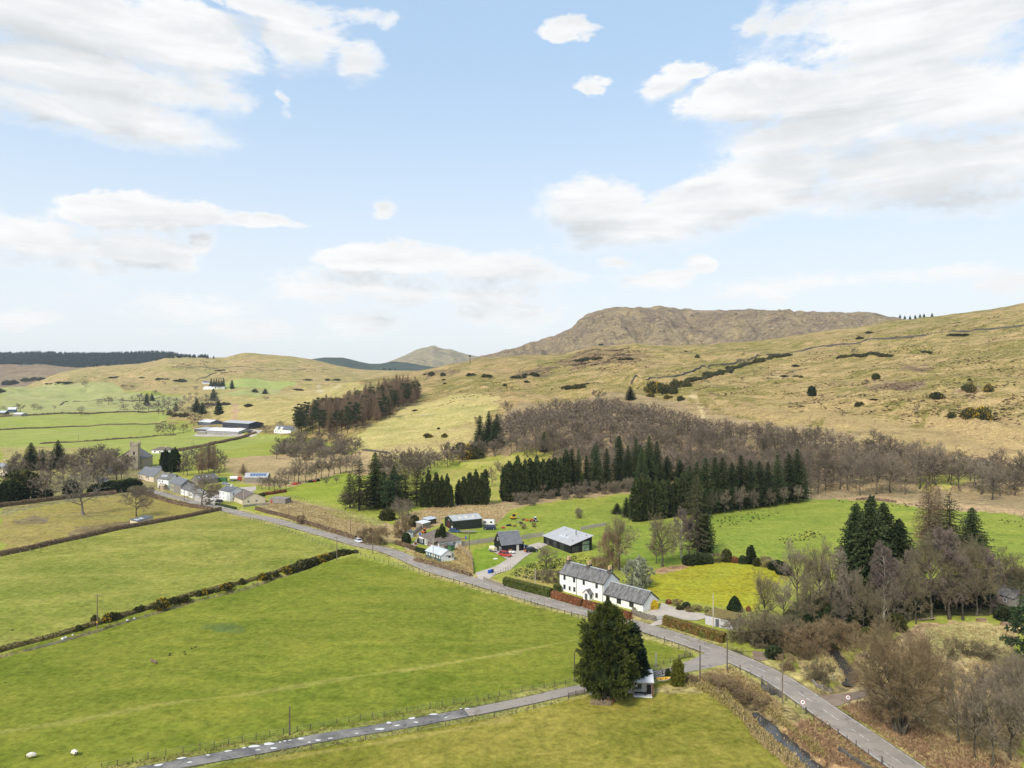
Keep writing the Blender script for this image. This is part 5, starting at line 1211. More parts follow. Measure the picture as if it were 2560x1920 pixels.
simple('white_bungalow', 'white bungalow with brown hipped roof alone in the green field', 379, 1133, 426, 1134, 9, 2.7, 5.4, WHITE, TILE_BR, 'house', hip=5, over=.4, win=V2('f', (3, 12), (.8,), 1.8, 1.3), doors=[('f', 7.5, 1, 2, 0, BLACK)], chim=[(10.5, 4.5, .9, .9, 6, 0, CREAM)])
ca = gp(325, 1174)
Lx = 5.1; church = empty('church', (ca.x, ca.y, 0), R(9), 'tan stone church with square pinnacled tower above the bare trees', 'church')
TH = 18.2; m = MB(); m.box(0, Lx, 0, Lx, -1, TH); m.box(-.2, Lx + .2, -.2, Lx + .2, 9.6, 9.9); m.box(-.25, Lx + .25, -.25, Lx + .25, TH - 1.1, TH - .8); tw = m.build('tower', STONE_TAN, church)
n = 5; st = Lx / n
for i in range(0, n, 2):
    for s in (0, 1):
        MB().box(i * st, i * st + st, s * (Lx - .4), s * (Lx - .4) + .4, TH + .002, TH + .9).build('battlement', STONE_TAN, tw)
        if 0 < i < n - 1: MB().box(s * (Lx - .4), s * (Lx - .4) + .4, i * st, i * st + st, TH + .002, TH + .9).build('battlement', STONE_TAN, tw)
for x in (.1, Lx - .1):
    for y in (.1, Lx - .1):
        m = MB(); m.box(x - .38, x + .38, y - .38, y + .38, TH - .5, TH + 1.5); m.tube((x, y, TH + 1.5), (x, y, TH + 3.2), .45, .04, 4); m.build('pinnacle', STONE_TAN, tw)
window(church, 'f', Lx, Lx, Lx / 2, 10.6, 1.3, 2.4, STONE, name='belfry_window'); window(church, 'f', Lx, Lx, Lx / 2, 5.2, 1.2, 2.2, STONE, plain('pale_stone_tracery', (.42, .40, .33), .7, .1), name='tower_window'); window(church, 'l', Lx, Lx, Lx / 2, 10.6, 1.3, 2.4, STONE, name='belfry_window')
y0, y1, xc, hw = Lx - .6, Lx + 21, -1.9, 8.6; ze, za = 7.6, 13.2
def roofprism(name, P, y0, y1, m_, par):
    m = MB(); n = len(P); vs = [(x, y0, z) for x, z in P] + [(x, y1, z) for x, z in P]
    return m.add(vs, [tuple(range(n)), tuple(reversed(range(n, 2 * n)))] + [((i + 1) % n, i, n + i, n + (i + 1) % n) for i in range(n)]).build(name, m_, par)
roofprism('nave', [(xc - hw, -1), (xc + hw, -1), (xc + hw, ze), (xc, za), (xc - hw, ze)], y0, y1, STONE_TAN, church)
for s in (-1, 1): roofprism('nave_roof', [(xc, za + .03), (xc + s * (hw + .5), ze - .28), (xc + s * (hw + .5), ze - .03), (xc, za + .32)], y0 - .3, y1, SLATE, church)
for x in (-7.5, -4.6): MB().box(x - .5, x + .5, y0 - .05, y0 - .003, 2, 5.5).build('nave_window', GLASS, church)
# roofs at the left edge, low houses among the trees
simple('edge_house', 'white house with pale grey roof at the left edge of the village', -14, 1184, 22, 1180, 9, 3.0, 6.0, WHITE, METAL_GREY, 'house', over=.3, win=V2('f', (4, 9), (.9,), 1.2, 1.3))
simple('edge_cottage', 'brown-roofed cottage behind bare trees at the left edge', 18, 1190, 52, 1186, 8, 2.8, 5.4, CREAM, TILE_BR, 'house', over=.3)
simple('lodge', 'small grey-roofed lodge among the trees left of the hall', 268, 1188, 290, 1186, 6, 2.5, 4.8, STONE_TAN, SLATE_BLUE, 'house', over=.25)
simple('low_cottage', 'low stone cottage with pale roof behind the evergreen shrubs', 246, 1216, 272, 1214, 6, 2.4, 4.6, STONE_TAN, SLATE, 'house', over=.25)
# farm steadings
simple('cattle_shed', 'long cattle shed with pale roof, front shed of the farm', 516, 1085, 596, 1087, 22, 5.2, 8.0, plain('grey_cladding', (.30, .30, .29), .7, .15, .3), METAL_WHITE, 'barn', over=.4, doors=[('r', 7, 4, 4, 0, BLACK)], zadd=0)
simple('hay_shed', 'open hay shed with grey roof behind the cattle shed', 556, 1071, 622, 1073, 20, 6.0, 8.2, plain('dark_barn_opening', (.05, .055, .07), .8, .2), METAL_GREY, 'barn', over=.4)
simple('old_steading', 'older farm shed with light roof left of the cattle shed', 494, 1062, 526, 1062, 18, 4.5, 7.4, plain('blue_grey_boards', (.12, .14, .18), .8, .2), METAL_WHITE, 'barn', over=.3)
simple('lean_barn', 'dark open lean-to barn at the left end of the farm', 486, 1080, 517, 1082, 14, 4.0, 5.5, WOOD_DK, METAL_GREY, 'barn', mono=True, over=.3)
simple('side_byre', 'wooden-sided low byre joined to the cattle shed', 492, 1086, 515, 1086, 8, 3.0, 3.6, WOOD, METAL_GREY, 'barn', mono=True, over=.2)
simple('gabled_farmhouse', 'white farmhouse with twin dormer gables beside the dark pines', 685, 1082, 727, 1082, 9, 4.4, 8.4, WHITE, SLATE_DK, 'house', over=.3, win=V2('f', (3, 8, 13, 18), (1.0,), 1.3, 1.4))
fh = bpy.data.objects['gabled_farmhouse']
for x in (5, 14.5):
    m = MB(); P = [(x - 2.4, 3), (x + 2.4, 3), (x + 2.4, 4.6), (x, 7.4), (x - 2.4, 4.6)]; vs = [(a, -.5, b) for a, b in P] + [(a, 4, b) for a, b in P]
    m.add(vs, [(0, 1, 2, 3, 4), (9, 8, 7, 6, 5)] + [((i + 1) % 5, i, 5 + i, 5 + (i + 1) % 5) for i in range(5)]); d = m.build('dormer', WHITE, fh)
    m = MB(); m.box(x - .6, x + .6, -.56, -.505, 4.6, 5.8); m.build('dormer_window', GLASS, d)
simple('far_farm_white', 'far white farm cottage left of a dark fir clump on the slope', 507, 960, 524, 960, 14, 5, 10, WHITE, SLATE_BLUE, 'house', over=.4)
simple('far_farm_long', 'long low white farm range below the far dark firs', 508, 974, 536, 973, 12, 5, 8, WHITE, METAL_WHITE, 'barn', over=.4)
simple('far_farm_shed', 'pale shed right of the long far farm range', 540, 973, 562, 973, 14, 5, 8, WHITE, METAL_WHITE, 'barn', over=.4)
simple('valley_barn', 'blue-grey barn with pale roof by the hedge at the left edge', 19, 1031, 40, 1031, 22, 6, 10, plain('slate_blue_cladding', (.08, .11, .16), .7, .1), METAL_WHITE, 'barn', over=.4)
simple('valley_shed', 'small light shed right of the blue-grey valley barn', 32, 1041, 53, 1041, 12, 4, 6, STONE, METAL_WHITE, 'barn', over=.4)
simple('valley_byre', 'dark byre at the far left edge by the valley hedge', -4, 1037, 12, 1037, 14, 4, 7, WOOD_DK, METAL_BLUE, 'barn', over=.4)

# ------------------------------------------------------------------ vehicles
def wheel(root, x, y, r=.33, w=.22, m=None):
    k = MB(); k.tube((x, y - w / 2, r), (x, y + w / 2, r), r, r, 12); o = k.build('wheel', TYRE, root)
    s = 1 if y > 0 else -1; k = MB(); k.tube((x, y + s * w / 2, r), (x, y + s * (w / 2 + .015), r), r * .62, r * .55, 10); k.build('rim', STEEL, o)
def shell(sections):
    """loft of closed cross-sections [(x, [(y, z)...])]"""
    m = MB(); n = len(sections[0][1]); vs = [(x, y, z) for x, pts in sections for y, z in pts]; fs = []
    for i in range(len(sections) - 1):
        for j in range(n): fs.append((i * n + j, i * n + (j + 1) % n, (i + 1) * n + (j + 1) % n, (i + 1) * n + j))
    fs += [tuple(reversed(range(n))), tuple(range((len(sections) - 1) * n, len(sections) * n))]
    return m.add(vs, fs)
def car(name, label, u, v, head, paint, kind='hatch', cat='car', group=None, toward=None):
    """head: world heading in degrees (0 = +X)"""
    p = gp(u, v); z = float(zat(p.x, p.y)) + .06
    root = empty(name, (p.x, p.y, z), R(head), label, cat, group)
    Lc, Wc, Hc, hood, boot, belt = {'hatch': (4.2, 1.76, 1.48, 1.0, .25, .88), 'suv': (4.9, 1.9, 1.78, 1.15, .2, 1.05), 'van': (5.2, 2.0, 1.95, .75, .05, 1.15), 'estate': (4.7, 1.82, 1.55, 1.15, .25, .9)}[kind]
    h = Lc / 2; w = Wc / 2
    def sec(x, ww, zb, zt): return (x, [(-ww, zb), (ww, zb), (ww * 1.0, (zb + zt) / 2), (ww * .96, zt - .05), (ww * .88, zt), (-ww * .88, zt), (-ww * .96, zt - .05), (-ww, (zb + zt) / 2)])
    shell([sec(-h, w * .86, .42, belt - .08), sec(-h + .12, w * .97, .3, belt), sec(-h + .6, w, .24, belt + .02), sec(h - hood, w, .24, belt), sec(h - .35, w * .97, .26, belt - .14), sec(h - .08, w * .9, .32, belt - .28), sec(h, w * .8, .4, belt - .38)]).build('body', paint, root, False)
    x0, x1 = -h + boot, h - hood; ws, rs = .62, .34
    if kind == 'van': ws, rs = .75, .12
    b, t = belt - .03, Hc
    cab = MB(); top = [(x0 + rs, -w * .76, t), (x1 - ws, -w * .76, t), (x1 - ws, w * .76, t), (x0 + rs, w * .76, t)]
    low = [(x0, -w * .93, b), (x1, -w * .93, b), (x1, w * .93, b), (x0, w * .93, b)]
    cab.add(low + top, [(3, 2, 1, 0), (4, 5, 6, 7), (0, 1, 5, 4), (1, 2, 6, 5), (2, 3, 7, 6), (3, 0, 4, 7)]); cb = cab.build('roof', paint, root)
    def pane(nm, a, bq, c, d, out):
        q = [Vector(a), Vector(bq), Vector(c), Vector(d)]; cen = sum(q, Vector()) / 4; q = [cen + (x - cen) * .84 + Vector(out) for x in q]; MB().add(q, [(0, 1, 2, 3)]).build(nm, GLASS, root)
    pane('windscreen', low[1], low[2], top[2], top[1], (.012, 0, .012)); pane('rear_window', low[3], low[0], top[0], top[3], (-.012, 0, .012))
    for s, (i, j) in ((-1, (0, 1)), (1, (3, 2))):
        a, bq, c, d = (Vector(low[i]), Vector(low[j]), Vector(top[j]), Vector(top[i])); n = 2 if kind != 'van' else 3
        for k in range(n):
            if kind == 'van' and k < 2: continue
            f0, f1 = k / n, (k + 1) / n; pane('side_window', a.lerp(bq, f0), a.lerp(bq, f1), d.lerp(c, f1), d.lerp(c, f0), (0, s * .014, .004))
    for s in (-1, 1):
        MB().box(h - .14, h - .02, s * w * .62 - .16, s * w * .62 + .16, belt - .42, belt - .28).build('headlight', GLASS_SKY, root)
        MB().box(-h - .005, -h + .1, s * w * .74 - .08, s * w * .74 + .08, belt - .3, belt - .1).build('tail_light', RED_P, root)
        for x in (-h + .85, h - .85): wheel(root, x, s * (w - .1), .36 if kind in ('suv', 'van') else .31)
    return root
car('parked_car', 'silver hatchback on the road beside the brown roadside hedge', 897, 1356, -52, SILVER_P, 'hatch')
sv = car('parked_car', 'red estate car with roof bars parked on the gravel before the black garage', 1263, 1391, -38, RED_P, 'suv')
for s in (-.62, .62): MB().box(-1.6, .7, s - .02, s + .02, 1.82, 1.86).build('roof_bar', BLACK, sv)
c = car('parked_car', 'black four-wheel drive with orange striped tailgate parked nearest the zinc-roofed house', 1328, 1380, 28, BLACK_P, 'suv')
for s in (-.3, .3): MB().box(-2.475, -2.455, s - .28, s + .28, .55, 1.0).build('hazard_stripe', ORANGE_P, c)
car('parked_car', 'dark estate car tucked behind the black four-wheel drive by the garage corner', 1311, 1373, 70, BLACK_P, 'estate')
car('parked_van', 'dark blue van parked at the right end of the green steel barn', 1224, 1324, 176, DARKBLUE_P, 'van', 'van')
car('parked_car', 'dark blue car under the left front corner of the green barn', 1136, 1331, -10, plain('blue_car_paint', (.03, .07, .17), .3, .1, 1, spec=.6), 'estate')
car('parked_car', 'grey estate car parked in the village yard before the solar shed', 565, 1212, 8, plain('grey_car_paint', (.30, .33, .37), .3, .05, 1, spec=.6), 'estate')
car('parked_car', 'black car parked at the hedge before the white villa', 547, 1256, 170, BLACK_P, 'hatch')
car('parked_car', 'white car half hidden behind the roadside tree in the village', 532, 1250, 170, WHITE_P, 'hatch')
car('parked_van', 'dark van standing at the door end of the farm cattle shed', 624, 1082, 10, DARKBLUE_P, 'van', 'van')
def put(o, u, v, label, cat, rz=0, dz=0.0, group=None):
    p = gp(u, v); o.location = (p.x, p.y, float(zat(p.x, p.y)) + dz); o.rotation_euler = (0, 0, R(rz)); return tag(o, label, cat, group)
# cream bowser trailer by the garage
b = empty('bowser_trailer', (0, 0, 0)); put(b, 1233, 1379, 'cream tank trailer on twin axles at the left corner of the black garage', 'trailer', -50, .05)
k = MB(); k.tube((-1.6, 0, 1.15), (1.3, 0, 1.15), .72, .72, 14); k.build('tank', CREAM_P, b); k = MB(); k.box(-1.9, 1.6, -.8, .8, .45, .6); k.box(1.6, 3.0, -.06, .06, .45, .57); k.build('chassis', STEEL, b)
k = MB(); k.box(-.5, .4, -.35, .35, 1.85, 2.05); k.build('hatch', WHITE_P, b)
for x in (-.7, .1):
    for y in (-.85, .85): wheel(b, x, y, .32)
b = empty('boat_trailer', (0, 0, 0)); put(b, 1281, 1384, 'small white trailer with bags and buckets in front of the garage door', 'trailer', -30, .05)
k = MB(); k.box(-1.2, 1.0, -.65, .65, .45, .85); k.box(1.0, 2.0, -.04, .04, .45, .53); k.build('trailer_body', WHITE_P, b)
for y in (-.75, .75): wheel(b, -.1, y, .28)
k = MB(); k.box(-1.0, -.2, -.5, .4, .851, 1.25); k.build('sack', plain('tan_sack', (.42, .30, .17), .9, .2, 3), b)
k = MB(); k.box(-.22, .22, -.22, .22, 0, .06); k.tube((0, 0, .06), (0, 0, 1.05), .17, .03, 10); put(k.build('traffic_cone', ORANGE_P), 1272, 1380, 'orange traffic cone beside the red estate car', 'cone', 0, .05)
for i, (u, v, c_) in enumerate(((1222, 1434, BLUE_P), (1226, 1433, BLUE_P), (1231, 1432, plain('navy_plastic', (.02, .03, .1), .5, .1)))):
    k = MB(); k.add([(-.24, -.28, 0), (.24, -.28, 0), (.24, .28, 0), (-.24, .28, 0), (-.29, -.36, .98), (.29, -.36, .98), (.29, .36, .98), (-.29, .36, .98)], [(3, 2, 1, 0), (4, 5, 6, 7), (0, 1, 5, 4), (1, 2, 6, 5), (2, 3, 7, 6), (3, 0, 4, 7)])
    o = k.build('wheelie_bin', c_); put(o, u, v, ('blue wheelie bin leftmost of the three at the driveway end', 'blue wheelie bin between the other two at the driveway end', 'navy wheelie bin rightmost of the three at the driveway end')[i], 'bin', 20 + i * 8, .06, 'wheelie bins at the driveway end')
    l_ = MB(); l_.box(-.31, .31, -.4, .38, .981, 1.05); l_.build('lid', c_, o)
k = MB(); k.tube((0, 0, 0), (0, 0, .95), .36, .36, 14); put(k.build('blue_barrel', BLUE_P), 1050, 1338, 'blue water barrel at the left corner of the bungalow', 'barrel', 0, .02)
k = MB(); k.tube((0, 0, 0), (0, 0, .09), .82, .80, 24); put(k.build('manhole_cover', plain('pale_concrete', (.62, .60, .55), .85, .06)), 1239, 1397, 'round pale concrete cover set in the green lawn', 'cover', 0, .02)
# flat-bed trailer, caravan, machinery round the barn
b = empty('flatbed_trailer', (0, 0, 0)); put(b, 1170, 1333, 'long empty flatbed trailer on the grass before the green barn', 'trailer', 4)
k = MB(); k.box(-3.2, 3.0, -1.0, 1.0, .75, .9); k.box(-3.2, -3.1, -1.0, 1.0, .9, 1.5); k.box(3.0, 4.4, -.06, .06, .7, .82); k.build('bed', WOOD, b)
for x in (-.8, .2):
    for y in (-.95, .95): wheel(b, x, y, .36)
b = empty('caravan', (0, 0, 0)); put(b, 1222, 1314, 'white caravan parked behind the dark blue van', 'caravan', -8)
shell([(-2.6, [(-1.0, .9), (1.0, .9), (1.0, 2.2), (-1.0, 2.2)]), (-2.3, [(-1.08, .5), (1.08, .5), (1.08, 2.5), (-1.08, 2.5)]), (2.2, [(-1.08, .5), (1.08, .5), (1.08, 2.5), (-1.08, 2.5)]), (2.6, [(-1.0, .8), (1.0, .8), (1.0, 2.0), (-1.0, 2.0)])]).build('body', WHITE_P, b)
for x in (-1.4, 1.2): MB().box(x - .5, x + .5, -1.095, -1.085, 1.35, 2.0).build('window', GLASS, b)
for y in (-1.0, 1.0): wheel(b, 0, y, .33)
def digger(u, v, label, paint, rz, sz=1.0, arm=True):
    b = empty('digger', (0, 0, 0)); put(b, u, v, label, 'digger', rz); b.scale = (sz,) * 3
    for y in (-.75, .75):
        k = MB(); k.add([(-1.1, y - .2, .25), (-.9, y - .2, 0), (.9, y - .2, 0), (1.1, y - .2, .25), (.95, y - .2, .6), (-.95, y - .2, .6), (-1.1, y + .2, .25), (-.9, y + .2, 0), (.9, y + .2, 0), (1.1, y + .2, .25), (.95, y + .2, .6), (-.95, y + .2, .6)], [(0, 1, 2, 3, 4, 5), (11, 10, 9, 8, 7, 6)] + [(i, 6 + i, 6 + (i + 1) % 6, (i + 1) % 6) for i in range(6)]); k.build('track', TYRE, b)
    k = MB(); k.box(-1.2, 1.0, -.75, .75, .62, 1.25); k.build('body', paint, b); k = MB(); k.box(-.4, .8, -.7, .15, 1.251, 2.4); k.build('cab', GLASS, b); k = MB(); k.box(-.5, .9, -.75, .2, 2.4, 2.5); k.build('cab_roof', paint, b)
    if arm:
        k = MB(); k.tube((.8, .4, 1.1), (2.2, .4, 2.9), .16, .13, 6); k.tube((2.2, .4, 2.9), (2.7, .4, 1.2), .13, .1, 6); k.build('boom', paint, b); k = MB(); k.add([(2.4, .1, 1.2), (2.4, .7, 1.2), (2.9, .7, .6), (2.9, .1, .6), (2.3, .1, .5), (2.3, .7, .5)], [(0, 1, 2, 3), (3, 2, 5, 4), (0, 4, 5, 1), (0, 3, 4), (1, 5, 2)]); k.build('bucket', STEEL, b)
    return b
digger(1283, 1298, 'yellow digger with raised boom on the rough ground right of the barn', YELLOW_P, 20)
digger(1060, 1333, 'orange mini digger beside the bungalow roof', ORANGE_P, 70, .75)
b = empty('tractor', (0, 0, 0)); put(b, 1334, 1305, 'old white and red tractor at the end of the scrap row', 'tractor', 200)
k = MB(); k.box(-.2, 1.6, -.35, .35, .7, 1.25); k.build('bonnet', RED_P, b); k = MB(); k.box(-1.2, -.25, -.65, .65, .9, 2.2); k.build('cab', WHITE_P, b); k = MB(); k.box(-1.21, -.24, -.66, .66, 1.4, 2.0); k.build('cab_glass', GLASS, b)
for y in (-.8, .8): wheel(b, -.7, y, .7, .35); wheel(b, 1.2, y * .8, .42, .22)
k = MB(); k.box(-.9, .9, -.45, .45, .15, .5); k.box(-.3, .5, -.3, .3, .501, .75); put(k.build('garden_tractor', RED_P), 1258, 1321, 'low red ride-on mower on the grass right of the van', 'mower', 8)
for i, (u, v, L_, h_, m_, lab) in enumerate(((1272, 1315, 2.4, .9, BLACK, 'dark farm implement frame beside the red mower'), (1287, 1316, 1.6, .6, RUST, 'rusty implement end piece right of the dark frame'), (1309, 1301, 1.8, .8, RUST, 'heap of rusty and blue scrap left of the tractor'), (1318, 1302, 1.4, .7, ORANGE_P, 'orange scrap machine part beside the tractor'), (1297, 1305, 2.6, .35, WOOD, 'stack of grey timber before the scrap row'), (1303, 1309, 1.2, .7, BLACK, 'black machine part on the grass before the scrap row'))):
    k = MB(); k.box(-L_ / 2, L_ / 2, -.5, .5, .12, h_ * .5); k.tube((-L_ / 2, -.4, h_ * .5), (L_ / 2, .4, h_), .09, .07, 6); k.tube((-L_ / 3, .5, 0), (-L_ / 3, .5, h_), .07, .07, 6); k.tube((L_ / 3, -.5, 0), (L_ / 3, -.5, h_ * 1.1), .07, .07, 6); k.box(-L_ / 4, L_ / 4, -.6, .6, h_ * .5, h_ * .75)
    put(k.build('implement' if i != 4 else 'timber_stack', m_), u, v, lab, 'machinery' if i != 4 else 'timber', 10 * i)
b = empty('toy_slide', (0, 0, 0)); put(b, 1160, 1348, 'red and blue toy slide on the grass right of the bungalow', 'toy', 15)
k = MB(); k.add([(-.9, -.3, .1), (.5, -.3, .75), (.5, .3, .75), (-.9, .3, .1), (-.9, -.3, .0), (.5, -.3, .65), (.5, .3, .65), (-.9, .3, 0)], [(0, 1, 2, 3), (4, 7, 6, 5), (0, 4, 5, 1), (2, 6, 7, 3)]); k.build('chute', RED_P, b); k = MB(); k.box(.5, .9, -.35, .35, 0, 1.1); k.build('ladder', BLUE_P, b)
# village yard clutter
b = empty('container', (0, 0, 0)); put(b, 557, 1204, 'green shipping container behind the village yard', 'container', 4); MB().box(-2.4, 2.4, -1.2, 1.2, 0, 2.6).build('body', GREEN_P, b)
k = MB()
for i in range(9): k.box(-2.2 + i * .52, -2.05 + i * .52, -1.25, -1.2, .15, 2.45)
k.build('corrugation', GREEN_P, b)
b = empty('tanker', (0, 0, 0)); put(b, 588, 1203, 'white tank lorry with red cab parts beside the solar shed', 'lorry', 5)
k = MB(); k.tube((-3, 0, 2), (1.6, 0, 2), 1.15, 1.1, 14); k.build('tank', WHITE_P, b); k = MB(); k.box(1.8, 3.8, -1.1, 1.1, .7, 2.7); k.build('cab', RED_P, b); k = MB(); k.box(-3.2, 3.4, -.5, .5, .55, .85); k.build('chassis', BLACK, b)
for x in (-2.2, -1.1, 2.6):
    for y in (-.95, .95): wheel(b, x, y, .5, .3)
for i, (u, v, m_, w_) in enumerate(((737, 1212, RED_P, 3.0), (748, 1210, RUST, 2.0), (776, 1206, BLACK, 3.0), (785, 1205, RED_P, 2.4), (795, 1203, BLACK, 2.2))):
    k = MB(); k.box(-w_ / 2, w_ / 2, -.8, .8, .3, .9); k.box(-w_ / 4, w_ / 3, -.7, .7, .901, 1.4); k.tube((-w_ / 3, -.9, .35), (-w_ / 3, .9, .35), .35, .35, 8); k.tube((w_ / 3, -.9, .35), (w_ / 3, .9, .35), .35, .35, 8)
    put(k.build('old_implement', m_), u, v, ('red implement leftmost in the row along the green field edge', 'rusty implement second in the row along the green field edge', 'black implement third in the row along the green field edge', 'red implement fourth in the row along the green field edge', 'black implement rightmost in the row along the green field edge')[i], 'machinery', 8 * i)

# ------------------------------------------------------------------ the corner under the big cypress: boat, rails, woodpile, gate
b = empty('rowing_boat', (0, 0, 0)); put(b, 1660, 1708, 'small white boat with yellow inside lying beside the golden cypress', 'boat', 14, .35)
def hull(sc, off): return [(x, [(-y * sc, z1 + off), (0, z0 + off), (y * sc, z1 + off)]) for x, y, z0, z1 in ((-1.5, .55, .1, .62), (-.7, .68, .0, .58), (.2, .66, .0, .58), (1.0, .42, .06, .64), (1.6, .04, .35, .74))]
def hullmesh(name, H_, m_, par, flip=False):
    k = MB(); n = 3; vs = [(x, y, z) for x, pts in H_ for y, z in pts]; fs = []
    for i in range(len(H_) - 1):
        for j in range(2): fs.append((i * n + j, i * n + j + 1, (i + 1) * n + j + 1, (i + 1) * n + j))
    fs.append((0, 1, 2)); return k.add(vs, fs).build(name, m_, par)
hullmesh('hull', hull(1, 0), WHITE_P, b); hullmesh('lining', hull(.9, .05), YELLOW_P, b)
k = MB(); k.box(-.8, -.55, -.58, .58, .42, .46); k.box(.35, .6, -.5, .5, .42, .46); k.build('thwart', RUST, b)
k = MB()
for s in (-1, 1):
    pts = [(-1.5, .55, .62), (-.7, .68, .58), (.2, .66, .58), (1.0, .42, .64), (1.6, .04, .74)]
    for (x0, y0, z0), (x1, y1, z1) in zip(pts[:-1], pts[1:]): k.tube((x0, s * y0, z0), (x1, s * y1, z1), .05, .05, 5)
k.build('gunwale', CREAM_P, b)
b = empty('log_pile', (0, 0, 0)); put(b, 1520, 1754, 'heap of split logs at the foot of the big cypress', 'woodpile', 0)
lg = plain('split_logs', (.34, .19, .10), .9, .3, 4); rr = random.Random(3)
k0_ = MB(); k0_.tube((-.22, 0, 0), (.22, 0, 0), .09, .085, 6); lo = k0_.build('log', lg, b)
for i in range(60):
    o = lo if i == 0 else lo.copy()
    if i: link(o, b)
    o.location = (rr.uniform(-1.6, 1.6), rr.uniform(-.5, .5), .1 + rr.random() * .7); o.rotation_euler = (0, rr.uniform(-.4, .4), rr.uniform(0, 3.1))
for i, (u, v, m_, lab) in enumerate(((1521, 1747, WHITE_P, 'upturned white tub in front of the log heap'), (1478, 1735, plain('pale_tarp', (.5, .52, .55), .6, .1), 'pale tarpaulin bundle at the left foot of the big cypress'))):
    V, Q, tp = dense(300 + i, ell(.5, .4), .55, 8, .05); k = bpy.data.objects.new('tub' if i == 0 else 'tarpaulin', np_mesh('tub', V, Q, [m_])); link(k); put(k, u, v, lab, 'tub' if i == 0 else 'tarpaulin')
k = MB()
for i in range(14): k.box(-1.8 + i * .28, -1.6 + i * .28, -.03, .03, 0, 1.0 + .15 * math.sin(i * 2.1))
put(k.build('paling_screen', plain('old_palings', (.26, .20, .15), .9, .3, 3)), 1500, 1763, 'short screen of old brown palings below the log heap', 'screen', -6)

# ------------------------------------------------------------------ poles, signs, fences
WOOD_POST = WOOD_DK
POLE = plain('telegraph_pole_wood', (.22, .17, .12), .9, .2, 1.5, stretch=(1, 1, .2)); POLE_PALE = plain('pale_pole_wood', (.48, .42, .31), .9, .12, 1.5, stretch=(1, 1, .2))
def pole(u, v, vt, label, m=None, arm=False, rz=0, lean=0.0, band=False):
    p = gp(u, v); H = (v - vt) / F * p.y; b = empty('utility_pole', (p.x, p.y, float(zat(p.x, p.y)) - .2), R(rz), label, 'pole', 'poles along the road and fields'); b.rotation_euler = (0, lean, R(rz))
    MB().tube((0, 0, 0), (0, 0, H + .2), .15, .10, 8).build('shaft', m or POLE, b)
    if arm:
        MB().box(-.95, .95, -.06, .06, H - .15, H - .03).build('crossarm', POLE, b)
        for x in (-.85, 0, .85): MB().tube((x, 0, H - .03), (x, 0, H + .2), .05, .04, 6).build('insulator', STEEL, b)
    if band: MB().box(-.16, .16, -.17, -.14, 1.6, 2.0).build('warning_plate', YELLOW_P, b)
    return b
pole(243, 1571, 1485, 'pole with crossarm and yellow plate in the gorse ditch', None, True, 0, 0, True)
pole(842, 1401, 1341, 'pole with crossarm where the gorse hedge meets the road fence', None, True, 20)
pole(724, 1838, 1765, 'dark pole beside the lane in the big field', WOOD_DK)
pole(1436, 1703, 1631, 'dark pole by the lane left of the big cypress', WOOD_DK)
pole(1338, 1476, 1420, 'pale pole against the green hedge', POLE_PALE)
pole(1783, 1595, 1484, 'tall pale pole in front of the copper and green roadside hedge', POLE_PALE, False, 0, 0, True)
pole(1750, 1699, 1613, 'dark pole at the lane mouth beside the golden cypress', WOOD_DK)
pole(1818, 1678, 1583, 'dark pole at the road junction right of the lane mouth', WOOD_DK)
pole(1956, 1759, 1658, 'pole at the stone parapet above the burn', POLE)
pole(1083, 1402, 1347, 'pale pole in front of the white and teal hut', POLE_PALE)
pole(1173, 1375, 1330, 'dark pole by the grey board fence before the green barn', WOOD_DK)
pole(932, 1385, 1330, 'thin pole on the road verge right of the silver car', POLE)
pole(876, 1332, 1295, 'pole in the tawny paddock behind the roadside hedge', POLE)
pole(965, 1335, 1304, 'pole at the right of the tawny paddock', POLE)
pole(722, 1288, 1264, 'pole at the left of the tawny paddock', POLE)
pole(461, 1253, 1216, 'pole at the roadside before the white cottage', POLE)
pole(358, 1216, 1194, 'pole at the village road end before the hall', POLE_PALE)
pole(609, 1268, 1228, 'pole before the cream bungalow', POLE_PALE)
pole(480, 1118, 1100, 'pole in the green field by the brown hedge', POLE)
pole(484, 1116, 1101, 'second pole close by in the green field by the brown hedge', POLE)
pole(352, 1096, 1075, 'thin pole on the far field hedge line', POLE); pole(196, 1104, 1084, 'faint pole on the far field hedge line at the left', POLE)
pole(1640, 1668, 1631, 'slender post with small plate in the field corner', STEEL)
def text_mesh(s, size, m, parent, loc, rot):
    cu = bpy.data.curves.new('lettering', 'FONT'); cu.body = s; cu.size = size; cu.align_x = 'CENTER'; cu.align_y = 'CENTER'; cu.extrude = .004; cu.offset = .012
    t = bpy.data.objects.new('lettering', cu); link(t); dg = bpy.context.evaluated_depsgraph_get(); me = bpy.data.meshes.new_from_object(t.evaluated_get(dg)); bpy.data.objects.remove(t)
    me.materials.clear(); me.materials.append(m); o = bpy.data.objects.new('lettering', me); link(o, parent); o.location = loc; o.rotation_euler = rot; return o
SIGN_BLACK = plain('sign_black', (.01, .01, .01), .5, .05); SIGN_RED = plain('sign_red', (.55, .02, .03), .4, .05); SIGN_WHITE = plain('sign_white', (.85, .85, .85), .4, .02)
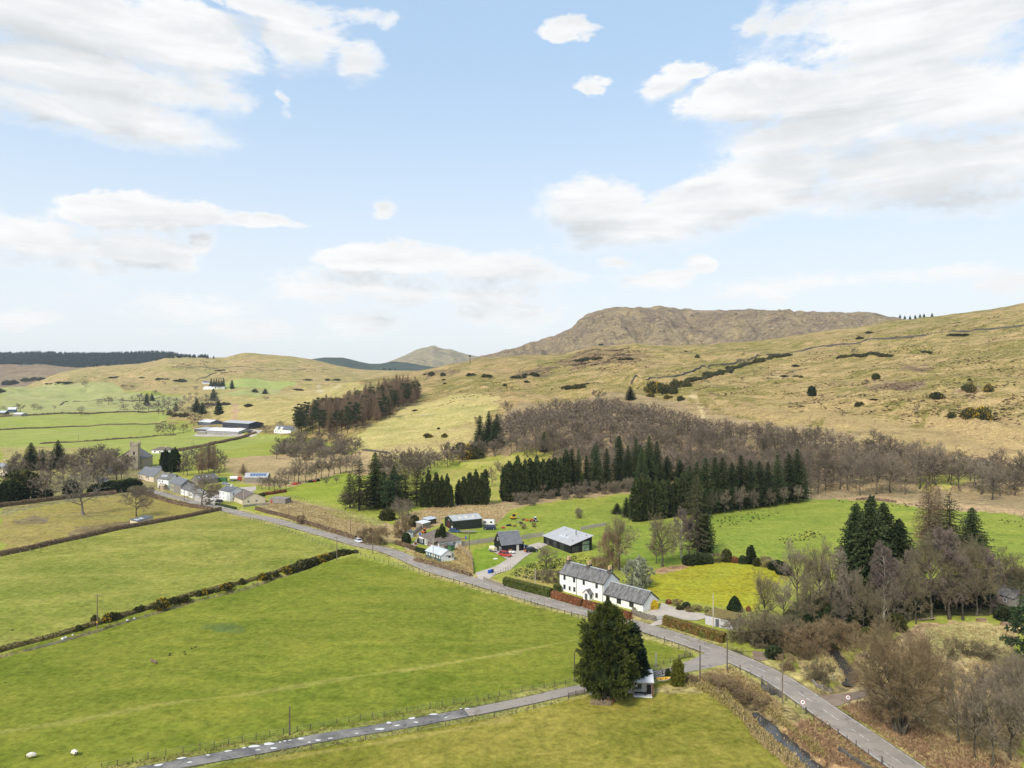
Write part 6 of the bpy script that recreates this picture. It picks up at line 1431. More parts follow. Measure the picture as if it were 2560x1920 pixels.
def sign40(u, v, vc, r, rz, label):
    p = gp(u, v); zc = (v - vc) / F * p.y; b = empty('speed_sign', (p.x, p.y, float(zat(p.x, p.y)) - .1), R(rz), label, 'road sign', 'forty signs by the bridge')
    MB().tube((0, .04, 0), (0, .04, zc + r), .045, .045, 8).build('post', STEEL, b)
    MB().tube((0, -.0, zc), (0, -.03, zc), r, r, 28).build('face', SIGN_RED, b); MB().tube((0, -.031, zc), (0, -.036, zc), r * .87, r * .87, 28).build('disc', SIGN_WHITE, b)
    text_mesh('40', r * 1.05, SIGN_BLACK, b, (0, -.042, zc), (R(90), 0, 0))
sign40(2007, 1787, 1754, .44, -20, 'round speed limit sign reading 40 on the field side of the road')
sign40(2120, 1764, 1742, .42, -14, 'round speed limit sign reading 40 at the earth track mouth')
def line_fence(name, label, px, step, h, m, wires=3, post_w=.09, jitter=.12, cat='fence', every=0, wire_m=None):
    """posts (each its own part) carrying wires along photo points"""
    P = [gp(*p) for p in px]; P = [Vector((p.x, p.y, 0)) for p in P]; rg = random.Random(len(px) * 3 + int(px[0][0]))
    root = empty(name, (P[0].x, P[0].y, float(zat(P[0].x, P[0].y))), 0, label, cat); base = root.location.copy()
    pm = MB().add([(-post_w / 2, -post_w / 2, -.3), (post_w / 2, -post_w / 2, -.3), (post_w / 2, post_w / 2, -.3), (-post_w / 2, post_w / 2, -.3), (-post_w / 2, -post_w / 2, h), (post_w / 2, -post_w / 2, h), (post_w / 2, post_w / 2, h), (-post_w / 2, post_w / 2, h)], [(3, 2, 1, 0), (4, 5, 6, 7), (0, 1, 5, 4), (1, 2, 6, 5), (2, 3, 7, 6), (3, 0, 4, 7)])
    first = None; pts = []; k = 0
    for a, b in zip(P[:-1], P[1:]):
        n = max(1, round((b - a).length / step))
        for i in range(n + (b is P[-1])): pts.append(a.lerp(b, i / n))
    pts = pts[:299]
    for i, q in enumerate(pts):
        if first is None: o = first = pm.build('post', m, root)
        else: o = first.copy(); link(o, root)
        z = float(zat(q.x, q.y)); o.location = Vector((q.x, q.y, z)) - base; s = 1 + rg.uniform(-jitter, jitter); big = every and i % every == 0
        o.scale = (1.6 if big else 1, 1.6 if big else 1, s * (1.15 if big else 1)); o.rotation_euler = (rg.uniform(-.04, .04), rg.uniform(-.04, .04), rg.random())
    if wires:
        w = MB()
        for hh in [h * (.25 + .68 * i / max(1, wires - 1)) for i in range(wires)]:
            for a, b in zip(pts[:-1], pts[1:]):
                za, zb = float(zat(a.x, a.y)), float(zat(b.x, b.y)); w.tube(Vector((a.x, a.y, za + hh)) - base, Vector((b.x, b.y, zb + hh)) - base, .008, .008, 3, False)
        w.build('wire', wire_m or STEEL, root)
    return root
line_fence('wire_fence', 'post and wire fence along the north side of the potholed lane', [(215, 1932), (370, 1898), (500, 1874), (640, 1849), (842, 1811), (1045, 1777), (1277, 1737), (1440, 1706)], 2.2, 1.05, WOOD_POST)
line_fence('wire_fence', 'sparse wire fence along the south side of the potholed lane', [(640, 1898), (845, 1862), (1045, 1829), (1180, 1804), (1290, 1784), (1420, 1751)], 4.2, .95, WOOD_POST, 2)
line_fence('wire_fence', 'roadside post and wire fence beside the big field', [(830, 1372), (880, 1384), (960, 1407), (1074, 1440), (1181, 1470), (1280, 1496), (1378, 1526), (1482, 1556), (1540, 1572), (1625, 1592), (1680, 1614), (1715, 1630), (1730, 1644)], 2.6, 1.15, WOOD_POST, 4, .10, .08, every=6)
line_fence('wire_fence', 'far stretch of roadside wire fence beside the pale green field', [(575, 1286), (640, 1303), (756, 1342), (825, 1370)], 3.0, 1.0, WOOD_POST, 2)
line_fence('wire_fence', 'short fence closing the field corner by the lane mouth', [(1600, 1672), (1640, 1665), (1676, 1657), (1698, 1650)], 2.2, 1.0, WOOD_POST)
line_fence('wire_fence', 'wire fence on the burn bank beside the road at the lower right', [(1850, 1678), (1905, 1702), (1965, 1752), (2015, 1785), (2075, 1825), (2140, 1868), (2205, 1912), (2260, 1950)], 2.3, 1.05, WOOD_POST, 3, .10, every=4)
line_fence('wire_fence', 'old sagging fence along the field edge above the burn', [(1800, 1735), (1835, 1775), (1875, 1822), (1930, 1870), (1990, 1920)], 2.2, .9, WOOD_POST, 2)
line_fence('wire_fence', 'driveway fence of thin posts below the gravel drive', [(1232, 1440), (1252, 1432), (1276, 1421)], 1.6, 1.1, WOOD_POST, 3)
line_fence('wire_fence', 'post line on the near side of the clipped brown field hedge', [(0, 1398), (145, 1366), (289, 1334), (405, 1312), (550, 1281)], 3.2, 1.15, plain('pale_fence_posts', (.40, .34, .25), .9, .2, 3), 2, .13)
line_fence('wire_fence', 'thin fence along the gorse ditch', [(300, 1548), (376, 1522), (492, 1488), (640, 1450), (800, 1400)], 3.4, 1.1, WOOD_POST, 2, .07)
line_fence('wire_fence', 'fence at the top of the bright right-hand field', [(2000, 1246), (2090, 1244), (2180, 1250), (2300, 1266), (2440, 1280), (2560, 1290)], 4.0, 1.2, WOOD_POST, 2)
line_fence('wire_fence', 'fence along the far edge of the tawny paddock', [(660, 1250), (725, 1240), (800, 1262), (870, 1284), (960, 1308)], 4, 1.1, WOOD_POST, 2)
def board_fence(label, px, h, m, board=.16, name='board_fence', panel=1.9):
    P = [gp(*p) for p in px]; P = [Vector((p.x, p.y, 0)) for p in P]; root = empty(name, (P[0].x, P[0].y, float(zat(P[0].x, P[0].y))), 0, label, 'fence'); base = root.location.copy()
    for a, b in zip(P[:-1], P[1:]):
        n = max(1, round((b - a).length / panel)); d = (b - a).normalized(); nn = Vector((-d.y, d.x, 0))
        for i in range(n):
            p, q = a.lerp(b, i / n), a.lerp(b, (i + 1) / n); L_ = (q - p).length; k = MB(); nb = int(L_ / board)
            for j in range(nb): k.box(j * board + .008, (j + 1) * board - .008, -.012 + (j % 2) * .02, .012 + (j % 2) * .02, .05, h + .03 * math.sin(j * 3 + i))
            k.box(0, L_, .035, .07, h * .25, h * .25 + .08); k.box(0, L_, .035, .07, h * .78, h * .78 + .08)
            o = k.build('panel', m, root); o.location = Vector((p.x, p.y, float(zat(p.x, p.y)))) - base; o.rotation_euler = (0, 0, math.atan2(d.y, d.x))
            k = MB(); k.box(-.06, .06, .05, .17, -.2, h + .1); o2 = k.build('post', m, root); o2.location = o.location; o2.rotation_euler = o.rotation_euler
    return root
FENCE_G = plain('silvered_fence_boards', (.48, .425, .35), .9, .25, 2.2)
board_fence('tall grey board fence running behind the black garage', [(1148, 1367), (1190, 1361), (1236, 1354)], 1.8, FENCE_G)
board_fence('tall grey board fence between the garage and the zinc-roofed house', [(1303, 1350), (1330, 1345), (1360, 1341)], 1.8, FENCE_G)
board_fence('grey board fence right of the zinc-roofed house', [(1452, 1326), (1485, 1320), (1515, 1314)], 1.5, FENCE_G)
board_fence('tan board fence slanting down beside the green lawn', [(1143, 1366), (1162, 1383), (1179, 1402)], 1.7, plain('tan_fence_boards', (.42, .33, .21), .9, .2, 2))
board_fence('low tan fence at the left edge of the green lawn', [(1180, 1404), (1181, 1420), (1183, 1436)], 1.3, MATS['tan_fence_boards'])
board_fence('grey board fence behind the bungalow garden', [(1027, 1343), (1043, 1330), (1058, 1319)], 1.6, FENCE_G)
board_fence('low wooden entrance fence at the driveway mouth', [(1208, 1450), (1232, 1459), (1259, 1469)], .95, WOOD)
def rail_fence(label, px, h, m, rails=3, step=2.0, name='rail_fence', cat='fence'):
    r_ = line_fence(name, label, px, step, h, m, 0, .12, .03, cat); P = [gp(*p) for p in px]; base = r_.location
    for hh in [h * (.3 + .62 * i / max(1, rails - 1)) for i in range(rails)]:
        for a, b in zip(P[:-1], P[1:]):
            n = max(1, round((b - a).length / step))
            for i in range(n):
                p, q = a.lerp(b, i / n), a.lerp(b, (i + 1) / n); k = MB(); k.tube(Vector((p.x, p.y, float(zat(p.x, p.y)) + hh)) - base, Vector((q.x, q.y, float(zat(q.x, q.y)) + hh)) - base, .05, .05, 4); k.build('rail', m, r_)
    return r_
rail_fence('short dark rail fence between the stone hut and the golden cypress', [(1637, 1694), (1656, 1688), (1674, 1683)], 1.1, WOOD_DK)
rail_fence('wooden gate by the lane left of the big cypress', [(1421, 1746), (1440, 1741), (1462, 1737)], 1.05, WOOD_DK, 4, 1.6, 'field_gate', 'gate')
rail_fence('field gate at the road corner of the big field', [(1697, 1650), (1712, 1646), (1726, 1643)], 1.15, WOOD_DK, 4, 1.5, 'field_gate', 'gate')
rail_fence('white garden gate between the stone wall and the roadside hedge', [(1640, 1551), (1655, 1549)], 1.0, STEEL, 4, 1.5, 'garden_gate', 'gate')
rail_fence('low rails and trough in the muddy paddock corner', [(75, 1302), (95, 1298), (118, 1308)], 1.0, WOOD, 2, 2.5)
# stone walls
def stone_wall(name, label, px, h, w, m, wob=.12, per=3.0, parts=False, mz=0.0):
    P = [gp(*p) for p in px]; L = []
    for a, b in zip(P[:-1], P[1:]):
        n = max(1, int((b - a).length / per)); L += [a.lerp(b, i / n) for i in range(n)]
    L.append(P[-1]); A = np.array([(p.x, p.y) for p in L]); d = nrm(np.gradient(A, axis=0)); nn = np.stack([-d[:, 1], d[:, 0]], 1); z = zat(A[:, 0], A[:, 1])
    rg = np.random.default_rng(int(px[0][0])); hh = h * (1 + wob * rg.normal(size=len(A))); k = MB(); vs = []
    for i in range(len(A)):
        for o, t in ((-1, 0), (-.8, 1), (.8, 1), (1, 0)): vs.append((A[i, 0] + nn[i, 0] * o * w / 2 - A[0, 0], A[i, 1] + nn[i, 1] * o * w / 2 - A[0, 1], z[i] + t * hh[i] - .4 * (t == 0) - z[0]))
    fs = [(i * 4 + j, i * 4 + j + 1, i * 4 + 5 + j, i * 4 + 4 + j) for i in range(len(A) - 1) for j in range(3)] + [(3, 2, 1, 0), tuple(len(vs) - 4 + j for j in range(4))]
    o = k.add(vs, fs).build(name, m); o.location = (A[0, 0], A[0, 1], z[0] + mz); return tag(o, label, 'wall')
DRY = plain('drystone_wall', (.12, .11, .095), .95, .35, .5, bmp=.5); DRYN = plain('mossy_garden_wall', (.27, .235, .19), .95, .4, 2.5, bmp=.6)
stone_wall('drystone_wall', 'long drystone wall climbing across the upper hillside', [(1578, 960), (1624, 947), (1685, 943), (1730, 930), (1772, 917), (1850, 902), (1920, 887), (2030, 871), (2151, 857), (2296, 841), (2441, 825), (2560, 815), (2700, 800)], 2.2, 1.6, DRY, .2, 9)
stone_wall('drystone_wall', 'dark field dyke below the tawny slope in the middle distance', [(905, 1126), (940, 1130), (975, 1135)], 1.5, .9, DRY, .1, 6)
stone_wall('drystone_wall', 'dyke across the far grass ridge', [(440, 918), (560, 920), (640, 921), (760, 925), (860, 928)], 1.8, 1.5, DRY, .2, 20)
stone_wall('drystone_wall', 'curving dyke in the far pale fields', [(150, 1014), (185, 1004), (260, 1001), (330, 1004), (400, 995)], 1.8, 1.4, DRY, .2, 12)
stone_wall('drystone_wall', 'dyke climbing the far green slope right of the far farm', [(490, 952), (530, 935), (545, 930), (570, 932)], 1.8, 1.4, DRY, .2, 14)
gw = stone_wall('garden_wall', 'mossy rubble wall between the white farmhouse and the road', [(1579, 1537), (1600, 1543), (1620, 1549), (1640, 1554)], 1.35, .5, DRYN, .05, .7)
stone_wall('bridge_parapet', 'dark stone parapet where the road crosses the burn', [(1903, 1717), (1925, 1727), (1952, 1744)], 1.2, .5, DRY, .05, .7)
stone_wall('retaining_wall', 'low dark stone wall on the bank below the road at the lower right', [(2098, 1876), (2130, 1900), (2175, 1926), (2240, 1970)], .6, .5, DRY, .1, .8)
stone_wall('garden_wall', 'curved mossy wall by the burn right of the road', [(2030, 1706), (2040, 1715), (2058, 1723), (2080, 1729)], .8, .4, DRYN, .1, .7)
stone_wall('garden_wall', 'low grey wall before the cream bungalow', [(608, 1268), (640, 1264), (672, 1262)], 1.0, .4, STONE, .05, 1.5)
stone_wall('garden_wall', 'low dark wall along the village road before the stone house', [(408, 1232), (440, 1244), (470, 1254)], .7, .4, STONE, .1, 2)
rr = random.Random(8)
STONES = []
cube = MB().add([(-.5, -.42, -.38), (.46, -.5, -.4), (.5, .44, -.42), (-.44, .5, -.4), (-.46, -.4, .36), (.42, -.46, .42), (.48, .4, .36), (-.4, .46, .42)], [(3, 2, 1, 0), (4, 5, 6, 7), (0, 1, 5, 4), (1, 2, 6, 5), (2, 3, 7, 6), (3, 0, 4, 7)])
first = None
for i in range(len(gw.data.vertices) // 4 * 6):   # proud stones on the road face and along the cope
    n = len(gw.data.vertices) // 4; s = rr.random() * (n - 1); j = min(int(s), n - 2); f = s - j; t = rr.random(); top = rr.random() < .3
    a = gw.data.vertices[j * 4 + (1 if top else 0)].co.lerp(gw.data.vertices[j * 4 + (2 if top else 1)].co, rr.random() if top else .3 + .65 * t); b2 = gw.data.vertices[(j + 1) * 4 + (1 if top else 0)].co.lerp(gw.data.vertices[(j + 1) * 4 + (2 if top else 1)].co, .5 if top else .3 + .65 * t)
    if first is None: o = first = cube.build('stone', DRYN, gw)
    else: o = first.copy(); link(o, gw)
    o.location = a.lerp(b2, f); o.scale = (rr.uniform(.25, .45), rr.uniform(.18, .3), rr.uniform(.16, .28)); o.rotation_euler = (rr.uniform(-.3, .3), rr.uniform(-.3, .3), rr.random() * 3)

# ------------------------------------------------------------------ water: stream, puddles
def watermat(T):
    T.put(T.bs.inputs['Base Color'], (.045, .045, .042)); T.bs.inputs['Roughness'].default_value = .12; T.bs.inputs['IOR'].default_value = 1.4; T.bs.inputs['Specular IOR Level'].default_value = .8
    bump(T, T.noise(T.new('ShaderNodeTexCoord').outputs['Object'], 1.6, 4, .6), .25, .05)
WATER = mat('peaty_water', watermat)
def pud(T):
    T.put(T.bs.inputs['Base Color'], (.60, .59, .56)); T.bs.inputs['Roughness'].default_value = .12; T.bs.inputs['Specular IOR Level'].default_value = 1.0  # pale muddy water; the sky's reflection is put into the base colour too
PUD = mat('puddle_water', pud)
def wstrip(name, line, w):
    L = np.array(line); out = []
    for i in range(len(L) - 1):
        for t in np.linspace(0, 1, 6)[:-1]: out.append(L[i] * (1 - t) + L[i + 1] * t)
    out.append(L[-1]); L = np.array(out); d = nrm(np.gradient(L, axis=0)); nn = np.stack([-d[:, 1], d[:, 0]], 1); vs = []; 
    for i in range(len(L)):
        zz = float(zat(*L[i])) + .5
        for s in (-1, 1): q = L[i] + nn[i] * s * w * min(1, .45 + i * .08) * (1 + .25 * math.sin(i * 1.7 + s)); vs.append((q[0], q[1], zz))
    o = mesh_obj(name, vs, [(2 * i, 2 * i + 1, 2 * i + 3, 2 * i + 2) for i in range(len(L) - 1)], WATER); o['kind'] = 'structure'
wstrip('stream', STREAM_A[2:8], 1.25); wstrip('stream', STREAM_B[:6], 1.3)
wstrip('ditch_water', DITCH[8:12], .28)
puds = [(396, 1915, 11, 3), (452, 1898, 10, 2.6), (570, 1880, 9, 2.2), (460, 1897, 5, 1.2), (474, 1908, 7, 1.4), (635, 1868, 16, 3), (672, 1862, 14, 3.4), (645, 1877, 6, 1.5), (684, 1873, 9, 2.5), (752, 1849, 8, 2.8), (795, 1853, 7, 2.2), (826, 1848, 6, 1.6), (773, 1858, 4, 1), (950, 1825, 11, 3), (972, 1809, 7, 2.6), (993, 1816, 7, 2), (1030, 1798, 9, 2.6), (1040, 1808, 6, 1.8), (1084, 1788, 10, 2.4), (1168, 1774, 6, 2.2), (1152, 1774, 3, 1.2), (1115, 1796, 4, 1), (712, 1855, 4, 1.2), (725, 1853, 4, 1), (892, 1836, 4, 1), (610, 1872, 5, 1.3), (700, 1858, 3, .9), (520, 1890, 5, 1.4)]
rr = random.Random(2)
for u, v, a, b in puds:
    p = gp(u, v); ra = a / F * p.y; rb = b / F * p.y * p.y / HC * .9; n = 18; ph = rr.random() * 6
    ang0 = math.radians(10)
    vs = []
    for i in range(n):
        t = 6.2832 * i / n; r = 1 + .14 * math.sin(2 * t + ph) + .09 * math.sin(3 * t + ph * 2); x, y = math.cos(t) * ra * r, math.sin(t) * max(rb, .2) * r
        vs.append((x * math.cos(ang0) - y * math.sin(ang0), x * math.sin(ang0) + y * math.cos(ang0), 0))
    o = mesh_obj('puddle', vs, [tuple(range(n))], PUD); o.location = (p.x, p.y, road_z(p.x, p.y) + .098); o['kind'] = 'structure'
# rough slush stones in the ditch
for i, (u, v, s_) in enumerate(((157, 1597, .5), (164, 1594, .35), (182, 1588, .3), (318, 1551, .4), (336, 1546, .3))):
    k = MB(); k.add([(-.5, -.4, -.1), (.5, -.5, -.1), (.55, .4, -.1), (-.4, .5, -.1), (-.3, -.2, .3), (.3, -.3, .35), (.25, .25, .32), (-.25, .3, .28)], [(4, 5, 6, 7), (0, 1, 5, 4), (1, 2, 6, 5), (2, 3, 7, 6), (3, 0, 4, 7)]); o = put(k.build('pale_boulder', plain('pale_stone', (.62, .6, .57), .8, .1)), u, v, 'pale boulder lying in the gorse ditch', 'boulder', i * 50, .05, 'pale stones in the ditch'); o.scale = (s_ * 1.6,) * 3
k = MB(); k.tube((-1.3, 0, .22), (1.3, 0, .24), .24, .2, 9); k.tube((.3, .1, .35), (.7, .5, .5), .06, .03, 5); put(k.build('fallen_log', plain('weathered_log', (.20, .13, .10), .9, .25, 2, bmp=.4)), 385, 1656, 'weathered log lying alone in the big green field', 'log', -42)
k = MB(); k.tube((-2.6, 0, .3), (2.4, .3, .5), .22, .14, 7); k.tube((1.0, .1, .4), (2.2, 1.2, 1.0), .09, .04, 5); put(k.build('fallen_tree', plain('fallen_trunk_bark', (.30, .23, .16), .9, .25, 2)), 2320, 1552, 'pale fallen trunk on the grass below the birches', 'log', 8)
k = MB(); k.box(-1.1, 1.1, -.35, .35, .0, .6); k.box(-1.3, 1.3, -.4, .4, .6, .68); put(k.build('log_stack', plain('stacked_logs', (.33, .22, .15), .9, .3, 3)), 2453, 1553, 'low stack of cut logs under the birches at the right', 'woodpile', 5)
k = MB(); k.box(-1.5, 1.5, -.35, .35, .0, .5); k.box(-1.2, 1.0, -.3, .3, .5, .75); put(k.build('log_stack', MATS['stacked_logs']), 2518, 1563, 'second low log stack beside the right-hand pine', 'woodpile', -5)
k = MB(); k.box(-.6, .6, -.1, .1, 0, .5); k.tube((-.5, 0, .5), (.5, 0, .9), .08, .06, 6); put(k.build('red_feeder', RED_P), 254, 1329, 'small red feeder in the muddy paddock', 'feeder', 20)
# hill mast
p = gp(1175, 911); b = empty('radio_mast', (p.x, p.y, float(zat(p.x, p.y)) - 1), 0, 'slender radio mast on the skyline left of the plateau hill', 'mast'); Hm = 24 / F * p.y
for x in (-1.5, 1.5): MB().tube((x, 0, 0), (x * .4, 0, Hm), .35, .3, 5).build('leg', BLACK, b)
MB().box(-2.6, 2.2, -.8, .8, Hm * .86, Hm).build('aerial', BLACK, b)

# ------------------------------------------------------------------ sheep and crows
def skin_body(name, pts, edges, radii, m, sub=2):
    me = bpy.data.meshes.new(name); me.from_pydata(pts, edges, []); o = bpy.data.objects.new(name, me); link(o)
    md = o.modifiers.new('skin', 'SKIN'); 
    for v, r in zip(me.skin_vertices[0].data, radii): v.radius = r if isinstance(r, tuple) else (r, r)
    me.skin_vertices[0].data[0].use_root = True
    s = o.modifiers.new('sub', 'SUBSURF'); s.levels = s.render_levels = sub
    dg = bpy.context.evaluated_depsgraph_get(); dg.update(); me2 = bpy.data.meshes.new_from_object(o.evaluated_get(dg)); bpy.data.objects.remove(o); me2.name = name
    me2.materials.clear(); me2.materials.append(m); me2.polygons.foreach_set('use_smooth', [True] * len(me2.polygons)); return me2
def fleece(T):
    co = T.new('ShaderNodeTexCoord').outputs['Object']; x = T.new('ShaderNodeSeparateXYZ'); T.l.new(co, x.inputs[0])
    n = T.noise(co, 9, 4, .6); face = T.m('MAXIMUM', T.step(x.outputs[0], .66, .72), T.step(x.outputs[2], .30, .36, 1, 0))
    T.put(T.bs.inputs['Base Color'], T.mix(face, T.mix(T.lin(n, .3, .7), (.62, .56, .46), (.74, .69, .6)), (.045, .04, .036))); T.bs.inputs['Roughness'].default_value = .95; bump(T, n, .7, .04)
FLEECE = mat('cream_fleece', fleece)
body = skin_body('sheep', [(-.42, 0, .62), (-.1, 0, .64), (.28, 0, .64), (.5, 0, .66), (.66, 0, .56), (.84, 0, .36), (-.4, .16, .36), (-.4, .16, .03), (-.4, -.16, .36), (-.4, -.16, .03), (.34, .15, .36), (.34, .15, .03), (.34, -.15, .36), (.34, -.15, .03), (.68, .13, .6), (.68, -.13, .6), (-.56, 0, .55)],
    [(0, 1), (1, 2), (2, 3), (3, 4), (4, 5), (0, 6), (6, 7), (0, 8), (8, 9), (2, 10), (10, 11), (2, 12), (12, 13), (4, 14), (4, 15), (0, 16)],
    [(.29, .30), (.33, .33), (.29, .31), (.19, .21), (.11, .12), (.06, .065), .075, .035, .075, .035, .065, .035, .065, .035, .025, .025, .06], FLEECE)
for u, v, rz, lab in ((80, 1896, -150, 'cream sheep grazing nearest the left edge of the big field'), (185, 1889, -25, 'cream sheep grazing to the right with its dark face down')):
    p = gp(u, v); o = bpy.data.objects.new('sheep', body); link(o); o.location = (p.x, p.y, float(zat(p.x, p.y))); o.rotation_euler = (0, 0, R(rz)); o.scale = (1.12,) * 3; tag(o, lab, 'sheep', 'sheep grazing in the big field')
rr = random.Random(12)
for i, (u, v) in enumerate(((1011, 1036), (1029, 1036), (1044, 1040), (1056, 1040), (1060, 1038), (1066, 1039), (1072, 1037), (1078, 1039), (1086, 1036))):
    p = gp(u, v); o = bpy.data.objects.new('sheep', body); link(o); o.location = (p.x, p.y, float(zat(p.x, p.y))); o.rotation_euler = (0, 0, rr.random() * 6); o.scale = (1.5,) * 3; tag(o, 'tiny pale sheep grazing on the tawny slope above the wood', 'sheep', 'far sheep on the slope')
crow = skin_body('crow', [(-.2, 0, .15), (0, 0, .2), (.12, 0, .27), (.22, 0, .26), (-.36, 0, .12), (0, .03, .1), (0, .03, 0), (0, -.03, .1), (0, -.03, 0)], [(0, 1), (1, 2), (2, 3), (0, 4), (1, 5), (5, 6), (1, 7), (7, 8)], [.07, .10, .06, .02, .03, .02, .012, .02, .012], BLACK, 1)
for u, v in ((423, 1640), (424, 1636), (460, 1632), (464, 1637), (478, 1623), (489, 1619), (12, 1708), (32, 1577)):
    p = gp(u, v); o = bpy.data.objects.new('crow', crow); link(o); o.location = (p.x, p.y, float(zat(p.x, p.y))); o.rotation_euler = (0, 0, rr.random() * 6); o.scale = (1.15,) * 3; tag(o, 'small black bird on the grass of the left-hand fields', 'bird', 'black birds on the grass')

# ------------------------------------------------------------------ hedges
hedge('beech_hedge', [(1381, 1493), (1400, 1499), (1420, 1505), (1440, 1512), (1455, 1516)], 1.7, 2.05, BEECH, 'left block of the clipped copper beech hedge before the white farmhouse', .22, 60, jag=.03, group='copper beech hedge blocks')
hedge('beech_hedge', [(1462, 1517), (1490, 1526), (1520, 1535), (1550, 1543), (1577, 1550)], 1.7, 2.0, BEECH, 'right block of the clipped copper beech hedge running behind the big cypress', .22, 60, jag=.03, group='copper beech hedge blocks')
hedge('green_hedge', [(1263, 1462), (1290, 1470), (1320, 1478), (1350, 1485), (1378, 1491)], 2.4, 2.5, HEDGE_G, 'tall clipped green hedge between the road and the farmhouse garden', .24, 60, jag=.04)
hedge('green_hedge', [(1386, 1480), (1400, 1478)], 2.0, 2.2, HEDGE_G, 'short return of green hedge at the left end of the farmhouse', .24, 50, jag=.04)
hedge('mixed_hedge', [(1662, 1560), (1690, 1569), (1720, 1578), (1750, 1588), (1780, 1597), (1812, 1606)], 2.3, 2.3, HEDGE_M, 'clipped hedge of mixed green and copper leaves by the road', .24, 60, jag=.04)
hedge('field_hedge', [(-60, 1402), (0, 1390), (70, 1376), (145, 1358), (220, 1342), (289, 1326), (350, 1315), (405, 1305), (470, 1293), (552, 1276)], 1.5, 1.7, HEDGE_B, 'clipped brown field hedge between the paddock and the pale green field', .3, 14, jag=.05)
hedge('field_hedge', [(-40, 1278), (0, 1268), (90, 1257), (180, 1246), (240, 1240), (290, 1235)], 2.0, 2.2, HEDGE_B, 'ragged brown hedge along the top of the paddock', .35, 10, jag=.12)
hedge('field_hedge', [(345, 1230), (390, 1246), (430, 1258), (480, 1268), (530, 1276)], 1.8, 1.6, HEDGE_B, 'low brown hedge between the paddock and the village road', .35, 10, jag=.15)
hedge('field_hedge', [(640, 1274), (700, 1290), (756, 1308), (820, 1327), (860, 1340), (890, 1349)], 1.2, 1.5, HEDGE_B, 'brown roadside hedge before the tawny paddock', .3, 14, jag=.08)
hedge('field_hedge', [(442, 1128), (470, 1123), (520, 1114), (570, 1102), (620, 1088), (640, 1083)], 5.5, 1.9, HEDGE_B, 'reddish brown hedge slanting up to the farm through green fields', .6, 4, jag=.12)
hedge('field_hedge', [(-60, 1078), (0, 1075), (100, 1071), (200, 1067), (300, 1062), (415, 1055)], 3.5, 1.5, HEDGE_B, 'long dark hedge line across the far green field', .6, 2.5, jag=.2)
hedge('field_hedge', [(-60, 1045), (0, 1042), (100, 1038), (200, 1034), (300, 1031), (410, 1030)], 5, 2.5, HEDGE_B, 'bushy hedge closing the far side of the green fields', .8, 2, jag=.35)
hedge('field_hedge', [(100, 1110), (180, 1106), (260, 1101), (330, 1096), (390, 1090), (440, 1088)], 2, 1.2, HEDGE_B, 'gappy low hedge in the middle of the green fields', .5, 3, jag=.6)
hedge('garden_hedge', [(990, 1360), (1015, 1368), (1040, 1376)], 1.4, 1.4, HEDGE_B, 'brown garden hedge before the bungalow', .25, 40, jag=.06)
hedge('garden_hedge', [(1042, 1378), (1062, 1384)], 1.5, 1.5, LAUREL, 'dark green end of the bungalow hedge', .25, 40, jag=.08)
hedge('garden_hedge', [(540, 1262), (565, 1267), (590, 1273)], 1.2, 1.0, LAUREL, 'low green hedge before the white villa', .25, 16, jag=.06)
hedge('garden_hedge', [(650, 1240), (680, 1236), (715, 1230)], 1.5, 1.6, BEECH, 'reddish garden hedge at the edge of the village', .35, 14, jag=.1)
hedge('garden_hedge', [(640, 1243), (662, 1240)], 1.5, 1.5, LAUREL, 'dark green garden hedge at the edge of the village', .35, 14, jag=.1)
hedge('laurel_hedge', [(250, 1212), (270, 1208), (300, 1206), (318, 1204)], 3, 1.6, HEDGE_G, 'bright clipped hedge among trees left of the hall', .35, 12, jag=.08)
hedge('rough_hedge', [(1035, 1402), (1080, 1413), (1130, 1427), (1178, 1441)], 1.1, .9, HEDGE_B, 'low ragged brown hedge on the verge before the teal hut', .3, 18, jag=.3)
hedge('rough_hedge', [(2140, 1262 - 12), (2180, 1250), (2240, 1256)], 1.5, 1.0, HEDGE_B, 'scrubby line above the bright right-hand field', .4, 6, jag=.4)
# bank plants along the gorse ditch
hedge('ditch_bank', [(846, 1383), (800, 1396), (740, 1416), (690, 1432), (640, 1448), (560, 1469), (492, 1486), (430, 1503), (376, 1520), (310, 1540), (246, 1560), (190, 1576), (145, 1589), (60, 1612), (-40, 1640)], 1.9, .8, RUSH, 'dark weedy bank of the ditch between the two big fields', .32, 22, jag=.35, cat='bank')
G_ = 'gorse bushes along the ditch'
gl = [(236, 1556, 1538, 16, 1), (268, 1555, 1534, 20, 2), (282, 1550, 1530, 22, 0), (297, 1545, 1532, 18, 0), (197, 1577, 1562, 15, 0), (343, 1531, 1516, 14, 0), (353, 1528, 1512, 12, 0), (405, 1521, 1495, 30, 2), (390, 1522, 1508, 20, 1), (437, 1508, 1492, 22, 0), (455, 1505, 1492, 16, 0), (464, 1502, 1487, 18, 1), (498, 1490, 1476, 12, 0), (512, 1487, 1471, 14, 2), (527, 1483, 1473, 10, 0), (541, 1480, 1471, 14, 0), (565, 1474, 1457, 26, 2), (573, 1470, 1455, 14, 0), (605, 1461, 1446, 14, 1),
      (655, 1449, 1433, 16, 2), (668, 1447, 1432, 18, 0), (690, 1441, 1427, 14, 0), (718, 1432, 1414, 22, 2), (732, 1428, 1411, 20, 0), (752, 1421, 1400, 26, 0), (768, 1417, 1398, 26, 0), (784, 1411, 1394, 24, 1), (800, 1407, 1388, 28, 2), (815, 1402, 1385, 24, 2), (830, 1399, 1382, 24, 0), (846, 1393, 1375, 24, 1), (860, 1389, 1373, 22, 0), (872, 1385, 1374, 18, 0), (888, 1382, 1374, 14, 0)]
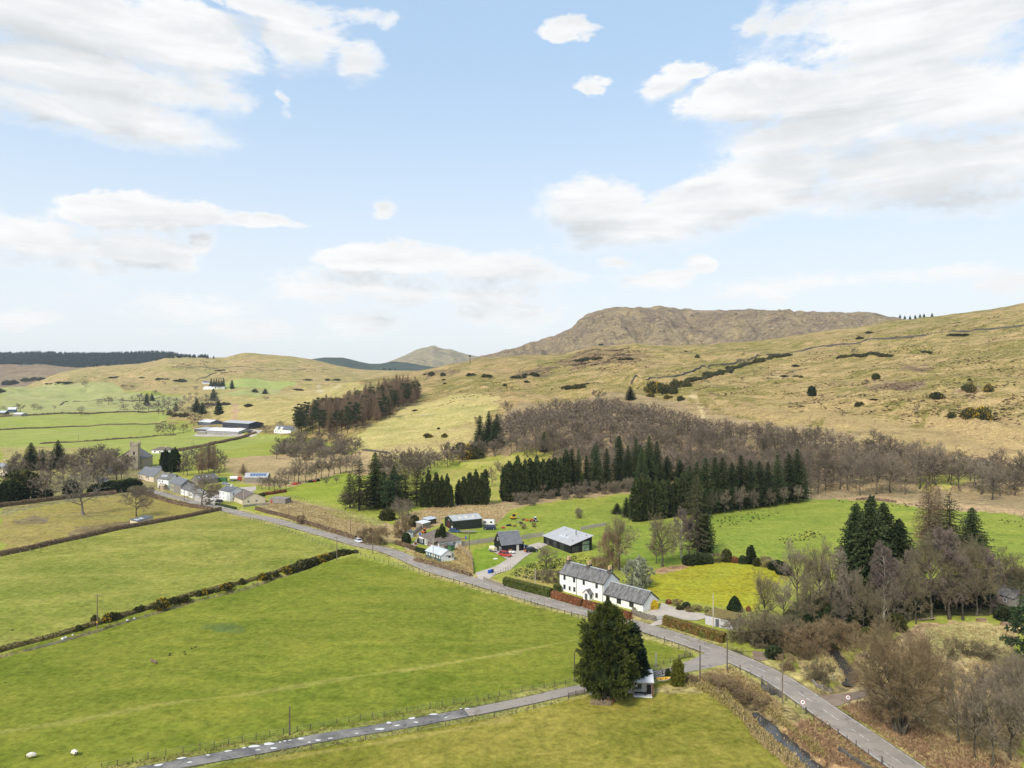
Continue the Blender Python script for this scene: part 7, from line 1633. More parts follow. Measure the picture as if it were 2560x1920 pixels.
for i, (u, v, vt, w, var) in enumerate(gl):
    tree('gorse', 'gorse_bush', u, v, vt, w, ('dark gorse bush without bloom on the ditch between the fields', 'dark gorse bush with a few yellow flowers on the ditch', 'gorse bush bright with yellow flowers on the ditch')[var], 'gorse bush', G_, var=var)

# ------------------------------------------------------------------ foreground trees
def big_profile(f):
    return float(np.interp(f, [0, .05, .12, .25, .42, .6, .75, .87, .95, 1.0], [2.7, 4.8, 6.0, 6.6, 6.45, 5.9, 5.1, 3.8, 2.4, .5]))
V, Q, tp = dense(401, big_profile, 16.6, 8200, .58, 6, .15, up=.1, core=.70, jag=.16, spread=.36, tuft=15)
V[:, 2] += 1.9; extra = []
rg = np.random.default_rng(9); tips2 = [tp]; parts_ = [(V, Q)]
for (x, y, hh, r_) in ((-1.6, .3, 3.6, 1.5), (1.6, -.6, 3.4, 1.5), (.3, .9, 3.9, 1.6), (-.2, -1.2, 3.2, 1.3), (2.6, .6, 2.6, 1.1), (-2.9, -.5, 2.4, 1.1)):
    v2, q2, t2 = dense(int(410 + x * 10), lambda f, r_=r_: r_ * max(0, 1 - f) ** .6, hh, 260, .5, 6, .18, up=.8, core=.6, spread=.45); v2 += np.array([x, y, 18.2 - abs(x) * .8 - .42 * hh]); parts_.append((v2, q2)); tips2.append(t2)
VV, QQ = merge(parts_)
stems = [np.array([[x, y, -.4], [x * .95, y * .95, 2.5], [x * .6, y * .6, 7.0]]) for x, y in ((-2.2, -1.2), (-.9, -2.0), (.7, -1.6), (2.0, -.9), (.2, .6), (-1.5, 1.0))]
proto('big_cypress', 18.7, 13.4, tubes(np.stack(stems), np.tile(np.array([.34, .28, .15]), (6, 1)), 8), BARK_DARK, (VV, QQ), CYPRESS_BIG, np.concatenate(tips2))
tree('big_cypress', 'cypress_tree', 1518, 1748, 1508, 150, 'huge dark many-stemmed cypress with golden green tips beside the lane', rz=0)
V, Q, tp = dense(420, lambda f: 3.2 * max(0, 1 - f) ** .7 * min(1, .7 + f * 2), 11, 1300, .6, 5, .24, up=.1, core=.8, jag=.1); proto('blue_cypress', 11, 6.4, tubes(np.array([[[0, 0, -.4], [0, 0, 3.0]]]), np.array([[.25, .2]]), 6), BARK_DARK, (V, Q), NEEDLE_BLUE, tp)
tree('blue_cypress', 'conifer_tree', 1583, 1716, 1560, 84, 'bluish dark conifer pressed against the right of the huge cypress')
V, Q, tp = dense(421, lambda f: 1.5 * (max(0, 1 - f ** 2.8)) ** .6 * min(1, .8 + f * 1.2), 5, 1600, .3, 6, .2, up=.7, core=.82, jag=.1, tuft=9); proto('golden_cypress', 5, 3.0, None, None, (V, Q), CYPRESS_GOLD, tp)
tree('golden_cypress', 'golden_cypress', 1694, 1712, 1648, 37, 'small rounded golden green cypress beside the boat', 'tree')
tree('evergreen_bush', 'evergreen_bush', 1670, 1695, 1671, 16, 'dark round bush left of the golden cypress', 'bush')
tree('clipped_cone', 'clipped_yew', 1837, 1528, 1490, 38, 'domed clipped yew at the lower edge of the yellow lawn', 'tree')
tree('yew_column', 'upright_yew', 1877, 1410, 1363, 25, 'upright dark yew at the top right of the yellow lawn', 'tree')
tree('silver_tree', 'silvery_tree', 1594, 1468, 1393, 74, 'low spreading silvery green tree behind the farmhouse wing', 'tree')
tree('clipped_ball', 'round_bush', 1016, 1358, 1332, 24, 'round clipped evergreen beside the bungalow path', 'bush')
tree('leylandii', 'cypress_tree', 1105, 1369, 1309, 22, 'dark pointed cypress in front of the bungalow roof', 'tree', var=0)
tree('leylandii', 'cypress_tree', 1094, 1368, 1322, 17, 'shorter dark cypress left of the pointed one at the bungalow', 'tree', var=1)
tree('evergreen_bush', 'evergreen_bush', 1047, 1358, 1343, 9, 'small dark upright bush at the bungalow bay window', 'bush')
tree('red_bush', 'red_bush', 1039, 1362, 1354, 7, 'small maroon bush on the bungalow lawn', 'bush')
tree('red_bush', 'red_bush', 1871, 1528, 1514, 13, 'small copper bush right of the domed yew', 'bush')
tree('evergreen_bush', 'clipped_ball', 1555, 1503 + 36, 1497 + 24, 14, 'clipped ball bush against the farmhouse wing', 'bush')
fo = tree('evergreen_bush', 'forsythia', 1634, 1522, 1499, 24, 'yellow forsythia in bloom against the farmhouse gable', 'shrub')
fm_ = fo.data.copy(); fm_.materials.clear(); fm_.materials.append(FORSYTHIA); fo.data = fm_
tree('brown_shrub', 'bare_shrub', 1586, 1536, 1516, 14, 'grey shrub at the corner of the farmhouse wing', 'shrub')
NM = 'bare_tree'
tree('bare_near', NM, 1549, 1426, 1284, 84, 'round bare tree with thick trunk behind the farmhouse', var=0)
tree('bare_near', NM, 1656, 1416, 1286, 92, 'tall spreading bare tree between the farmhouse and the spruce', var=1)
tree('bare_near', NM, 1640, 1409, 1345, 46, 'leaning bare tree left of the tall spreading one', var=2, tilt=.15)
tree('birch_near', 'bare_birch', 1704, 1396, 1267, 56, 'purple-twigged birch left of the tall dark spruce', var=0)
tree('birch_near', 'bare_birch', 1724, 1392, 1290, 44, 'purple-twigged birch touching the tall dark spruce', var=1)
tree('brown_shrub', 'bare_tree', 1528, 1424, 1322, 62, 'reddish brown bare tree left of the thick-trunked tree')
tree('brown_shrub', 'bare_shrub', 1500, 1430, 1390, 45, 'low reddish bare shrub behind the farmhouse chimneys', 'shrub')
tree('thin_spruce', 'spruce_tree', 1744, 1390, 1196, 60, 'tall thin dark spruce behind the shrub border', var=0)
tree('spruce', 'spruce_tree', 1762, 1388, 1226, 46, 'dark spruce just right of the tall thin spruce', var=1)
tree('bare_near', NM, 1367, 1421, 1362, 64, 'small bare tree in the garden of the zinc-roofed house', var=3)
for u, v, vt, w in ((1366, 1456, 1420, 36), (1388, 1458, 1424, 34), (1345, 1450, 1428, 26), (1405, 1452, 1426, 26)): tree('shrub', 'bare_shrub', u, v, vt, w, 'brownish bare shrub between green hedge and farmhouse', 'shrub', 'bare shrubs left of the farmhouse')
for i, (u, v, vt, w, k) in enumerate(((1722, 1412, 1386, 34, 'evergreen_bush'), (1745, 1410, 1382, 36, 'evergreen_bush'), (1768, 1408, 1384, 30, 'evergreen_bush'), (1794, 1406, 1380, 34, 'shrub'), (1816, 1404, 1372, 28, 'olive_dome'), (1838, 1406, 1390, 24, 'red_bush'), (1857, 1409, 1388, 22, 'evergreen_bush'), (1893, 1415, 1394, 22, 'olive_dome'), (1916, 1418, 1390, 34, 'brown_shrub'), (1942, 1424, 1400, 44, 'dark_dome'), (1960, 1436, 1412, 40, 'dark_dome'))):
    tree(k, 'border_shrub', u, v, vt, w, {'evergreen_bush': 'dark evergreen shrub in the border behind the yellow lawn', 'shrub': 'bare grey shrub in the border behind the yellow lawn', 'olive_dome': 'olive green shrub in the border behind the yellow lawn', 'red_bush': 'copper shrub in the border behind the yellow lawn', 'brown_shrub': 'brown shrub right of the upright yew', 'dark_dome': 'low dark rhododendron at the right end of the lawn border'}[k], 'shrub', 'shrubs in the lawn border')
for i, (u, v, vt, w, k) in enumerate(((1672, 1509, 1497, 18, 'red_bush'), (1694, 1514, 1497, 26, 'brown_shrub'), (1716, 1520, 1504, 22, 'evergreen_bush'), (1744, 1527, 1512, 26, 'brown_shrub'), (1770, 1532, 1516, 24, 'shrub'), (1790, 1530, 1518, 18, 'red_bush'), (1725, 1530, 1516, 24, 'brown_shrub'), (1700, 1524, 1513, 20, 'olive_dome'))):
    tree(k, 'bed_shrub', u, v, vt, w, {'red_bush': 'small russet shrub in the bed by the gravel yard', 'brown_shrub': 'brown twiggy shrub in the bed by the gravel yard', 'evergreen_bush': 'dark green shrub in the bed by the gravel yard', 'shrub': 'grey twiggy shrub in the bed by the gravel yard', 'olive_dome': 'olive shrub in the bed by the gravel yard'}[k], 'shrub', 'shrubs in the gravel yard bed')
# right-hand thicket by the burn
TG = 'bare trees in the thicket by the burn'
tree('near_spruce', 'spruce_tree', 2140, 1456, 1262, 96, 'blue-green spruce leftmost of the four in the right thicket', var=0)
tree('near_spruce', 'spruce_tree', 2178, 1466, 1246, 112, 'tallest spruce of the four in the right thicket', var=1)
tree('near_spruce', 'spruce_tree', 2210, 1460, 1262, 108, 'dark spruce behind the tallest one in the right thicket', var=0)
tree('near_spruce', 'spruce_tree', 2248, 1468, 1302, 98, 'shorter spruce rightmost of the four in the right thicket', var=1)
tree('thin_spruce', 'spruce_tree', 2374, 1410, 1236, 110, 'tall thinning spruce beyond the purple birches', var=0)
tree('spruce', 'spruce_tree', 2430, 1402, 1272, 86, 'pointed dark spruce right of the thinning one', var=2)
tree('larch', 'larch_tree', 2322, 1380, 1206, 80, 'brown larch left of the thinning spruce')
tree('larch', 'larch_tree', 2345, 1372, 1222, 66, 'second brown larch against the thinning spruce')
for i, (u, v, vt, w, lean) in enumerate(((2209, 1550, 1358, 90, -.09), (2262, 1556, 1400, 76, .04), (2330, 1548, 1330, 110, -.05), (2374, 1548, 1318, 112, -.06), (2408, 1550, 1338, 96, .05), (2440, 1540, 1356, 96, .0), (2476, 1534, 1372, 96, .05), (2510, 1500, 1368, 92, .06), (2548, 1520, 1400, 90, 0), (2290, 1520, 1370, 80, 0))):
    tree('birch_near' if i % 3 == 0 else 'bare_near', 'bare_birch', u, v, vt, w, 'white-stemmed birch leaning left in front of the dark spruces' if i == 0 else 'purplish bare birch in the right thicket', 'tree', 'purple birches in the right thicket', tilt=lean, rz=0 if i == 0 else None, var=0 if i == 0 else 1 + i % 2)
for i, (u, v, vt, w) in enumerate(((1990, 1530, 1352, 96), (2052, 1545, 1346, 104), (2085, 1556, 1366, 90), (2024, 1580, 1424, 84), (2124, 1570, 1414, 74), (2158, 1588, 1440, 66), (2235, 1575, 1440, 64), (2290, 1560, 1440, 60), (1958, 1560, 1444, 76), (1912, 1575, 1426, 76), (2100, 1600, 1474, 64), (2200, 1596, 1470, 56))):
    tree('bare_near' if i % 2 else 'bare_mid', NM, u, v, vt, w, 'tangled grey-green bare tree in the thicket by the burn', 'tree', TG)
for i, (u, v, vt, w) in enumerate(((1850, 1604, 1540, 84), (1884, 1612, 1528, 92), (1925, 1612, 1536, 90), (1960, 1620, 1540, 90))): tree('shrub', 'bare_shrub', u, v, vt, w, 'rounded grey shrub by the road beyond the mixed hedge', 'shrub', 'grey roadside shrubs')
for i, (u, v, vt, w) in enumerate(((1990, 1632, 1562, 84), (2035, 1634, 1550, 88), (2080, 1630, 1542, 84), (2118, 1622, 1550, 74), (2010, 1648, 1596, 60))): tree('brown_shrub', 'brown_thicket', u, v, vt, w, 'dense brown thicket shrub above the dark burn', 'shrub', 'brown thicket above the burn')
tree('brown_shrub', 'brown_shrub', 1968, 1676, 1634, 52, 'russet rounded shrub on the verge right of the road', 'shrub')
tree('evergreen_bush', 'evergreen_bush', 1936, 1644, 1614, 46, 'dark green bush on the verge right of the junction', 'bush')
tree('shrub', 'willow_bush', 2056, 1708, 1650, 60, 'thin bare willow in the pale grass right of the road', 'shrub')
tree('shrub', 'willow_bush', 2030, 1700, 1664, 44, 'small grey twiggy bush beside the curved wall', 'shrub')
tree('dome', 'domed_tree', 2250, 1832, 1570, 226, 'great rounded many-stemmed bare tree at the lower right')
RG = 'slender bare trees at the lower right'
for i, (u, v, vt, w) in enumerate(((2394, 1862, 1676, 100), (2478, 1920, 1674, 124), (2526, 1900, 1690, 110), (2440, 1836, 1650, 90), (2550, 1832, 1630, 110), (2590, 1960, 1680, 130), (2500, 1796, 1650, 84), (2440, 1900, 1720, 90))):
    tree('bare_mid', NM, u, v, vt, w, 'slender grey-brown bare tree at the lower right corner', 'tree', RG)
tree('pine', 'pine_tree', 2572, 1690, 1500, 120, 'green pine reaching in from the right edge', var=0)
tree('evergreen_bush', 'evergreen_bush', 2520, 1550, 1520, 60, 'dark evergreen bush beneath the right-edge pine', 'bush')
for i, (u, v, vt, w) in enumerate(((2470, 1650, 1610, 60), (2420, 1640, 1600, 50), (2380, 1650, 1590, 40), (2540, 1720, 1640, 80), (2360, 1720, 1650, 60))): tree('shrub', 'bare_shrub', u, v, vt, w, 'thin bare shrub in the pale grass at the right', 'shrub', 'thin shrubs in pale grass')
for i, (u, v, vt, w, k) in enumerate(((1985, 1600, 1548, 60, 'dark_dome'), (2040, 1585, 1530, 64, 'dark_dome'), (2095, 1570, 1510, 70, 'dark_dome'), (2150, 1565, 1500, 76, 'dark_dome'), (2215, 1530, 1460, 80, 'dark_dome'), (2275, 1520, 1452, 76, 'dark_dome'), (2330, 1515, 1455, 70, 'dark_dome'), (2110, 1520, 1455, 64, 'dark_dome'), (2400, 1512, 1460, 70, 'dark_dome'), (2455, 1510, 1466, 60, 'dark_dome'), (1930, 1606, 1570, 50, 'dark_dome'), (2060, 1540, 1492, 50, 'olive_dome'), (2240, 1575, 1530, 50, 'olive_dome'), (2170, 1604, 1568, 44, 'olive_dome'))):
    tree(k, 'undergrowth_shrub', u, v, vt, w, {'dark_dome': 'dark evergreen undergrowth beneath the bare thicket trees', 'olive_dome': 'olive undergrowth bush beneath the bare thicket trees'}[k], 'shrub', 'evergreen undergrowth in the right thicket')
tufts('bank_grass', [[(1700, 1705), (1800, 1700), (1845, 1755), (1870, 1790), (1905, 1830), (1965, 1882), (1950, 1890), (1890, 1835), (1830, 1780), (1770, 1735)], [(1905, 1750), (1950, 1790), (2030, 1850), (2070, 1890), (2050, 1892), (1985, 1835), (1925, 1785)]], 2300, leafmat('bank_grass_blades', (.27, .225, .075), (.36, .28, .12), .1), .46, 5, .8, .12, 14)
# burn-side brush between road and field
for i, (u, v, vt, w) in enumerate(((1720, 1700, 1684, 30), (1800, 1720, 1690, 60), (1830, 1740, 1700, 60), (1860, 1760, 1722, 60), (1905, 1770, 1735, 56), (1780, 1705, 1684, 44), (1735, 1708, 1690, 30))): tree('brown_shrub', 'briar_brush', u, v, vt, w, 'low tawny brush on the bank between field and road', 'shrub', 'tawny brush above the burn')

# ------------------------------------------------------------------ conifer belts and middle-distance trees
CB = 'dark conifers in the belt behind the houses'
for i, (u, v, vt, w) in enumerate(((938, 1270, 1134, 62), (985, 1262, 1166, 44), (960, 1272, 1180, 46))): tree('spruce', 'spruce_tree', u, v, vt, w, ('tallest dark spruce of the clump by the tawny paddock', 'dark spruce right of the tallest in the paddock clump', 'shorter dark spruce before the tallest in the paddock clump')[i], 'tree', CB)
for i, (u, v, vt, w) in enumerate(((898, 1276, 1152, 70), (1042, 1264, 1170, 52), (1014, 1264, 1176, 46), (875, 1270, 1180, 50))): tree('thin_spruce', 'spruce_tree', u, v, vt, w, 'dull thin-crowned spruce in the clump by the tawny paddock', 'tree', CB)
tree('pine', 'pine_tree', 990, 1274, 1186, 56, 'green scots pine in front of the paddock spruces', var=1)
tree('pine', 'pine_tree', 968, 1280, 1200, 46, 'second green pine in front of the paddock spruces', var=0)
for u, v, vt, w in ((863, 1274, 1226, 40), (1000, 1296, 1240, 44), (1020, 1290, 1246, 40), (985, 1300, 1262, 36), (1012, 1318, 1262, 34)): tree('bare_mid', NM, u, v, vt, w, 'pale bare tree at the foot of the paddock spruces', 'tree', 'bare trees below the paddock spruces')
tree('olive_dome', 'evergreen_shrub', 1036, 1316, 1288, 28, 'olive green bush left of the lean-to shed', 'bush'); tree('olive_dome', 'evergreen_shrub', 968, 1300, 1272, 40, 'olive green bush under the paddock spruces', 'bush')
for u, v, vt, w in ((925, 1358, 1318, 50), (950, 1362, 1316, 44), (905, 1352, 1324, 30), (1000, 1345, 1300, 40), (1018, 1335, 1292, 30)): tree('brown_shrub', 'bare_shrub', u, v, vt, w, 'brown bare shrub by the road left of the bungalow', 'shrub', 'brown shrubs left of the bungalow')
tree('brown_shrub', 'bare_shrub', 752, 1310, 1286, 26, 'lone pollard-like shrub in the roadside hedge of the tawny paddock', 'shrub')
LB = 'cypress trees in the clipped rows'
for u, vt, w in ((1056, 1196, 16), (1071, 1176, 22), (1091, 1182, 22), (1105, 1190, 20), (1118, 1186, 20), (1128, 1214, 14)): tree('leylandii', 'cypress_tree', u, 1268, vt, w, 'dark cypress in the left short row beyond the tawny ground', 'tree', LB)
for u, vt, w in ((1148, 1200, 22), (1160, 1192, 22), (1175, 1182, 24), (1190, 1176, 24), (1204, 1184, 22), (1213, 1174, 24)): tree('leylandii', 'cypress_tree', u, 1262, vt, w, 'dark cypress in the right short row beyond the tawny ground', 'tree', LB)
for i, (u, v, vt, w) in enumerate(((1262, 1252, 1166, 26), (1274, 1254, 1158, 30), (1294, 1252, 1150, 30), (1312, 1250, 1152, 28), (1326, 1248, 1150, 28), (1342, 1246, 1148, 28), (1358, 1244, 1144, 28), (1372, 1242, 1146, 26), (1386, 1240, 1141, 28), (1400, 1238, 1140, 28), (1415, 1236, 1132, 28))): tree('leylandii', 'cypress_tree', u, v, vt + rnd.uniform(-9, 7), w, 'dark cypress in the long row behind the zinc-roofed house', 'tree', LB)
for i, (u, v, vt, w) in enumerate(((1430, 1232, 1124, 34), (1446, 1232, 1126, 30), (1466, 1228, 1140, 30), (1491, 1226, 1110, 40), (1517, 1224, 1122, 32), (1549, 1222, 1092, 42), (1570, 1220, 1116, 34), (1590, 1218, 1098, 42), (1623, 1214, 1092, 48), (1642, 1212, 1106, 40), (1605, 1222, 1120, 36))): tree('spruce', 'spruce_tree', u, v, vt, w, 'dark spruce in the group before the bare wood', 'tree', CB)
for i, (u, v, vt, w, k) in enumerate(((1543, 1285, 1258, 22, 'spruce'), (1566, 1293, 1244, 28, 'spruce'), (1590, 1304, 1198, 27, 'leylandii'), (1606, 1302, 1194, 27, 'leylandii'), (1622, 1300, 1194, 27, 'leylandii'), (1640, 1298, 1190, 27, 'leylandii'), (1656, 1296, 1192, 27, 'leylandii'), (1672, 1293, 1188, 27, 'leylandii'), (1690, 1290, 1184, 28, 'leylandii'), (1706, 1288, 1182, 27, 'leylandii'), (1724, 1286, 1168, 44, 'spruce'), (1742, 1285, 1160, 44, 'spruce'), (1764, 1284, 1150, 46, 'spruce'), (1788, 1280, 1156, 42, 'spruce'), (1806, 1278, 1144, 46, 'spruce'), (1830, 1274, 1152, 42, 'spruce'), (1852, 1272, 1137, 52, 'spruce'), (1876, 1268, 1158, 40, 'spruce'), (1898, 1266, 1148, 46, 'spruce'), (1920, 1264, 1162, 38, 'spruce'), (1944, 1260, 1148, 46, 'spruce'), (1973, 1256, 1136, 48, 'spruce'), (1993, 1252, 1130, 46, 'spruce'), (1740, 1296, 1200, 46, 'thin_spruce'))):
    tree(k, 'spruce_tree' if k != 'leylandii' else 'cypress_tree', u, v, vt + (rnd.uniform(-14, 12) if i > 1 else 0), w * rnd.uniform(1.0, 1.4), {'spruce': 'dark spruce in the belt beside the bright right-hand field', 'leylandii': 'tall dense cypress in the belt beside the bright field', 'thin_spruce': 'thin spruce in the belt beside the bright field'}[k] if i > 1 else ('smallest spruce at the left end of the belt beside the bright field', 'small pointed spruce second from the left end of the belt')[i], 'tree', CB)
for u, v, vt, w in ((1780, 1288, 1225, 30), (1812, 1284, 1222, 36), (1850, 1280, 1214, 40), (1885, 1276, 1220, 36), (1925, 1270, 1218, 34), (1960, 1264, 1216, 30), (1995, 1260, 1212, 30)): tree('bare_mid', NM, u, v, vt, w, 'grey bare tree in front of the spruce belt', 'tree', 'bare trees edging the spruce belt')
for u, v, vt, w in ((1200, 1117, 1040, 32), (1222, 1119, 1030, 36), (1242, 1118, 1036, 34), (1236, 1122, 1050, 30)): tree('spruce', 'spruce_tree', u, v, vt, w, 'dark spruce left of the bare wood', 'tree', 'small spruce group')
rs = random.Random(21)
def scatter(poly, n, mind, seed=0):
    """well-spaced ground points inside a photo polygon"""
    rg = random.Random(seed); us = [p[0] for p in poly]; vs = [p[1] for p in poly]; out = []; tries = 0
    q = [gp(*p) for p in poly]; P2 = [(p.x, p.y) for p in q]; xs = [p[0] for p in P2]; ys_ = [p[1] for p in P2]
    while len(out) < n and tries < n * 60:
        tries += 1; x, y = rg.uniform(min(xs), max(xs)), rg.uniform(min(ys_), max(ys_))
        if not inside(np.array([x]), np.array([y]), P2)[0]: continue
        if any((x - a) ** 2 + (y - b) ** 2 < mind * mind for a, b in out): continue
        out.append((x, y))
    return out
# the bare oakwood: the nearest 290 trees one by one, the rest as one mass
WOODP = [(1170, 1142), (1256, 1072), (1312, 1046), (1392, 1026), (1480, 1022), (1560, 1028), (1670, 1050), (1800, 1088), (1970, 1108), (2080, 1120), (2200, 1122), (2310, 1150), (2400, 1172), (2500, 1180), (2600, 1200), (2640, 1250), (2500, 1236), (2400, 1222), (2280, 1214), (2200, 1208), (2110, 1226), (2010, 1240), (1900, 1232), (1760, 1212), (1650, 1196), (1500, 1188), (1440, 1165), (1300, 1140)]
wp = scatter(WOODP, 460, 8.0, 5); wp.sort(key=lambda p: p[1])
for x, y in wp[:285]: plant('oakwood', 'woodland_tree', (x, y), rs.uniform(10.5, 17), rs.uniform(10, 16), 'grey-brown bare tree in the wood at the foot of the hill', 'tree', 'bare trees of the hillside wood')
def mass(name, pts, key, hr, wr, seed=3):
    """many small trees past counting, one object"""
    pr = PROTO[key]; Vs, Qs, Ms, k = [], [], [], 0; rg = random.Random(seed)
    for x, y in pts:
        d = pr[rg.randrange(len(pr))]; me = d['crown']; n = len(me.vertices)
        if 'np' not in d:
            a = np.empty(n * 3, np.float32); me.vertices.foreach_get('co', a); q = np.empty(len(me.loops), np.int32); me.loops.foreach_get('vertex_index', q); mi = np.empty(len(me.polygons), np.int32); me.polygons.foreach_get('material_index', mi); d['np'] = (a.reshape(-1, 3), q.reshape(-1, 4), mi)
        a, q, mi = d['np']; H, Wd = rg.uniform(*hr), rg.uniform(*wr); t = rg.random() * 6.28; c, s = math.cos(t), math.sin(t); sx, sz = Wd / d['W'], H / d['H']
        v = np.stack([(a[:, 0] * c - a[:, 1] * s) * sx + x, (a[:, 0] * s + a[:, 1] * c) * sx + y, a[:, 2] * sz + float(zat(x, y)) - .1], 1); Vs.append(v); Qs.append(q + k); Ms.append(mi); k += n
    me = np_mesh(name, np.concatenate(Vs), np.concatenate(Qs), list(pr[0]['crown'].materials), np.concatenate(Ms)); return tag(link(bpy.data.objects.new(name, me)), kind='stuff')
mass('far_woodland', wp[285:], 'bare_far', (11.5, 15), (11, 15))
for i, (u, v, vt, w) in enumerate(((2226, 1232, 1130, 76), (2298, 1222, 1096, 74), (2340, 1214, 1104, 70), (2400, 1226, 1140, 76), (2452, 1236, 1146, 80), (2500, 1240, 1152, 70), (2120, 1226, 1118, 64), (2190, 1236, 1128, 66), (2150, 1238, 1146, 70), (2480, 1250, 1160, 70), (2262, 1236, 1150, 60))): tree('bare_mid', NM, u, v, vt, w, 'large round-headed bare oak at the right front of the wood', 'tree', 'round-headed oaks at the wood edge')
# plantation of larch and pine on the slope left of centre
PLP = [(735, 1096), (800, 1094), (880, 1086), (950, 1066), (985, 1034), (1050, 1004), (1046, 988), (985, 985), (940, 990), (900, 1012), (850, 1030), (790, 1050), (745, 1062)]
pp = scatter(PLP, 215, 4.6, 8)
for x, y in pp:
    u = U0 + F * x / y; edge = seg_dist(np.array([u]), np.array([V0 + F * (HC - float(zat(x, y))) / y]), [(735, 1096), (800, 1094), (880, 1086), (950, 1066), (985, 1034), (1050, 1004)])[0]
    k = 'dark_pine' if (u < 800 and rs.random() < .75) or (edge < 12 and rs.random() < .6) or rs.random() < .12 else 'larch'
    plant(k, 'plantation_pine' if k == 'dark_pine' else 'larch_tree', (x, y), rs.uniform(21, 29), rs.uniform(9, 13), 'dark pine in the hillside plantation left of centre' if k == 'dark_pine' else 'leafless reddish larch in the hillside plantation', 'tree', 'trees of the hillside plantation')
for u, v, vt, w in ((845, 1030, 998, 26), (955, 1010, 962, 32), (1000, 1002, 966, 30)): tree('spruce', 'spruce_tree', u, v, vt, w, ('dark spruce standing above the middle of the plantation' if u == 845 else 'dark spruce at the top of the larch plantation'), 'tree', 'plantation spruces')
BG = 'bare trees of the valley middle'
for i, (x, y) in enumerate(scatter([(682, 1146), (700, 1120), (760, 1096), (840, 1098), (900, 1118), (905, 1140), (800, 1150), (720, 1152)], 62, 5.5, 3)): plant('scrub' if i % 2 else 'bare_far', 'willow_scrub', (x, y), rs.uniform(7, 11), rs.uniform(9, 13), 'rounded grey willow in the copse below the plantation', 'tree', 'grey willows below the plantation')
for i, (u, v, vt, w) in enumerate(((706, 1205, 1168, 36), (722, 1210, 1172, 34), (745, 1208, 1140, 44), (765, 1206, 1150, 40), (790, 1198, 1146, 40), (805, 1196, 1142, 38), (822, 1192, 1148, 36), (836, 1186, 1136, 40), (852, 1184, 1136, 40), (866, 1180, 1134, 36), (880, 1178, 1140, 34), (896, 1180, 1136, 34), (735, 1206, 1160, 30), (780, 1200, 1158, 30), (842, 1210, 1190, 18), (816, 1214, 1188, 24))): tree('bare_mid', NM, u, v, vt, w, 'bare roadside oak in the row across the tawny marsh', 'tree', 'row of bare oaks across the marsh')
for i, (x, y) in enumerate(scatter([(940, 1195), (955, 1165), (1060, 1150), (1150, 1142), (1165, 1160), (1080, 1175), (1050, 1205), (960, 1230)], 46, 6, 4)): plant('bare_far', NM, (x, y), rs.uniform(10, 15), rs.uniform(8, 12), 'grey bare tree in the strip left of the bare wood', 'tree', BG)
for i, (u, v, vt, w) in enumerate(((1152, 1134, 1108, 30), (1172, 1140, 1112, 34), (1190, 1146, 1122, 34), (1164, 1148, 1128, 30), (1200, 1130, 1112, 26))): tree('gorse', 'gorse_bush', u, v, vt, w, 'gorse bush with yellow bloom left of the small spruce group', 'gorse bush', 'gorse by the small spruces', var=1 + i % 2)
for i, (u, v, vt, w) in enumerate(((1230, 1215, 1165, 30), (1445, 1284, 1268, 16), (1447, 1290, 1272, 18), (1252, 1192, 1160, 22), (1244, 1178, 1150, 20))): tree('bare_mid', NM, u, v, vt, w, 'young bare tree on the green slope between conifer rows', 'tree', 'lone young bare trees')
for i, (x, y) in enumerate(scatter([(1290, 1258), (1340, 1246), (1420, 1236), (1500, 1226), (1580, 1218), (1580, 1230), (1480, 1242), (1380, 1256), (1310, 1270)], 26, 4, 6)): plant('scrub', 'scrub_willow', (x, y), rs.uniform(4, 8), rs.uniform(5, 8), 'pale grey-brown scrub willow in front of the long conifer row', 'shrub', 'scrub willows below the conifer row')
for i, (u, v, vt, w) in enumerate(((1420, 1336, 1327, 16), (1308, 1322, 1308, 16), (1335, 1318, 1306, 12))): tree('brown_shrub', 'small_shrub', u, v, vt, w, ('dark red shrub just behind the zinc roof', 'small bare fruit tree left on the green behind the garage', 'small bare fruit tree right on the green behind the garage')[i], 'shrub')
tree('shrub', 'multi_stem_bush', 1447, 1296, 1272, 22, 'lone vase-shaped bare bush on the green below the scrub willows', 'shrub')

# ------------------------------------------------------------------ village trees
tree('dead_tree', 'old_bare_tree', 208, 1287, 1166, 100, 'old pale-limbed half dead tree standing in the paddock')
tree('thorn', 'thorn_tree', 341, 1291, 1217, 82, 'dark spreading thorn tree in the paddock')
tree('bare_mid', NM, 507, 1266, 1182, 84, 'full round bare tree by the road among the village houses', var=1)
tree('dark_dome', 'cypress_tree', 413, 1180, 1125, 27, 'left of the twin dark cypresses behind the village houses', 'tree')
tree('dark_dome', 'cypress_tree', 437, 1180, 1121, 28, 'right of the twin dark cypresses behind the village houses', 'tree')
tree('birch_mid', 'bare_birch', 428, 1178, 1146, 22, 'small pale birch in front of the twin dark cypresses')
for i, (u, v, vt, w) in enumerate(((78, 1176, 1108, 34), (145, 1172, 1102, 32))): tree('spruce', 'conifer_tree', u, v, vt, w * 1.25, ('tall dark conifer left of two in the village wood', 'tall dark conifer right of two in the village wood')[i])
tree('spruce', 'conifer_tree', 106, 1174, 1124, 26, 'shorter pointed conifer between the two tall village ones')
tree('olive_dome', 'yew_tree', 54, 1236, 1174, 84, 'broad bronze green yew at the left edge'); tree('dark_dome', 'holly_tree', 26, 1258, 1203, 66, 'dark rounded evergreen below the bronze yew'); tree('dark_dome', 'holly_tree', 52, 1256, 1216, 40, 'smaller dark evergreen right of the rounded one'); tree('dark_dome', 'holly_tree', 92, 1246, 1222, 24, 'small dark evergreen bush at the paddock hedge', 'bush')
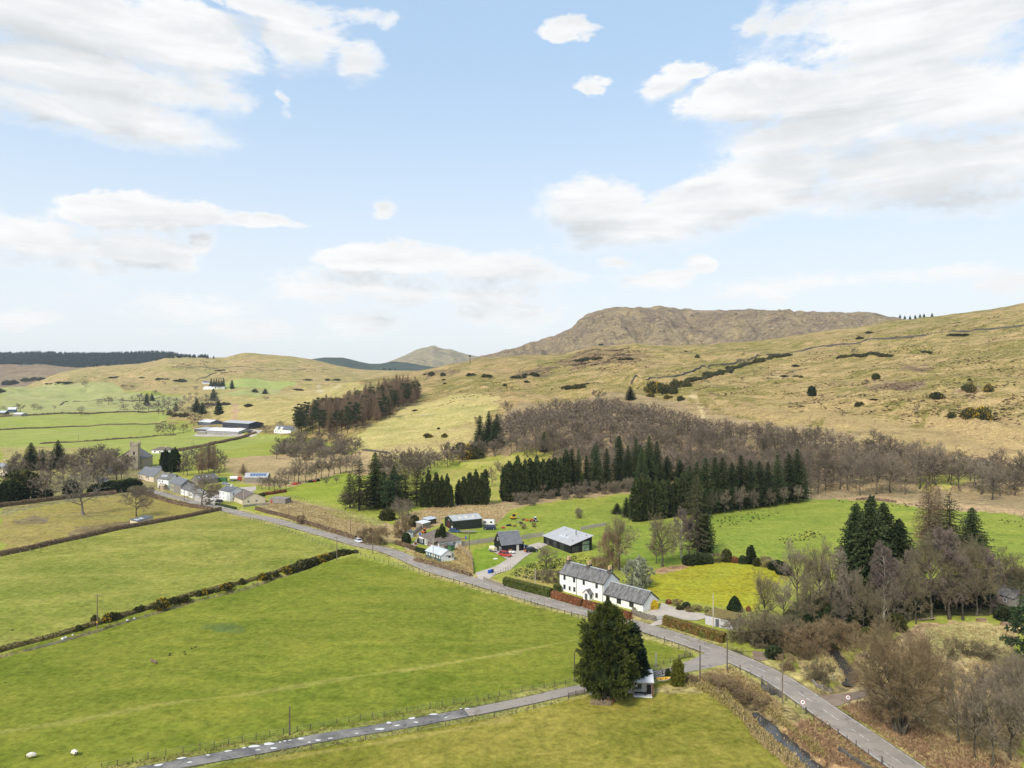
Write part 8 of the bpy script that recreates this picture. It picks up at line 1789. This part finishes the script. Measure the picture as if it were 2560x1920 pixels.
for i, (u, v, vt, w) in enumerate(((275, 1228, 1202, 44), (300, 1230, 1204, 44), (325, 1228, 1196, 46), (340, 1222, 1200, 30), (180, 1240, 1200, 40), (240, 1236, 1210, 40), (120, 1244, 1222, 24))): tree('dark_dome', 'evergreen_shrub', u, v, vt, w, 'dark evergreen shrub at the foot of the village wood', 'shrub', 'evergreens at the foot of the village wood')
for i, (x, y) in enumerate(scatter([(0, 1215), (10, 1180), (90, 1162), (200, 1150), (280, 1145), (330, 1165), (345, 1205), (300, 1225), (180, 1245), (60, 1258)], 62, 5.5, 11)): plant('bare_far' if i % 3 else 'oakwood', NM, (x, y), rs.uniform(9, 15), rs.uniform(8, 12), 'grey-brown bare tree in the wood left of the church', 'tree', 'bare trees of the village wood')
for i, (u, v, vt, w) in enumerate(((268, 1185, 1122, 36), (240, 1190, 1128, 40), (290, 1205, 1140, 44), (190, 1190, 1136, 46))): tree('bare_mid', NM, u, v, vt, w, 'tall dark bare tree before the church nave', 'tree', 'tall bare trees by the church')
for i, (x, y) in enumerate(scatter([(440, 1190), (450, 1150), (480, 1140), (540, 1142), (560, 1165), (570, 1195), (520, 1205), (460, 1200)], 26, 5, 12)): plant('bare_far', NM, (x, y), rs.uniform(6, 12), rs.uniform(7, 10), 'grey bare tree behind the white village house', 'tree', 'bare trees behind the village')
for i, (u, v, vt, w) in enumerate(((505, 1185, 1116, 30), (522, 1180, 1116, 24), (535, 1182, 1114, 26))): tree('larch', 'dead_larch', u, v, vt, w, 'ragged bare larch rising behind the village', 'tree', 'ragged larches behind the village')
tree('larch', 'larch_tree', 608, 1187, 1160, 24, 'small reddish larch on the tawny marsh edge')
for i, (u, v, vt, w) in enumerate(((655, 1222, 1190, 30), (672, 1226, 1188, 32), (688, 1228, 1186, 34), (700, 1230, 1190, 30), (715, 1222, 1196, 24))): tree('bare_mid', NM, u, v, vt, w, 'bare garden tree at the right end of the village', 'tree', 'garden trees at the village end')
for i, (u, v, vt, w) in enumerate(((538, 1236, 1208, 36), (528, 1246, 1222, 24), (350, 1236, 1212, 34), (372, 1238, 1216, 30), (520, 1262, 1246, 24), (335, 1236, 1214, 30))): tree('shrub', 'bare_shrub', u, v, vt, w, 'brown bare shrub along the village road', 'shrub', 'shrubs along the village road')
# valley trees beyond
VG = 'bare trees scattered in the far valley'
for u, v, vt, w in ((395, 1088, 1060, 18), (402, 1086, 1054, 18), (412, 1087, 1054, 22), (426, 1085, 1056, 20), (434, 1084, 1058, 18), (459, 1083, 1058, 26), (484, 1064, 1030, 34), (500, 1062, 1036, 26), (202, 1037, 1013, 20), (212, 968, 950, 18), (311, 974, 958, 16), (330, 972, 962, 12), (412, 964, 953, 10), (272, 1012, 990, 26), (248, 1014, 998, 18), (305, 1014, 992, 14), (330, 1006, 988, 18), (350, 1008, 982, 26), (366, 1010, 984, 24), (388, 988, 974, 14), (310, 1030, 1008, 26), (345, 1032, 1006, 24), (370, 1030, 1006, 26), (395, 1026, 1004, 26), (420, 1022, 1000, 30), (440, 1024, 1002, 24), (50, 1028, 1008, 26), (85, 1024, 1008, 24), (100, 1026, 1014, 18), (136, 1024, 1012, 12), (408, 1040, 1030, 8), (470, 1010, 994, 24), (495, 1004, 990, 20), (515, 1000, 984, 20), (440, 976, 970, 14), (490, 976, 964, 18), (8, 1022, 1014, 16), (664, 1000, 990, 20), (700, 1072, 1050, 24), (664, 1082, 1062, 30), (693, 1112, 1092, 14)):
    tree('bare_far', NM, u, v, vt, w, 'small bare tree in the far valley beyond the village', 'tree', VG)
for x, y in scatter([(340, 1034), (400, 1000), (470, 988), (545, 985), (560, 1002), (500, 1030), (480, 1060), (430, 1050), (400, 1040)], 60, 12, 15): plant('bare_far', NM, (x, y), rs.uniform(9, 15), rs.uniform(10, 14), 'small bare tree in the far valley beyond the village', 'tree', VG)
for u, v, vt, w in ((528, 970, 946, 10), (535, 971, 948, 10), (541, 971, 948, 9), (547, 971, 949, 9), (553, 971, 949, 9), (559, 971, 946, 9), (580, 972, 950, 12), (534, 1001, 974, 20), (547, 1037, 1004, 24), (492, 1030, 1000, 24), (505, 1034, 1008, 22), (440, 1028, 1008, 12), (423, 1038, 1024, 14), (367, 1014, 984, 14), (380, 1002, 984, 12), (663, 985, 972, 16), (960, 925, 919, 6), (975, 925, 920, 5), (988, 925, 921, 5)): tree('far_spruce', 'spruce_tree', u, v, vt, w, 'small dark fir in the far valley beyond the farm', 'tree', 'far dark firs')
hedge('gorse_strip', [(1716, 957), (1745, 949), (1772, 943), (1800, 932), (1830, 922), (1856, 915), (1880, 909), (1905, 900), (1930, 892), (1975, 889)], 9, 3.0, GORSE, 'long dark gorse strip slanting below the hillside wall', 1.1, 2.2, 'gorse', jag=.55, top_round=.6)
hedge('gorse_strip', [(2090, 897), (2120, 892), (2150, 889), (2185, 885), (2230, 892)], 7, 2.6, GORSE, 'dark scrubby gully on the upper right hillside', 1.0, 2.2, 'gorse', jag=.7, top_round=.6)
hedge('gorse_strip', [(1405, 972), (1430, 969), (1455, 963), (1472, 960)], 5, 2.2, GORSE, 'dark scrub line above the top of the bare wood', .9, 2.5, 'gorse', jag=.6, top_round=.6)
for i, (u, v, vt, w) in enumerate(((1486, 1180, 1116, 34), (1545, 1160, 1092, 36), (1600, 1170, 1112, 34), (1668, 1200, 1140, 38), (1700, 1204, 1150, 36), (1360, 1130, 1080, 28), (1830, 1214, 1158, 34), (1905, 1222, 1170, 34))): tree('spruce', 'spruce_tree', u, v, vt, w, 'dark spruce standing among the bare wood trees', 'tree', 'spruces inside the bare wood')
# hillside bushes and lone trees
HG = 'gorse clumps on the hillside'
rnd.seed(99)
def clump(u, v, w, h, n, seed, flowers=0):
    rg = random.Random(seed); n = max(1, int(n * .75))
    for i in range(n):
        a = rg.uniform(-.5, .5) * w; tree('hill_gorse', 'gorse_clump', u + a, v + rg.uniform(-.15, .3) * h, v - h * (hf := rg.uniform(.35, .7)), max(w / n * rg.uniform(.9, 1.5), 1.7 * h * hf), 'dark gorse clump on the open hillside', 'gorse bush', HG, var=1 if rg.random() < flowers else 0)
for a in ((834, 1002, 56, 10, 8, 1), (737, 975, 36, 6, 5, 2), (1087, 1092, 50, 12, 6, 3, .7), (1042, 1028, 14, 9, 2, 4), (1096, 1072, 6, 5, 1, 5), (1259, 963, 10, 8, 1, 6), (1114, 960, 12, 6, 2, 7), (1111, 949, 6, 5, 1, 8), (1660, 977, 64, 30, 14, 9, .1), (1700, 964, 50, 20, 9, 10, .1), (1702, 1000, 24, 14, 3, 11), (1627, 990, 20, 10, 2, 12, 1), (1675, 995, 30, 12, 4, 13, .4), (1738, 950, 40, 10, 5, 14), (1785, 938, 40, 14, 5, 15), (1826, 922, 36, 12, 5, 16), (1890, 904, 40, 12, 6, 17), (1950, 890, 50, 8, 6, 18), (1415, 972, 24, 8, 3, 19), (1440, 968, 40, 9, 5, 20), (1312, 955, 10, 6, 1, 20), (2450, 974, 70, 22, 9, 21, .3), (2410, 968, 14, 9, 1, 22), (2430, 1040, 66, 30, 9, 23, .8), (2373, 1040, 32, 16, 4, 24), (2148, 1013, 34, 12, 5, 25), (2143, 846, 36, 7, 5, 26), (2168, 832, 26, 5, 3, 27), (2325, 882, 36, 10, 5, 28), (2160, 891, 70, 8, 8, 29), (2213, 891, 26, 6, 3, 30), (2195, 1000, 18, 7, 2, 31), (1980, 942, 50, 7, 6, 32), (1987, 916, 16, 7, 2, 33), (2340, 993, 24, 18, 2, 34), (2390, 838, 50, 6, 4, 35), (2425, 950, 6, 6, 1, 36), (1713, 880, 6, 6, 1, 37), (1742, 894, 8, 12, 1, 38), (1458, 902, 60, 8, 6, 39), (1490, 897, 50, 9, 5, 40), (1560, 898, 50, 6, 5, 41), (1330, 938, 60, 12, 6, 42), (1300, 944, 36, 10, 4, 43), (1085, 938, 46, 12, 6, 44), (1190, 938, 36, 12, 5, 45), (1210, 942, 30, 10, 3, 46), (1510, 862, 40, 4, 4, 47),
          (290, 944, 30, 5, 4, 48), (363, 945, 20, 4, 3, 49), (405, 949, 28, 6, 4, 50), (455, 952, 56, 7, 7, 51), (548, 926, 20, 4, 3, 52), (165, 957, 50, 5, 5, 53), (120, 960, 20, 4, 3, 54), (90, 950, 60, 12, 6, 55), (10, 958, 50, 14, 5, 56), (4, 978, 30, 10, 3, 57), (768, 950, 26, 4, 3, 58), (830, 950, 40, 5, 4, 59), (640, 978, 20, 8, 3, 60), (560, 1012, 50, 10, 6, 61), (600, 1016, 50, 9, 5, 62), (520, 1012, 40, 8, 4, 63), (440, 1040, 50, 12, 6, 64)): clump(*a)
for u, v, vt, w, k, lab in ((2030, 990, 965, 21, 'dark_dome', 'round dark lone tree on the middle hillside'), (2293, 1034, 1006, 14, 'bare_far', 'narrow bare tree below the hillside gorse'), (2106, 1040, 1022, 20, 'bare_far', 'crooked bare thorn above the wood'), (2190, 948, 933, 20, 'olive_dome', 'small leaning thorn on the upper hillside'), (2136, 886, 868, 20, 'bare_far', 'pale bare thorn by the dark gully'), (2194, 887, 877, 12, 'bare_far', 'second pale thorn right of the dark gully'), (2165, 960, 946, 12, 'bare_far', 'tiny bare thorn left of the leaning thorn'), (1888, 936, 925, 14, 'bare_far', 'tiny dark thorn below the gorse strip'), (1855, 956, 940, 10, 'bare_far', 'thin thorn below the gorse strip'), (1764, 955, 940, 14, 'bare_far', 'pale bare tree above the wood gorse'), (2189, 982, 972, 12, 'bare_far', 'low bare thorn above the tawny ground'), (1576, 1000, 966, 26, 'spruce', 'dark spruce standing above the back of the bare wood'), (1496, 1000, 974, 40, 'bare_far', 'bare tree behind the top of the wood'), (1270, 1040, 1000, 26, 'bare_far', 'bare tree standing above the left end of the wood'), (1195, 1060, 1040, 22, 'scrub', 'small grey bush on the slope left of the wood'), (1860, 912, 896, 34, 'scrub', 'grey round bush in the gorse strip')):
    tree(k, 'lone_tree', u, v, vt, w, lab, 'tree')
for u, v in ((2250, 792), (2262, 793), (2275, 794), (2288, 794), (2300, 793), (2330, 790), (2310, 792)): tree('far_spruce', 'spruce_tree', u, v + 1, v - 8, 6, 'tiny fir on the skyline between the two hills', 'tree', 'skyline firs')
# conifers of the far forest, past counting
fp = []
rg = random.Random(77)
for i in range(5200):
    u = rg.uniform(-60, 540); v = rg.uniform(880, 922)
    top = tab(RIDGES[5][1], np.array([u]))[0]; low = float(np.interp(u, [-60, 110, 190, 231, 347, 399, 411, 480, 540], [911, 911, 920, 917, 909, 900, 896, 894, 897]))
    if top - 1 < v < low:
        p = gp(u, v)
        if p.y > 2800: fp.append((p.x, p.y))
t, c = spruce(500, 18, 7, .14, size=3.6, k=2); proto_one('forest_fir', 18, 7, t, BARK_DARK, c, NEEDLE_HAZE)
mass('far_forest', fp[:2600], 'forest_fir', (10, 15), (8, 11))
fp2 = []
for i in range(2600):
    u = rg.uniform(740, 1170); v = rg.uniform(888, 930); p = gp(u, v)
    if 3300 < p.y < 4700 and float(terrain_uY(np.array([[u]]), np.array([[p.y]]))[1][0, 0]) == 4: fp2.append((p.x, p.y))
if 0: mass('far_forest', fp2[:1500], 'forest_fir', (13, 20), (7, 10), 5)
# ground growth
tufts('rough_grass', [[(1700, 1700), (1830, 1668), (1900, 1712), (1960, 1770), (1940, 1800), (1880, 1745), (1800, 1735)], [(1830, 1760), (1900, 1800), (2000, 1880), (2080, 1960), (1980, 1930), (1880, 1840)], [(1985, 1645), (2085, 1618), (2125, 1680), (2100, 1712), (2010, 1705)]], 5200, DEADGRASS, .42, 5)
tufts('bracken', [[(1960, 1830), (2040, 1790), (2090, 1830), (2220, 1925), (2140, 1925), (2050, 1900)], [(2100, 1770), (2200, 1740), (2330, 1830), (2560, 1925), (2330, 1925)], [(1780, 1690), (1850, 1690), (1910, 1740), (1870, 1760)]], 5200, BRACKEN, .42, 5, .6, .14, 1)
tufts('dead_grass', [[(2200, 1700), (2560, 1640), (2560, 1925), (2350, 1900)], [(2330, 1570), (2540, 1565), (2560, 1640), (2400, 1650)]], 5200, DEADGRASS, .45, 5, .8, .12, 2)
tufts('marsh_grass', [[(1005, 1292), (1080, 1268), (1250, 1258), (1280, 1268), (1240, 1308), (1120, 1285), (1045, 1342), (970, 1338)], [(1030, 1382), (1140, 1410), (1180, 1432), (1040, 1400)], [(1140, 1350), (1178, 1380), (1180, 1430), (1142, 1400)], [(660, 1262), (720, 1250), (860, 1284), (1000, 1335), (900, 1345), (760, 1308)]], 6000, DEADGRASS, .6, 4, .9, .1, 3)
tufts('verge_grass', [[(640, 1890), (1280, 1778), (1420, 1745), (1420, 1752), (1280, 1788), (640, 1902)], [(215, 1928), (640, 1848), (1045, 1776), (1430, 1704), (1430, 1714), (1045, 1790), (640, 1860), (215, 1938)], [(960, 1400), (1280, 1490), (1482, 1548), (1620, 1588), (1620, 1594), (1480, 1556), (1280, 1498), (960, 1410)]], 5200, leafmat('verge_grass_blades', (.20, .20, .045), (.33, .27, .10), .1), .34, 4, .9, .12, 4)
tufts('rush_clumps', [[(1790, 1300), (1830, 1288), (1930, 1275), (1960, 1285), (1900, 1300), (1800, 1320)], [(1930, 1350), (2050, 1320), (2060, 1345), (1960, 1360)], [(2090, 1250), (2300, 1262), (2300, 1272), (2100, 1256)], [(2480, 1300), (2560, 1300), (2560, 1320), (2520, 1312)]], 230, RUSH_DK, .45, 8, .45, .35, 6)
tufts('bank_growth', [[(1400, 1505), (1640, 1568), (1640, 1573), (1400, 1511)], [(1262, 1474), (1380, 1500), (1380, 1504), (1262, 1478)], [(1660, 1585), (1830, 1620), (1880, 1628), (1880, 1634), (1660, 1592)]], 500, MATS['verge_grass_blades'], .3, 4, .9, .12, 8)
def patches(name, m, zone, nc, per, size, seed, flat=.28, wide=14, deep=5):
    rg = random.Random(seed); P = []
    us = [p[0] for p in zone]; vs = [p[1] for p in zone]; tries = 0; c = 0
    while c < nc and tries < nc * 20:
        tries += 1; u, v = rg.uniform(min(us), max(us)), rg.uniform(min(vs), max(vs))
        if not inside(np.array([u]), np.array([v]), zone)[0]: continue
        c += 1; q = gp(u, v); f = rg.choice((.4, .7, 1, 1.6)); sl = rg.uniform(-.3, .5)
        for i in range(int(per * f * rg.uniform(.5, 1.5))):
            dx = rg.gauss(0, wide * f); x, y = q.x + dx, q.y + dx * sl + rg.gauss(0, deep * f)
            if y < 3200: P.append((x, y, float(zat(x, y))))
    P = np.array(P); g2 = np.random.default_rng(seed); D = np.tile([0, 0, .6], (len(P), 1)).astype(float)
    V, Q = sprays(g2, P, D, size * (.5 + g2.random(len(P))), 3, .5, .9, jit=.4); zb = np.repeat(P[:, 2], 12); V[:, 2] = zb + (V[:, 2] - zb) * flat
    return tag(link(bpy.data.objects.new(name, np_mesh(name, V, Q, [m]))), kind='stuff')
HILL = [(1180, 945), (1500, 880), (1900, 870), (2560, 780), (2560, 1060), (2100, 1030), (1700, 985), (1500, 960), (1250, 1000), (1080, 1040)]
patches('heather_tufts', HEATHER, HILL, 150, 34, 1.9, 3)
patches('heather_tufts', HEATHER, [(1350, 905), (1480, 872), (1600, 880), (1590, 905), (1440, 925)], 30, 60, 2.4, 4)
patches('tussock_tufts', DEADGRASS, HILL, 120, 40, 1.5, 5)
patches('heather_tufts', HEATHER, [(1220, 890), (1420, 830), (1520, 785), (2200, 790), (2100, 815), (1800, 850), (1480, 850)], 44, 24, 4.0, 6, .3, 30, 22)
patches('heather_tufts', HEATHER, [(60, 975), (200, 930), (420, 900), (640, 892), (860, 925), (700, 950), (400, 960)], 50, 24, 3.6, 7, .3, 26, 16)
tufts('wood_floor', [WOODP], 1500, BRACKEN, .8, 5, .7, .2, 9)
tufts('garden_bank', [[(1275, 1478 - 40), (1300, 1415), (1380, 1398), (1440, 1392), (1510, 1400), (1500, 1420), (1400, 1432), (1330, 1450)]], 700, LAUREL, .4, 5, .6, .25, 10)

# labels of small groups of look-alikes: told apart by their order from the left
ORD = 'leftmost,second,third,fourth,fifth,sixth,seventh,eighth,ninth,tenth,eleventh,twelfth,thirteenth,fourteenth,fifteenth,sixteenth,seventeenth,eighteenth,nineteenth,twentieth'.split(',')
bylab = {}
for o in SC.objects:
    if o.parent is None and o.get('label') and o.get('group'): bylab.setdefault(o['label'], []).append(o)
for lab, os_ in bylab.items():
    n = len(os_)
    if 1 < n <= 20:
        os_.sort(key=lambda o: o.location.x / o.location.y)
        for i, o in enumerate(os_):
            o["label"] = lab + (', the leftmost' if i == 0 else ', the rightmost' if i == n - 1 else ', %s from the left' % ORD[i])

# ------------------------------------------------------------------ thin valley haze: one closed box of air round everything, sky outside
hm = bpy.data.materials.new('valley_haze'); hm.use_nodes = True; hn = hm.node_tree; hn.nodes.clear()
ho = hn.nodes.new('ShaderNodeOutputMaterial'); hv = hn.nodes.new('ShaderNodeVolumePrincipled')
hv.inputs['Color'].default_value = (.80, .90, 1.0, 1); hv.inputs['Density'].default_value = 3.8e-5; hv.inputs['Anisotropy'].default_value = .1
hn.links.new(hv.outputs[0], ho.inputs['Volume'])
k = MB(); k.box(-11500, 11500, -520, 8400, float(ZZ.min()) - 1, max(float(ZZ.max()), 75) + 9)
hz_o = k.build('haze', hm); tag(hz_o, kind='stuff')
